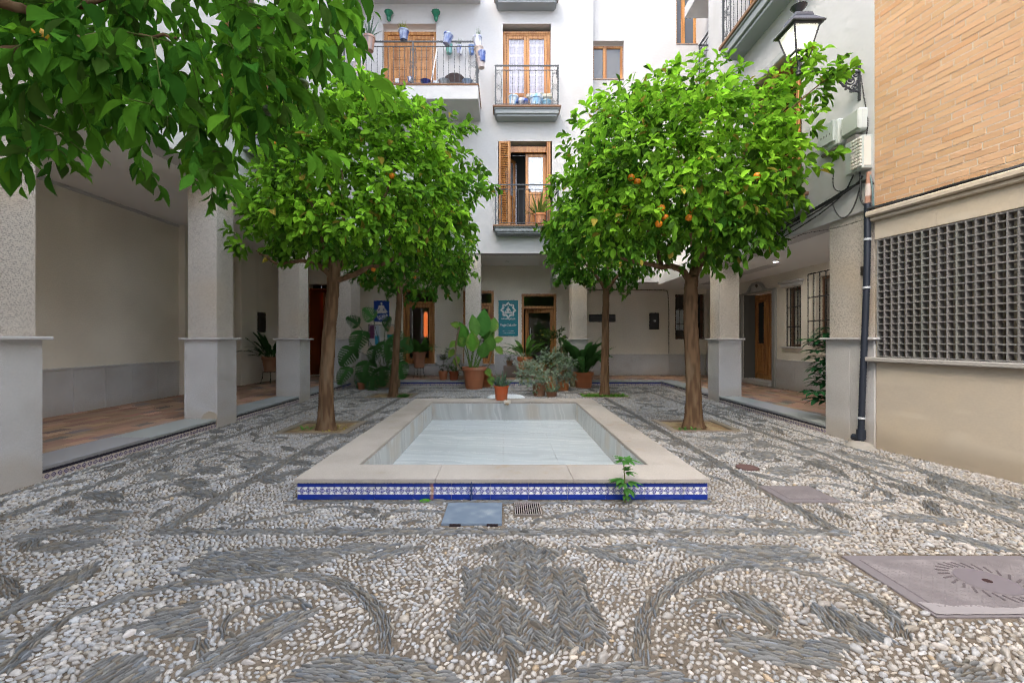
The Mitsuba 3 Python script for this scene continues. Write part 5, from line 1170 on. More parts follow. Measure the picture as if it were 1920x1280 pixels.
def leafcloud(k, lobes, nsh, per, L0, col0, col1, wr=.6, droop=.2, name='foliage', stem=None):
    global GREEN, LIME
    g, l = GREEN, LIME; GREEN, LIME = np.asarray(col0), np.asarray(col1); crown(k, [(np.asarray(c, float), r) for c, r in lobes], nsh, per, L0, np.mean([c for c, r in lobes], axis=0), 0, .35, wr, droop=droop); GREEN, LIME = g, l
def stand(pos, h, r, name='plant_stand', label='', legs=4, col=DARK):
    k = thing(name, label, 'plant stand'); x, y, z = pos
    put('ring', B().tube([(x + r * math.cos(t), y + r * math.sin(t), z + h) for t in np.linspace(0, 2 * np.pi, 25)], .008, col, 6, False), 'satin', k)
    for i in range(legs):
        t = .5 + i * 2 * np.pi / legs; put('leg', B().tube([(x + r * math.cos(t), y + r * math.sin(t), z + h), (x + 1.05 * r * math.cos(t), y + 1.05 * r * math.sin(t), z + h * .5), (x + 1.35 * r * math.cos(t), y + 1.35 * r * math.sin(t), z)], .008, col, 6), 'satin', k)
    return k
ASP = (.055, .15, .04); ASPR = (.15, .55, .95, 1, .8, .45, .0)
# big aspidistra by the back right pillar
c = np.array([X(1094, 11.45), 11.45, 0]); k = potted('large terracotta pot of broad dark green leaves before the back right pillar', c, .41, .265, .20, rim=.22)
blades_part(k, 46, c + [0, 0, .36], .16, (.52, 1.0), .21, (.55, 1.45), (.5, 1.9), ASP, ASPR, .35)
# aspidistra on iron stool by the teal sign
c = np.array([X(984, 12.6), 12.6, STEP]); stand(c, .26, .15, label='small iron plant stand under the terracotta pot before the ajar door'); k = potted('orange terracotta pot of arching green leaves on a stand right of the teal sign', c + [0, 0, .26], .37, .225, .16, (.55, .20, .085), rim=.25)
blades_part(k, 30, c + [0, 0, .59], .14, (.35, .78), .12, (.5, 1.4), (.6, 1.8), (.085, .19, .04), ASPR, .25)
# kentia like plant in the doorway, dry palm beside it
c = np.array([X(1036, 12.9), 12.9, STEP]); k = potted('feathery dark plant in a hidden pot in front of the ajar door', c, .34, .20, .15, (.10, .075, .06)); leafcloud(k, [(c + [-.1, 0, 1.05], .30), (c + [.1, 0, .8], .3), (c + [-.2, -.1, .7], .28), (c + [.15, 0, 1.25], .22)], 90, 6, .14, (.035, .075, .02), (.07, .12, .03), .25, .3)
c = np.array([X(1052, 12.7), 12.7, STEP]); k = potted('spiky yucca with dry hanging leaves right of the ajar door', c, .30, .18, .13); put('stem', B().tube([c + [0, 0, .26], c + [.02, 0, .9]], .03, (.22, .17, .11), 8), 'matte', k)
blades_part(k, 34, c + [.02, 0, .9], .03, (.35, .6), .035, (-.9, 1.4), (.2, 1.0), (.05, .10, .035), parts=False); blades_part(k, 14, c + [.02, 0, .8], .03, (.4, .6), .04, (-1.4, -.6), (.0, .3), (.32, .22, .11), parts=False)
# jade succulents in three pots
c = np.array([X(1030, 10.6), 10.6, 0]); k = potted('bulging orange clay jar of grey green jade plant behind the pool', c, .36, .17, .15, (.58, .22, .08), rim=.12)
leafcloud(k, [(c + [-.15, 0, .62], .26), (c + [.12, 0, .66], .26), (c + [.0, 0, .82], .24), (c + [-.35, -.1, .5], .22), (c + [.32, 0, .5], .2), (c + [-.2, -.1, .36], .2), (c + [.05, -.15, .5], .2)], 230, 7, .062, (.29, .39, .30), (.42, .53, .40), .62, .0)
c = np.array([X(1056, 10.75), 10.75, 0]); k = potted('plain orange clay jar half hidden under the jade plant', c, .34, .16, .13, (.55, .21, .08), rim=.12); leafcloud(k, [(c + [.05, -.05, .46], .18), (c + [.15, .05, .6], .18)], 60, 7, .06, (.29, .39, .30), (.42, .53, .40), .62, .0)
c = np.array([X(1011, 9.75), 9.75, 0]); k = potted('brown clay pot trailing pale succulent rosettes at the right rear of the pool', c, .30, .17, .12, (.27, .13, .075), rim=.1); leafcloud(k, [(c + [-.12, -.05, .42], .22), (c + [-.25, 0, .6], .2), (c + [.0, 0, .38], .16), (c + [-.3, -.05, .38], .16)], 120, 7, .06, (.30, .40, .31), (.44, .54, .42), .55, .05)
c = np.array([X(1034, 9.6), 9.6, 0]); k = potted('low pot of spiky grey aloe on the paving under the jade plant', c, .12, .13, .10, (.25, .13, .08)); blades_part(k, 44, c + [0, 0, .10], .09, (.16, .30), .028, (.2, 1.3), (-.3, .4), (.17, .24, .15), (.9, 1, .8, .5, .0), parts=False)
# aloe pot on the pool coping
c = np.array([X(940, 7.88), 7.88, zt]); k = potted('orange plastic pot of grey green aloe on the pool coping', c, .255, .136, .104, (.50, .115, .045), rim=.14)
blades_part(k, 46, c + [0, 0, .23], .09, (.18, .34), .030, (.45, 1.45), (-.2, .4), (.10, .165, .10), (.9, 1, .8, .5, .0)); blades_part(k, 5, c + [0, 0, .23], .1, (.2, .28), .03, (.0, .4), (.6, 1.2), (.36, .30, .12), (.9, 1, .8, .5, .0), azs=[3.4, 3.9, 2.9, .3, -.4])
# giant taro-like plant
c = np.array([X(889, 11.2), 11.2, 0]); k = potted('huge terracotta pot of tall paddle shaped leaves before the back left pillar', c, .56, .315, .215, (.43, .165, .085), rim=.14)
def paddle(k, base, tip, ax, L, w, facing, col, prof=(.25, .75, 1.0, .97, .8, .45, .0), edge=None, stem=True):
    base, tip = np.asarray(base, float), np.asarray(tip, float); mid = (base + tip) / 2 + [0, 0, .06]
    if stem: put('stem', B().tube(smoothline([base, mid, tip]), np.linspace(.018, .010, len(smoothline([base, mid, tip]))), (.13, .22, .06), 6), 'matte', k)
    d = unit(np.asarray(ax, float)); n = unit(np.asarray(facing, float) - d * np.dot(facing, d)); s_ = np.cross(n, d); m = len(prof); V, C = [], []
    for i, q in enumerate(prof):
        t = i / (m - 1)
        for j, e in enumerate((-1, -.55, 0, .55, 1)):
            V.append(tip + d * L * t + s_ * w * .5 * max(q, .02) * e + n * (.10 * w * abs(e) - .18 * L * t * t) + n * .012 * math.sin(9 * t + 3 * e)); cc = np.asarray(col) * 1.5 * (1.2 if e == 0 else rng.uniform(.88, 1.12)); C.append(np.asarray(edge) if edge is not None and abs(e) == 1 and rng.random() < .6 else cc)
    f = []
    for i in range(m - 1):
        for j in range(4): a = i * 5 + j; f += [(a, a + 1, a + 6), (a, a + 6, a + 5)]
    kk = fast_key('leaf', k); scene[kk] = ply((np.array(V), np.array(f)), 'leaf', smooth=True, color=np.array(C))
for (px, py, ax, L, w, col) in ((872, 648, (-.25, 0, 1), .62, .38, (.07, .20, .03)), (886, 668, (.0, -.2, 1), .62, .42, (.10, .26, .035)), (903, 640, (.12, .1, 1), .90, .50, (.05, .15, .03)), (893, 640, (-.18, 0, 1), .70, .36, (.10, .22, .05)), (914, 652, (.15, .1, 1), .60, .40, (.06, .16, .03)), (916, 668, (.2, -.2, .9), .50, .42, (.08, .19, .035)), (905, 680, (.1, -.3, .95), .5, .40, (.08, .2, .04)), (870, 660, (-.45, .1, .9), .45, .34, (.08, .19, .035)), (922, 632, (.22, .1, 1), .48, .36, (.09, .20, .04))):
    paddle(k, c + [rng.uniform(-.12, .12), 0, .50], P(px, py - 10, 11.2 + rng.uniform(-.2, .2)), ax, L * .82, w * .82, (-.1 + .3 * rng.normal(), -1, .35), col, edge=(.35, .42, .12) if rng.random() < .5 else None)
for (px, py, ax) in ((862, 612, (-.5, 0, .2)), (857, 640, (-.4, -.2, -.3)), (852, 655, (-.4, -.2, -.5)), (866, 632, (.2, -.2, -.8)), (858, 668, (-.2, -.2, -.8)), (926, 640, (.5, 0, .2)), (930, 650, (.4, -.2, -.4)), (912, 690, (.3, -.4, -.6)), (919, 705, (.2, -.4, -.8))): paddle(k, P(px, py, 11.2), P(px, py, 11.2), ax, .26, .19, (0, -1, .5), (.12, .22, .04), edge=(.40, .40, .12), stem=False)
put('stem', B().tube(smoothline([c + [-.2, 0, .50], P(862, 695, 11.15), P(853, 672, 11.15), P(855, 640, 11.15), P(862, 612, 11.15)]), .022, (.22, .17, .11), 8), 'matte', k); put('stem', B().tube(smoothline([c + [.2, 0, .50], P(916, 690, 11.15), P(923, 665, 11.15), P(928, 640, 11.15)]), .018, (.24, .19, .12), 8), 'matte', k)
# small pots on the step, stacked pots
c = np.array([X(831, 12.25), 12.25, STEP]); k = potted('small terracotta pot with dark red rubber plant on the step, left of a pair', c, .25, .135, .095, (.42, .15, .07), rim=.28); leafcloud(k, [(c + [0, 0, .42], .12), (c + [0, 0, .55], .08)], 18, 6, .075, (.05, .06, .03), (.10, .12, .05), .6, .1); put('stem', B().tube([c + [0, 0, .2], c + [0, 0, .7]], .006, (.1, .07, .05), 5), 'matte', k)
c = np.array([X(851, 12.25), 12.25, STEP]); k = potted('small dark terracotta pot with thin leggy stems on the step, right of a pair', c, .25, .15, .105, (.33, .095, .045), rim=.1); leafcloud(k, [(c + [-.05, 0, .5], .2), (c + [-.15, 0, .75], .15), (c + [.05, 0, .4], .12)], 34, 6, .055, (.07, .14, .05), (.12, .2, .07), .6, .1); [put('stem', B().tube([c + [dx, 0, .2], c + [dx * 3, 0, .85]], .004, (.14, .12, .07), 5), 'matte', k) for dx in (-.05, 0, .03)]
k = thing('stacked_pots', 'two small orange flower pots stacked upside down behind the huge pot', 'flower pots'); c = np.array([X(912, 11.55), 11.55, 0]); put('pot', pot_mesh(c, .20, .15, .10, (.48, .17, .07), .3), 'coarse', k); put('pot', pot_mesh(c + [.01, 0, .19], .17, .15, .11, (.40, .14, .06), .4), 'coarse', k)
k = thing('stone_block', 'dark rough stone step block beside the small cactus pot', 'block'); put('block', B().box(X(944, 13.3), X(972, 13.3), 13.15, 13.55, STEP, .46, (.24, .20, .18), bev=.02), 'coarse', k)
c = np.array([X(955, 13.35), 13.35, .46]); k = potted('tiny brown pot of cactus standing on the dark stone block', c, .16, .11, .07, (.30, .18, .11), rim=.2); leafcloud(k, [(c + [0, 0, .2], .11)], 30, 6, .045, (.07, .11, .06), (.12, .16, .09), .4, 0)
k = thing('stone_stub', 'mossy stone stub standing beside the large aspidistra pot', 'stone stub'); put('stub', B().lathe([(.001, 0), (.12, 0), (.115, .40), (.001, .41)], (X(1077, 11.6), 11.6, 0), (.24, .22, .14), 16), 'coarse', k)
k = thing('flower_pot', 'dark brown empty pot half hidden behind the mossy stone stub', 'flower pot'); put('pot', pot_mesh(np.array([X(1062, 12.0), 12.05, STEP]), .34, .15, .10, (.26, .10, .06), .2), 'coarse', k)
# philodendron pot on iron stand at the left rear window
c = np.array([X(786, 12.9), 12.9, STEP]); stand(c, .30, .13, label='black iron plant stand under the pot at the left rear window'); k = potted('weathered terracotta pot of glossy leaves on an iron stand at the left rear window', c + [0, 0, .30], .47, .215, .135, (.40, .19, .12), rim=.12)
blades_part(k, 46, c + [0, 0, .71], .15, (.25, .50), .15, (.3, 1.4), (.4, 2.0), (.07, .17, .035), (.2, .9, 1, .75, .35, .0), .3)
# monstera
def monstera(k, tip, d, n, S, col):
    d, n = unit(np.asarray(d, float)), np.asarray(n, float); n = unit(n - d * np.dot(n, d)); s_ = np.cross(n, d); t = np.linspace(0, 2 * np.pi, 60)
    r = .5 * (1 - .18 * np.cos(t)) ; xx = .46 + .54 * np.cos(t) * 1.0; yy = .50 * np.sin(t) * (1.05 - .35 * np.cos(t)); pl = Polygon(np.c_[xx, yy]).buffer(0)
    for i, u in enumerate(np.linspace(.18, .80, 6)):
        for sg in (-1, 1): pl = pl.difference(Polygon([(u, sg * .13), (u + .14, sg * .62), (u + .20, sg * .60), (u + .035, sg * .13)]))
    pl = pl.difference(Polygon([(-.2, 0.05), (.10, 0), (-.2, -.05)]))
    if pl.geom_type != 'Polygon': pl = max(pl.geoms, key=lambda g: g.area)
    v, f = trimesh.creation.triangulate_polygon(pl.segmentize(.12), engine='earcut'); m = trimesh.Trimesh(np.c_[v, np.zeros(len(v))], f, process=False); v = np.array(m.vertices)
    z = -.25 * (v[:, 0] - .2) ** 2 + .20 * np.abs(v[:, 1]) - .22 * v[:, 1] ** 2
    W = np.asarray(tip) + S * (v[:, :1] * d + v[:, 1:2] * s_ + z[:, None] * n); C = np.asarray(col) * (1 + .5 * np.exp(-(v[:, 1] / .04) ** 2))[:, None] * np.exp(.08 * rng.normal(size=(len(v), 1)))
    kk = fast_key('leaf', k); scene[kk] = ply((W, np.array(m.faces)), 'leaf', smooth=True, color=C)
c = np.array([X(700, 11.3), 11.3, 0]); k = thing('monstera_plant', 'large monstera with split leaves in front of the yoga posters', 'potted plant')
put('pot', B().box(c[0] - .02, c[0] + .62, 11.35, 11.65, 0, .22, (.30, .22, .14), bev=.015), 'coarse', k); soil_top(k, c + [.3, .2, .22], .14)
for (px, py, dx, dz, S, t) in ((680, 622, -.25, -.75, .56, .9), (663, 655, -.55, -.7, .52, .8), (700, 597, -.35, .45, .36, 1.6), (655, 690, -.35, -.6, .50, .9), (690, 678, -.1, -.8, .56, .8), (722, 640, .3, -.7, .5, .8), (715, 690, .15, -.75, .48, .7), (738, 660, .35, -.7, .52, 1.0), (700, 705, .0, -.8, .44, .7), (672, 608, -.7, .5, .34, .5), (735, 630, .6, -.4, .46, .9), (722, 615, .3, .5, .36, .8), (745, 680, .4, -.8, .46, .8), (705, 650, -.1, -.7, .44, .6), (752, 640, .6, -.5, .42, 1.0), (684, 700, -.2, -.8, .42, .7)):
    tip = P(px, py, 11.15 + rng.uniform(-.25, .2)); monstera(k, tip, (dx, -.35, dz), (rng.normal() * .3, -1, .6), S, np.array([.060, .165, .048]) * t)
    put('stem', B().tube(smoothline([c + [.25 + .1 * rng.normal(), .15, .2], (c + [.2, .1, .3] + tip) / 2 + [0, .05, .2], tip]), .010, (.10, .13, .06), 5), 'matte', k)
c2 = np.array([X(678, 11.0), 11.0, 0]); k = thing('flower_pot', 'small terracotta pot on the ground left under the monstera leaves', 'flower pot'); put('pot', pot_mesh(c2, .17, .11, .08, (.30, .12, .07)), 'coarse', k)
# plant on stand in the left arcade
c = np.array([X(507, 11.3), 11.3, STEP]); stand(c, .30, .17, label='low dark plant stand inside the left arcade'); k = potted('terracotta pot of long drooping dark leaves inside the left arcade', c + [0, 0, .30], .38, .21, .14, (.30, .16, .10)); blades_part(k, 34, c + [0, 0, .64], .15, (.5, .95), .12, (.3, 1.3), (.6, 1.6), (.022, .06, .018), ASPR, .2)
# climbing plant behind the right pillar
c = np.array([4.70, 6.12, STEP]); k = thing('climbing_plant', 'leafy green schefflera growing up beside the right corner pillar', 'plant'); put('pot', pot_mesh(c, .26, .17, .12, (.25, .12, .07)), 'coarse', k); put('stem', B().tube(smoothline([c + [0, 0, .2], c + [-.15, 0.05, .7], c + [-.17, .04, 1.25]]), .012, (.12, .11, .06), 6), 'matte', k)
for i in range(38):
    q = c + [-.22 + .09 * rng.normal(), .02 * rng.normal(), .22 + 1.02 * (i + .5) / 38 + .03 * rng.normal()]; az0 = rng.uniform(0, 6.28)
    for j in range(7):
        a = blade(q, az0 + j * .9, rng.uniform(-.1, .3), .19 * rng.uniform(.8, 1.2), .068, rng.uniform(.4, 1.2), (.3, .9, 1, .7, .0), .2, np.array([.026, .105, .040]) * math.exp(.2 * rng.normal()), .25)
        kk = fast_key('leaf', k); scene[kk] = ply(a[:2], 'leaf', smooth=True, color=a[2])
for j in range(6):
    a = blade(c + [-.36, -.02, 1.12], 2.6 + (j - 2.5) * .5, .1, .22, .07, .6, (.3, .9, 1, .7, .0), .2, (.04, .15, .05), .25); kk = fast_key('leaf', k); scene[kk] = ply(a[:2], 'leaf', smooth=True, color=a[2])
# fig sapling growing from the front of the pool
k = thing('fig_sapling', 'young fig sapling growing from the joint at the front of the pool', 'sapling'); D_ = 3.33; base = np.array([X(1172, D_), D_, 0])
st = smoothline([base, P(1172, 905, D_), P(1170, 880, D_), P(1169, 866, D_)]); put('stem', B().tube(st, np.linspace(.006, .0035, len(st)), (.15, .16, .06), 6), 'matte', k)
def fig_leaf(pos, az, el, S, col):
    for j, (da, sc) in enumerate(((-1.25, .55), (-.65, .85), (0, 1.0), (.65, .85), (1.25, .55))):
        a = blade(pos, az + da, el - .15 * abs(da), S * sc, S * .34, .5, (.35, .8, 1, .85, .5, .0), .15, np.asarray(col) * rng.uniform(.9, 1.1)); kk = fast_key('leaf', k); scene[kk] = ply(a[:2], 'leaf', smooth=True, color=a[2])
for (px, py, az, el, S) in ((1172, 864, -2.6, .15, .105), (1174, 862, -.5, .1, .12), (1168, 860, 2.5, .3, .09), (1176, 862, 1.0, .4, .08), (1175, 885, -.3, .1, .09), (1172, 882, .6, .5, .08), (1165, 897, 3.4, .0, .11), (1160, 900, 2.8, .1, .09), (1180, 903, -.3, .0, .11), (1168, 905, -2.2, -.1, .09), (1176, 915, -1.2, -.3, .10), (1174, 928, -1.6, -.2, .07)): fig_leaf(P(px, py, D_), az, el, S, (.085, .235, .055))
k = thing('weed', 'tiny bright green weed at the foot of the pool tiles', 'weed')
for i in range(7): a = blade((X(797, 3.38), 3.38, .0), i * .9 + .2, .4, .05, .032, .6, (.4, 1, .9, .0), .2, (.12, .36, .05)); kk = fast_key('leaf', k); scene[kk] = ply(a[:2], 'leaf', smooth=True, color=a[2])
def weeds(label, boxq, n, L, col):
    k = new_key('weed_patch'); b = B()
    for i in range(n): a = blade((rng.uniform(boxq[0], boxq[1]), rng.uniform(boxq[2], boxq[3]), -.015), rng.uniform(0, 6.28), rng.uniform(.3, 1.3), L * rng.uniform(.5, 1.2), L * .30, rng.uniform(.2, 1.4), (.4, 1, .8, .0), .2, np.asarray(col) * math.exp(.25 * rng.normal())); b.add(*a)
    v, f, c = b.arrays(); scene[k] = ply((v, f), 'leaf', smooth=True, color=c); labels[k] = {'label': label, 'category': 'weeds', 'kind': 'stuff'}
weeds('low green weeds round the foot of the back right tree', (1.72, 2.68, 9.52, 9.85), 420, .10, (.10, .24, .04)); weeds('small green weeds beside the foot of the back left tree', (-2.35, -2.1, 9.5, 9.75), 90, .11, (.08, .2, .05)); weeds('sparse sprouts in the front left tree pit', (-2.86, -2.72, 6.1, 6.25), 14, .09, (.12, .30, .06)); weeds('sprouts and fallen leaves round the front right trunk', (2.42, 2.72, 6.06, 6.2), 26, .08, (.10, .26, .05))
weeds('dry yellow leaves in the front left tree pit', (-2.5, -2.25, 5.95, 6.4), 30, .06, (.35, .28, .07)); weeds('dry leaf litter along the foot of the pool tiles', (1.05, 1.5, 3.33, 3.41), 40, .03, (.30, .18, .08))
# ================================================================== OBJECTS
def text(s, F, a, h, d, height, col, k, name='lettering', bold=False, width=None, shear=0, mat='matte', rot=0):
    m = meshkit.text_mesh(s, height, .0015, bold); v = np.array(m.vertices); w = v[:, 0].max() - v[:, 0].min()
    if width: v[:, 0] *= width / w; w = width
    v[:, 0] -= (v[:, 0].max() + v[:, 0].min()) / 2; v[:, 0] += shear * v[:, 1]
    if rot: c_, s_ = math.cos(rot), math.sin(rot); v[:, :2] = v[:, :2] @ np.array([[c_, s_], [-s_, c_]])
    f = np.array(m.faces); q = np.stack([v[:, 0] + a, d + v[:, 2], v[:, 1] + h], 1)[f].reshape(-1, 3); ff = np.arange(len(q)).reshape(-1, 3)[:, ::-1]
    put(name, B().add(F(q), ff[:, ::-1] if F.flip else ff, col), mat, k)
def sitter(cx, cy, s):
    head = Point(cx, cy + .86 * s).buffer(.095 * s); neck = sbox(cx - .04 * s, cy + .68 * s, cx + .04 * s, cy + .8 * s)
    body = Polygon([(cx - .19 * s, cy + .66 * s), (cx + .19 * s, cy + .66 * s), (cx + .13 * s, cy + .3 * s), (cx + .16 * s, cy + .12 * s), (cx - .16 * s, cy + .12 * s), (cx - .13 * s, cy + .3 * s)]).buffer(.02 * s)
    legs = Polygon([(cx - .52 * s, cy + .14 * s), (cx - .3 * s, cy + .2 * s), (cx, cy + .16 * s), (cx + .3 * s, cy + .2 * s), (cx + .52 * s, cy + .14 * s), (cx + .4 * s, cy), (cx + .1 * s, cy + .03 * s), (cx - .1 * s, cy + .03 * s), (cx - .4 * s, cy)]).buffer(.02 * s)
    arms = unary_union([LineString([(cx - sg * -.19 * s, cy + .62 * s), (cx + sg * .27 * s, cy + .38 * s), (cx + sg * .46 * s, cy + .17 * s)]).buffer(.042 * s) for sg in (-1, 1)])
    return unary_union([head, neck, body, legs, arms])
W_ = (.78, .80, .80)
# teal sign
k = thing('sign', 'tall teal yoga studio sign with a white star emblem beside the ajar door', 'sign'); a0, a1, h0, h1 = X(934.7, 13.9), X(971.2, 13.9), Z(630, 13.9), Z(563, 13.9); am = (a0 + a1) / 2; WID = a1 - a0
put('board', B().box(a0, a1, .005, .03, h0, h1, (.005, .205, .265), FW, .003), 'satin', k)
cy = h1 - .275 * (h1 - h0); R_ = .245; b = B()
for i in range(8):
    t = i * math.pi / 4; c_, s_ = math.cos(t), math.sin(t); r0, r1 = R_ * .72, R_ * 1.06
    tri = Polygon([(r1, 0), (r0, -.085), (r0 - .035, -.055), (r0 - .03, 0), (r0 - .035, .055), (r0, .085)]); tri = tri.difference(Polygon([(r0 + .035, 0), (r0 - .04, -.03), (r0 - .04, .03)]))
    b.ext(affinity.translate(affinity.rotate(tri, math.degrees(t), origin=(0, 0)), am, cy), .031, .033, W_, FW)
b.ext(sitter(am, cy - .11, .24), .031, .033, W_, FW); put('emblem', b, 'matte', k)
text('suuabiyoga', FW, am, h1 - .535 * (h1 - h0), .031, .05, W_, k, width=.70 * WID, bold=True); text('Yoga Estudio', FW, am, h1 - .72 * (h1 - h0), .031, .068, W_, k, width=.84 * WID, bold=True)
text('Tlf. 660 00 80 10', FW, am, h1 - .87 * (h1 - h0), .031, .03, W_, k, width=.54 * WID); text('www.suuabiyoga.com', FW, am, h1 - .92 * (h1 - h0), .031, .028, W_, k, width=.68 * WID)
# blue yoga poster
k = thing('sign', 'blue yoga poster with a white seated figure above the monstera', 'sign'); a0, a1, h0, h1 = X(701, 13.9), X(730, 13.9), Z(603, 13.9), Z(563.5, 13.9); am = (a0 + a1) / 2
put('board', B().box(a0, a1, .005, .02, h0, h1, (.008, .045, .30), FW, .002), 'satin', k); put('emblem', B().ext(sitter(am, h0 + .27, .36), .021, .023, (.74, .72, .70), FW), 'matte', k)
text('YOGA', FW, am + .03, h0 + .13, .021, .085, W_, k, bold=True, width=.36, shear=.25, rot=.16); text('STUDIO', FW, am + .05, h0 + .065, .021, .05, W_, k, bold=True, width=.27, shear=.25, rot=.16)
put('underline', B().ext(affinity.rotate(sbox(am - .12, h0 + .115, am + .22, h0 + .123), 9), .021, .0225, W_, FW), 'matte', k)
# notice board with posters
k = thing('notice_board', 'glazed notice board of colourful posters behind the monstera leaves', 'notice board'); a0, a1, h0, h1 = X(692, 13.9), X(740, 13.9), Z(648, 13.9), Z(609, 13.9)
put('board', B().box(a0, a1, .005, .03, h0, h1, (.62, .62, .64), FW, .003), 'matte', k); b = B(); bars(b, FW, a0 - .015, a1 + .015, h0 - .015, h1 + .015, .02, .0, .045, (.12, .1, .09)); put('frame', b, 'satin', k)
for (u0, u1, v0, v1, c_) in ((.02, .22, .35, .97, (.16, .06, .14)), (.24, .40, .5, .95, (.45, .52, .62)), (.24, .42, .05, .48, (.04, .28, .45)), (.45, .68, .4, .96, (.55, .56, .50)), (.70, .98, .55, .95, (.62, .42, .30)), (.72, .97, .35, .54, (.03, .25, .28)), (.46, .95, .05, .36, (.66, .64, .60))):
    put('poster', B().box(a0 + u0 * (a1 - a0), a0 + u1 * (a1 - a0), .03, .033, h0 + v0 * (h1 - h0), h0 + v1 * (h1 - h0), c_, FW, .0005), 'matte', k)
put('lower_sheet', B().box(a0 + .04, a1 - .1, .004, .010, .86, h0 - .03, (.66, .66, .68), FW, .001), 'matte', k)
# camera notice on the pillar
k = thing('notice_plate', 'small cream notice with a dark camera pictogram high on the back left pillar', 'notice'); Fp = Fr((0, 11.93, 0), (1, 0, 0), (0, -1, 0)); a0, a1, h0, h1 = X(880, 11.93), X(895, 11.93), Z(504, 11.93), Z(481, 11.93)
put('plate', B().box(a0, a1, .0, .012, h0, h1, (.62, .56, .44), Fp, .002), 'satin', k); am, hm = (a0 + a1) / 2, (h0 + h1) / 2 + .04
put('pictogram', B().ext(unary_union([affinity.rotate(sbox(am - .05, hm - .02, am + .05, hm + .025), -18), sbox(am - .012, hm - .06, am + .012, hm), sbox(am - .05, hm - .065, am + .03, hm - .05)]), .012, .014, (.03, .035, .05), Fp), 'matte', k)
put('print_line', B().box(a0 + .03, a1 - .03, .012, .0135, h0 + .05, h0 + .06, (.2, .2, .2), Fp, .0003).box(a0 + .03, a1 - .05, .012, .0135, h0 + .08, h0 + .09, (.2, .2, .2), Fp, .0003), 'matte', k)
# black wall boxes
k = thing('mailbox', 'narrow black mailbox on the inner wall of the left arcade', 'mailbox'); Fm = Fr((-6.50, 0, 0), (0, 1, 0), (1, 0, 0)); put('body', B().box(11.50, 11.82, -.01, .055, 1.45, 1.98, (.012, .012, .013), Fm, .008), 'satin', k); put('flap', B().box(11.53, 11.79, .055, .062, 1.82, 1.90, (.03, .03, .03), Fm, .003), 'satin', k)
k = thing('mailbox', 'long black horizontal mailbox row on the rear wall right of the pillar', 'mailbox'); a0, a1, h0, h1 = X(1104, 13.9), X(1153, 13.9), Z(603.5, 13.9), Z(589.5, 13.9); put('body', B().box(a0, a1, .0, .07, h0, h1, (.014, .014, .015), FW, .008), 'satin', k)
for i in range(4): put('slot', B().box(a0 + .03 + i * (a1 - a0) / 4, a0 - .02 + (i + 1) * (a1 - a0) / 4, .07, .074, h0 + .12, h0 + .17, (.04, .04, .04), FW, .002), 'satin', k)
k = thing('intercom', 'black intercom panel with a round silver button on the rear wall', 'intercom'); a0, a1, h0, h1 = X(1217, 13.9), X(1235, 13.9), Z(617.5, 13.9), Z(586.5, 13.9); put('panel', B().box(a0, a1, .0, .05, h0, h1, (.012, .012, .013), FW, .008), 'satin', k); put('button', B().lathe([(.001, 0), (.035, 0), (.03, .02), (.001, .024)], FW([((a0 + a1) / 2 + .01, .05, (h0 + h1) / 2 + .01)])[0], (.55, .60, .68), 16, axis=(0, -1, 0)), 'gloss', k)
k = thing('conduit', 'grey cable conduit running under the ceiling at the back right', 'conduit'); put('pipe', B().tube(smoothline([(2.4, 13.86, 2.83), (4.9, 13.86, 2.83), (5.1, 13.86, 2.82), (X(1254, 13.86), 13.86, 2.75), (X(1254, 13.86), 13.86, .82)]), .014, (.24, .21, .18), 7), 'matte', k)
# ceiling spots
def spot(label, c, lit):
    k = thing('ceiling_spot', label, 'ceiling light', 'ceiling spotlights'); put('rim', B().lathe([(.045, -.006), (.065, -.006), (.065, .006), (.045, .006)], c, (.6, .6, .6), 20), 'satin', k); kk = k + '__lens'; v, f, cc = B().lathe([(.001, 0), (.046, 0)], c, (.8, .8, .8), 20).arrays(); scene[kk] = ply((v, f), 'matte', smooth=True, color=cc)
    if lit: scene[kk]['emitter'] = {'type': 'area', 'radiance': {'type': 'rgb', 'value': [34, 32, 28]}}
spot('small glowing spotlight in the right arcade ceiling', (5.33, 8.6, 2.784), True); spot('small unlit spotlight in the ceiling over the back doors', (X(951, 13.1), 13.1, 3.594), False)
# ---------------------------------------------------------------- lantern
k = thing('wall_lantern', 'wrought iron street lantern with white glass on a scrolled wall bracket', 'street lamp'); IR = (.035, .037, .046); DL = 5.27
put('wall_plate', B().box(DL - .02, DL + .02, 0, .012, 4.13, 4.60, IR, FRW, .004), 'satin', k)
za = Z(135, DL); xl = 3.545; put('arm', B().tube([(4.275, DL, za), (xl, DL, za)], .014, IR, 8), 'satin', k)
b = B(); u, w = np.array([-1., 0, 0]), np.array([0, 0, -1.])
b.tube(smoothline([(4.27, DL, za - .24), (4.18, DL, za - .22), (4.08, DL, za - .16), (4.0, DL, za - .09), (3.90, DL, za - .03), (3.80, DL, za - .01)]), .011, IR, 7)
for (cx, cz, r, tn, s_) in ((4.17, -.10, .060, 1.5, 1), (4.22, -.19, .035, 1.3, -1), (4.10, -.155, .030, 1.2, 1), (4.04, -.055, .038, 1.3, -1), (4.235, -.035, .028, 1.1, 1)): b.tube(spiral((cx, DL, za + cz), u, w, r, tn, s_), .0085, IR, 6)
for (cx, cz, an) in ((4.13, -.20, .4), (4.19, -.235, .1), (4.07, -.11, .8), (4.24, -.13, 1.2), (4.11, -.045, -.5)): b.obox((cx, DL, za + cz), (math.cos(an), 0, math.sin(an)), (0, 1, 0), (-math.sin(an), 0, math.cos(an)), .034, .006, .013, IR, .005)
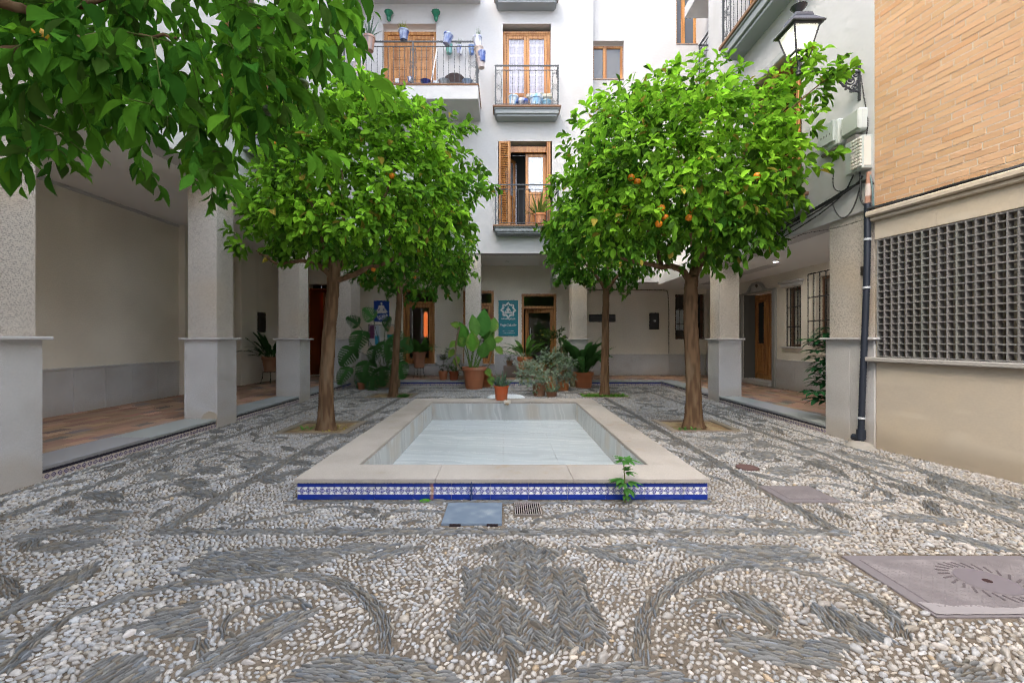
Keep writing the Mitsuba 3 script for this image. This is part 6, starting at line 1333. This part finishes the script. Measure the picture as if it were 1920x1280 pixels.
b.lathe([(.001, -.012), (.022, -.012), (.022, .012), (.001, .012)], (4.17, DL, za - .10), IR, 14, axis=(0, 1, 0)); put('bracket_scroll', b, 'satin', k)
zb, zt_ = 4.68, 4.965; rb_, rt_ = .086, .150
put('post', B().tube([(xl, DL, za - .035), (xl, DL, za + .10), (xl, DL, zb - .02)], [.030, .016, .014], IR, 8).lathe([(.001, -.02), (.03, -.012), (.036, .0), (.03, .012), (.001, .02)], (xl, DL, za), IR, 14), 'satin', k)
b = B()
for sx in (-1, 1):
    for sy in (-1, 1):
        b.tube([(xl + sx * rb_, DL + sy * rb_, zb), (xl + sx * rt_, DL + sy * rt_, zt_)], .010, IR, 6); b.tube(smoothline([(xl, DL, za + .06), (xl + sx * .05, DL + sy * .05, za + .07), (xl + sx * rb_, DL + sy * rb_, zb - .03), (xl + sx * rb_ * 1.1, DL + sy * rb_ * 1.1, zb + .01)]), .006, IR, 6)
for z_, r_, t_ in ((zb, rb_, .012), (zt_, rt_, .014)):
    for a in (-1, 1): b.box(xl - r_ - t_, xl + r_ + t_, DL + a * r_ - t_, DL + a * r_ + t_, z_ - t_, z_ + t_, IR, bev=.004); b.box(xl + a * r_ - t_, xl + a * r_ + t_, DL - r_ + t_, DL + r_ - t_, z_ - t_ + .001, z_ + t_ - .001, IR, bev=.004)
put('frame', b, 'satin', k)
for sx, sy in ((1, 0), (-1, 0), (0, 1), (0, -1)):
    q = []
    for z_, r_ in ((zb + .012, rb_ - .003), (zt_ - .012, rt_ - .003)):
        for e in ((-1, 1) if not q else (1, -1)): q.append((xl + (sx * r_ if sx else e * (r_ - .006)), DL + (sy * r_ if sy else e * (r_ - .006)), z_))
    put('pane', B().quad(q), 'milk_glass', k)
def frustum(b, c, r0, z0, r1, z1, col):
    v = [(c[0] + sx * r0, c[1] + sy * r0, z0) for sx, sy in ((-1, -1), (1, -1), (1, 1), (-1, 1))] + [(c[0] + sx * r1, c[1] + sy * r1, z1) for sx, sy in ((-1, -1), (1, -1), (1, 1), (-1, 1))]
    for i in range(4): j = (i + 1) % 4; b.quad([v[i], v[j], v[4 + j], v[4 + i]], col)
    b.quad(v[4:], col)
b = B(); frustum(b, (xl, DL), .195, zt_ + .012, .190, zt_ + .024, IR); frustum(b, (xl, DL), .190, zt_ + .024, .105, zt_ + .125, (.07, .075, .10)); frustum(b, (xl, DL), .11, zt_ + .125, .10, zt_ + .165, (.07, .075, .10)); b.box(xl - .195, xl + .195, DL - .195, DL + .195, zt_ + .006, zt_ + .013, IR, bev=.002); put('roof', b, 'satin', k)
put('finial', B().lathe([(.05, 0), (.035, .03), (.03, .06), (.075, .11), (.09, .13), (.06, .14), (.02, .15), (.015, .2), (.001, .22)], (xl, DL, zt_ + .163), IR, 20), 'satin', k)
v, f, cc = B().lathe([(.001, -.07), (.035, -.05), (.05, 0), (.035, .05), (.001, .07)], (xl, DL, 4.84), (.8, .8, .8), 16).arrays(); scene[k + '__bulb'] = ply((v, f), 'matte', smooth=True, color=cc); scene[k + '__bulb']['emitter'] = {'type': 'area', 'radiance': {'type': 'rgb', 'value': [.75, .72, .62]}}
# ---------------------------------------------------------------- meter boxes, pipe and cables on the right wall
GB = (.52, .55, .53)
k = thing('meter_box', 'white plastic meter box with a rounded cover, left of three on the wall', 'meter box', 'boxes on the right white wall'); put('body', B().box(5.47, 5.83, -.01, .10, 3.70, 4.03, (.62, .65, .65), FRW, .02), 'satin', k); put('cover', B().box(5.52, 5.79, .10, .135, 3.76, 4.03, (.50, .54, .52), FRW, .02), 'satin', k); put('gland_cluster', B().box(5.52, 5.80, .02, .09, 3.66, 3.70, (.16, .15, .14), FRW, .01), 'matte', k)
for i in range(4): put('vent_slot', B().box(5.57 + i * .05, 5.585 + i * .05, .135, .137, 3.86, 3.885, (.2, .2, .2), FRW, .0005), 'matte', k)
k = thing('meter_box', 'grey green box with slanted bottom, upper right of three on the wall', 'meter box', 'boxes on the right white wall'); put('body', B().box(5.14, 5.43, -.01, .10, 3.73, 3.99, GB, FRW, .02), 'satin', k); put('lid', B().box(5.16, 5.41, .10, .115, 3.755, 3.97, (.47, .50, .47), FRW, .012), 'satin', k); put('bracket', B().box(5.2, 5.36, .0, .10, 3.62, 3.70, (.2, .19, .18), FRW, .01), 'matte', k)
k = thing('terminal_box', 'grey junction box with rows of white terminals, lowest of three on the wall', 'junction box'); put('body', B().box(5.09, 5.36, -.01, .11, 3.25, 3.64, (.44, .48, .46), FRW, .01), 'satin', k)
for i in range(9):
    for j in range(3): put('terminal', B().box(5.10 + j * .05, 5.145 + j * .05, .11, .135, 3.28 + i * .039, 3.308 + i * .039, jit((.66, .64, .58), .06), FRW, .004), 'satin', k)
put('side_terminal', B().box(5.082, 5.09, .02, .10, 3.28, 3.62, (.62, .60, .55), FRW, .003), 'satin', k)
k = thing('downpipe', 'dark blue plastic conduit pipe running down the corner pillar to the ground', 'pipe'); PB = (.018, .023, .037)
put('pipe', B().tube(smoothline([(4.232, 5.10, 2.84), (4.232, 5.10, 2.3), (4.225, 5.115, 1.6), (4.215, 5.14, .9), (4.21, 5.165, .16), (4.21, 5.165, .05)]), .033, PB, 14), 'satin', k)
put('collar', B().lathe([(.037, -.0), (.048, .0), (.048, .11), (.037, .11)], (4.21, 5.165, .08), PB, 14), 'satin', k); put('elbow', B().tube(smoothline([(4.21, 5.165, .11), (4.20, 5.19, .09), (4.20, 5.26, .085)]), .040, PB, 12), 'satin', k)
for z_, x_, y_ in ((1.86, 4.228, 5.108), (.33, 4.211, 5.16), (2.42, 4.232, 5.10)): put('clamp', B().lathe([(.037, -.012), (.040, -.012), (.040, .012), (.037, .012)], (x_, y_, z_), (.50, .52, .55), 14), 'satin', k)
put('metal_head', B().tube([(4.232, 5.10, 2.82), (4.235, 5.095, 3.0), (4.24, 5.09, 3.2)], [.030, .026, .024], (.40, .22, .16), 10), 'coarse', k); put('tape_wrap', B().tube([(4.235, 5.095, 2.92), (4.237, 5.093, 3.06)], .031, (.55, .48, .45), 10), 'matte', k)
CB = (.022, .023, .026)
k = thing('cable_bundle', 'bundle of black cables sagging along the white wall under the meter boxes', 'cables')
def wp(px, py, dx=.03): X0 = 4.28 - dx; D = X0 * 820 / (px - 946.0); return (X0, D, Z(py, D))
def cable(pts, r=.009, col=CB, kk=None): put('cable', B().tube(smoothline(pts), r, col, 6), 'satin', kk or k)
cable([wp(1428, 452), wp(1480, 420), wp(1520, 398), wp(1560, 375), wp(1590, 356), wp(1612, 342), wp(1630, 336), wp(1637, 345)], .013); cable([wp(1430, 458, .05), wp(1485, 424, .05), wp(1530, 398, .05), wp(1575, 368, .05), wp(1606, 346, .05), wp(1618, 330, .05)], .010)
cable([wp(1440, 462, .04), wp(1500, 426, .04), wp(1545, 396, .04), wp(1585, 362, .04), wp(1603, 322, .04)], .008); cable([wp(1425, 446, .035), wp(1495, 408, .035), wp(1550, 378, .035), wp(1600, 346, .035), wp(1625, 341, .035)], .009)
cable([wp(1560, 380, .04), wp(1568, 400, .04), wp(1578, 410, .04), wp(1592, 404, .04), wp(1605, 380, .04), wp(1612, 352, .04)], .007); cable([wp(1563, 320), wp(1561, 345), wp(1566, 357), wp(1578, 360), wp(1592, 350)], .006); cable([wp(1612, 322, .05), wp(1614, 345, .05), wp(1613, 370, .05), wp(1618, 383, .05), wp(1624, 386, .05)], .010)
cable([wp(1446, 470, .03), wp(1500, 438, .03), wp(1560, 430, .03), wp(1620, 412, .03)], .004); cable([wp(1630, 322, .04), wp(1636, 350, .04), wp(1637, 385, .03), wp(1640, 396, .03)], .008, (.10, .18, .19))
k = thing('lamp_cable', 'thin dark cable dropping from the lantern bracket to the meter boxes', 'cable'); cable([wp(1614, 142, .012), wp(1618, 170, .012), wp(1624, 205, .012), wp(1628, 232, .012), wp(1624, 256, .012)], .006)
k = thing('cable_bundle', 'black cables lying on the cornice along the foot of the orange bricks', 'cables')
for j, (d, h, r) in enumerate(((.050, 2.752, .014), (.028, 2.756, .011), (.07, 2.749, .009))): cable(FBR([(s_, d + .006 * math.sin(7 * s_ + j), h + (.02 * max(0, .25 - s_) * 4 if j < 3 else 0) + .008 * math.sin(5 * s_ + 2 * j)) for s_ in np.linspace(-.02, 5.5, 30)]), r)
k = thing('wall_niche', 'small square broken niche in the pebbledash of the right corner pillar', 'niche'); put('frame', B().box(5.19, 5.265, .0, -.028, 2.02, 2.13, (.05, .045, .04), Fr((4.28, 0, 0), (0, 1, 0), (-1, 0, 0)), .004), 'coarse', k); put('debris', B().box(5.20, 5.235, -.028, -.020, 2.03, 2.07, (.16, .15, .14), FRW, .004), 'coarse', k)
# ---------------------------------------------------------------- balconies: pots and clutter
def glazed(seed, pos, c0=(.70, .71, .72), c1=(.04, .08, .30)):
    def cf(v):
        a = np.arctan2(v[:, 1], v[:, 0]); n_ = meshkit.noise(np.c_[np.cos(a) * 3 + seed, np.sin(a) * 3, v[:, 2] * 34]); t = (n_ > .52)[:, None]
        return np.where(t, np.asarray(c1), np.asarray(c0)) * np.ones((len(v), 1))
    return cf
def gpot(label, px, py, D, h, rt, c0, c1, seed, plant=None, tilt=None, name='ceramic_pot', cat='flower pot'):
    """py is the pot's foot"""
    k = thing(name, label, cat, 'pots hung round the big balcony'); c = P(px, py, D); rows = pot_mesh(c, h, rt, rt * .68, c0, .16, 26, glazed(seed, c, c0, c1), tilt); put('pot', rows, 'gloss', k)
    if plant: plant(k, c + [0, 0, h * .86])
    return k
def agave(k, c): blades_part(k, 12, c, .04, (.40, .58), .055, (.7, 1.5), (-.1, .3), (.12, .18, .14), (1, 1, .8, .45, .0), parts=True)
def aloe2(k, c): blades_part(k, 10, c, .03, (.18, .30), .03, (1.0, 1.5), (-.1, .2), (.22, .28, .22), (1, 1, .8, .4, .0), parts=False)
def tuft(k, c): blades_part(k, 40, c, .05, (.12, .24), .02, (.7, 1.5), (-.2, .5), (.22, .25, .05), (1, 1, .7, .0), parts=False)
WH, BL = (.68, .69, .71), (.035, .075, .30)
gpot('blue and white pot of yellow green grass on the big balcony rail', 757, 76, 10.85, .24, .13, (.34, .40, .52), (.04, .06, .20), 1, tuft)
gpot('terracotta pot with a grey agave on the left end of the big balcony', 692, 96, 10.7, .34, .15, (.36, .20, .15), (.24, .20, .20), 2, agave)
Ry = lambda t: np.array([[math.cos(t), 0, math.sin(t)], [0, 1, 0], [-math.sin(t), 0, math.cos(t)]])
gpot('tilted empty blue and white pot hanging on the big balcony rail', 837, 83, 10.8, .24, .125, (.42, .48, .62), BL, 3, tilt=Ry(.25))
gpot('small green glazed pot on the balcony wall under the tilted pot', 842, 101, 11.75, .24, .10, (.10, .30, .22), (.16, .36, .40), 4)
gpot('small white and blue pot on the balcony wall right of the green pot', 861, 102, 11.75, .22, .085, WH, BL, 5, aloe2)
gpot('dark blue pot on the balcony wall nearest the rail corner', 884, 102, 11.75, .22, .09, (.05, .12, .36), (.2, .3, .5), 6)
gpot('white pot with pale aloe topping the pots on the balcony corner', 897, 90, 10.75, .26, .12, WH, (.10, .14, .34), 7, aloe2, Ry(-.12))
gpot('grey terracotta pot hanging second from the top on the balcony corner', 900, 108, 10.7, .24, .115, (.48, .40, .36), (.40, .33, .30), 8, tilt=Ry(-.15))
gpot('blue patterned pot hanging third from the top on the balcony corner', 905, 116, 10.65, .24, .10, (.30, .36, .58), BL, 9, tilt=Ry(-.1))
gpot('pale pink grey pot hanging lowest on the balcony corner', 903, 128, 10.7, .24, .11, (.48, .42, .42), (.42, .36, .36), 10, tilt=Ry(-.12))
gpot('blue pot on the wall at the left end of the big balcony', 664, 66, 11.7, .30, .14, (.40, .44, .60), BL, 11)
gpot('small blue and white pot standing at the balcony rail post', 769, 155, 10.9, .12, .07, WH, BL, 12)
bz = 7.56
k = thing('round_table_top', 'dark round table top with a pale crescent leaning on the balcony', 'table top'); c = np.array([X(852, 11.2), 11.2, bz + .20]); b = B(); disk = Point(0, 0).buffer(.31, 24); moon = Point(-.03, -.10).buffer(.13, 20).difference(Point(-.09, -.06).buffer(.11, 20)); Ft = Fr(c, (1, 0, 0), (0, -1, 0)); b.ext(disk, 0, .03, (.07, .055, .055), Ft); put('disc', b, 'coarse', k); put('crescent', B().ext(moon, .031, .036, (.62, .48, .36), Ft), 'coarse', k)
for lab_, px, col_, r_ in (('dark blue bowl upside down on the balcony floor', 798, (.03, .045, .22), .13), ('grey patterned bowl left of the dark round table top', 833, (.36, .40, .46), .15), ('blue lattice bowl right of the dark round table top', 876, (.25, .33, .48), .14)):
    k = thing('bowl', lab_, 'bowl', 'bowls on the big balcony floor'); cc = np.array([X(px, 10.9), 10.9, bz]); put('bowl', B().lathe([(.001, 0), (r_ * .5, 0), (r_, .13), (r_ - .012, .13), (r_ * .45, .02), (.001, .02)], cc, col_, 24, glazed(px, cc, col_, tuple(np.asarray(col_) * .4))), 'gloss', k)
k = thing('cabinet', 'low white plastic cabinet behind the bowls on the balcony', 'cabinet'); put('body', B().box(X(815, 11.6), X(842, 11.6), 11.35, 11.75, bz, bz + .42, (.52, .58, .66), bev=.01), 'satin', k); put('door', B().box(X(817, 11.6), X(840, 11.6), 11.335, 11.35, bz + .03, bz + .40, (.56, .62, .70), bev=.008), 'satin', k)
k = thing('leaning_pole', 'long white pole leaning beside the balcony door', 'pole'); put('pole', B().tube([P(809, 152, 11.2), P(820, 88, 11.6)], .018, (.62, .60, .58), 8), 'satin', k)
k = thing('garden_chair', 'white folded chair at the left end of the big balcony', 'chair'); 
for xx in (665, 676): put('leg', B().tube([P(xx, 150, 11.0), P(xx + 6, 108, 11.3)], .014, (.62, .60, .60), 7), 'satin', k)
put('seat', B().obox(P(674, 128, 11.1), (1, 0, 0), (0, .3, 1), (0, 1, -.3), .16, .16, .015, (.60, .50, .46), .008), 'satin', k); put('backrest', B().obox(P(670, 112, 11.3), (1, 0, 0), (0, .2, 1), (0, 1, -.2), .17, .07, .012, (.64, .62, .62), .008), 'satin', k)
# green sconces
for px, lb in ((729, 'green ceramic wall lamp, left of two above the balcony door'), (817.5, 'green ceramic wall lamp, right of two above the balcony door')):
    k = thing('wall_sconce', lb, 'wall lamp', 'green sconces above the balcony door'); c = np.array([X(px, 11.78), 11.78, Z(41, 11.78)]); put('cup', B().lathe([(.001, 0), (.025, .01), (.05, .05), (.055, .11), (.045, .14), (.075, .17), (.085, .20), (.12, .25), (.11, .27), (.03, .29), (.001, .31)], c, (.012, .15, .085), 20), 'gloss', k); put('mount', B().box(c[0] - .03, c[0] + .03, 11.80, 11.905, c[2] + .1, c[2] + .18, (.012, .12, .07), bev=.01), 'gloss', k)
# upper balconette clutter
zz = Z(196, 11.55)
def on(px, D=11.7): return np.array([X(px, D), D, zz + .01])
k = thing('ceramic_pot', 'white and blue cup shaped pot tipped over on the upper balconette', 'flower pot'); put('pot', pot_mesh(on(961), .28, .14, .09, WH, .16, 24, glazed(21, on(961), WH, (.22, .42, .62)), Ry(.12)), 'gloss', k)
k = thing('bowl', 'blue and white round bowl beside the tipped pot on the upper balconette', 'bowl'); put('bowl', B().lathe([(.001, 0), (.09, 0), (.17, .10), (.16, .17), (.145, .17), (.15, .10), (.001, .03)], on(979), WH, 24, glazed(22, on(979), WH, BL)), 'gloss', k)
k = thing('ceramic_pot', 'largest blue and white pot in the middle of the upper balconette', 'flower pot'); put('pot', pot_mesh(on(1005), .27, .19, .14, WH, .3, 26, glazed(23, on(1005), WH, (.2, .4, .62))), 'gloss', k)
k = thing('ceramic_pot', 'low teal bowl shaped pot at the right end of the upper balconette', 'flower pot'); put('pot', pot_mesh(on(1024), .14, .15, .11, (.30, .46, .56), .2, 24, glazed(24, on(1024), (.45, .55, .6), (.2, .4, .55))), 'gloss', k)
k = thing('planter_tray', 'white planter tray with pebbled top lying across the pots on the upper balconette', 'tray'); c = on(1010, 11.78); put('tray', B().box(c[0] - .33, c[0] + .36, 11.70, 11.86, c[2] + .27, c[2] + .37, (.56, .54, .46), bev=.03), 'coarse', k); put('leg', B().box(c[0] - .32, c[0] - .27, 11.74, 11.82, c[2], c[2] + .27, (.12, .14, .18), bev=.01), 'satin', k)
for i in range(14): kk = fast_key('stone', k); m = trimesh.creation.icosphere(1, .035); scene[kk] = ply((np.array(m.vertices) * [1.3, 1, .7] + [c[0] - .3 + .045 * i, 11.76 + .02 * rng.normal(), c[2] + .375], m.faces), 'coarse', smooth=True, color=np.tile(jit((.5, .5, .42) if i % 3 else (.12, .25, .3), .2), (len(m.vertices), 1)))
# snake plant on the lower balconette
c = np.array([X(1012, 11.68), 11.68, Z(420, 11.55) + .01]); k = potted('orange terracotta pot of tall striped snake plant on the lower balconette', c, .29, .17, .12, (.62, .26, .13), rim=.2); blades_part(k, 22, c + [0, 0, .25], .11, (.38, .66), .06, (.85, 1.5), (-.15, .5), (.09, .16, .035), (.7, 1, 1, .8, .5, .0), parts=True, edge=(.30, .34, .08)); blades_part(k, 5, c + [0, 0, .25], .1, (.3, .5), .05, (.2, .6), (-.3, .6), (.04, .09, .03), parts=True, azs=[3.3, 2.8, 3.6, 3.0, .2])
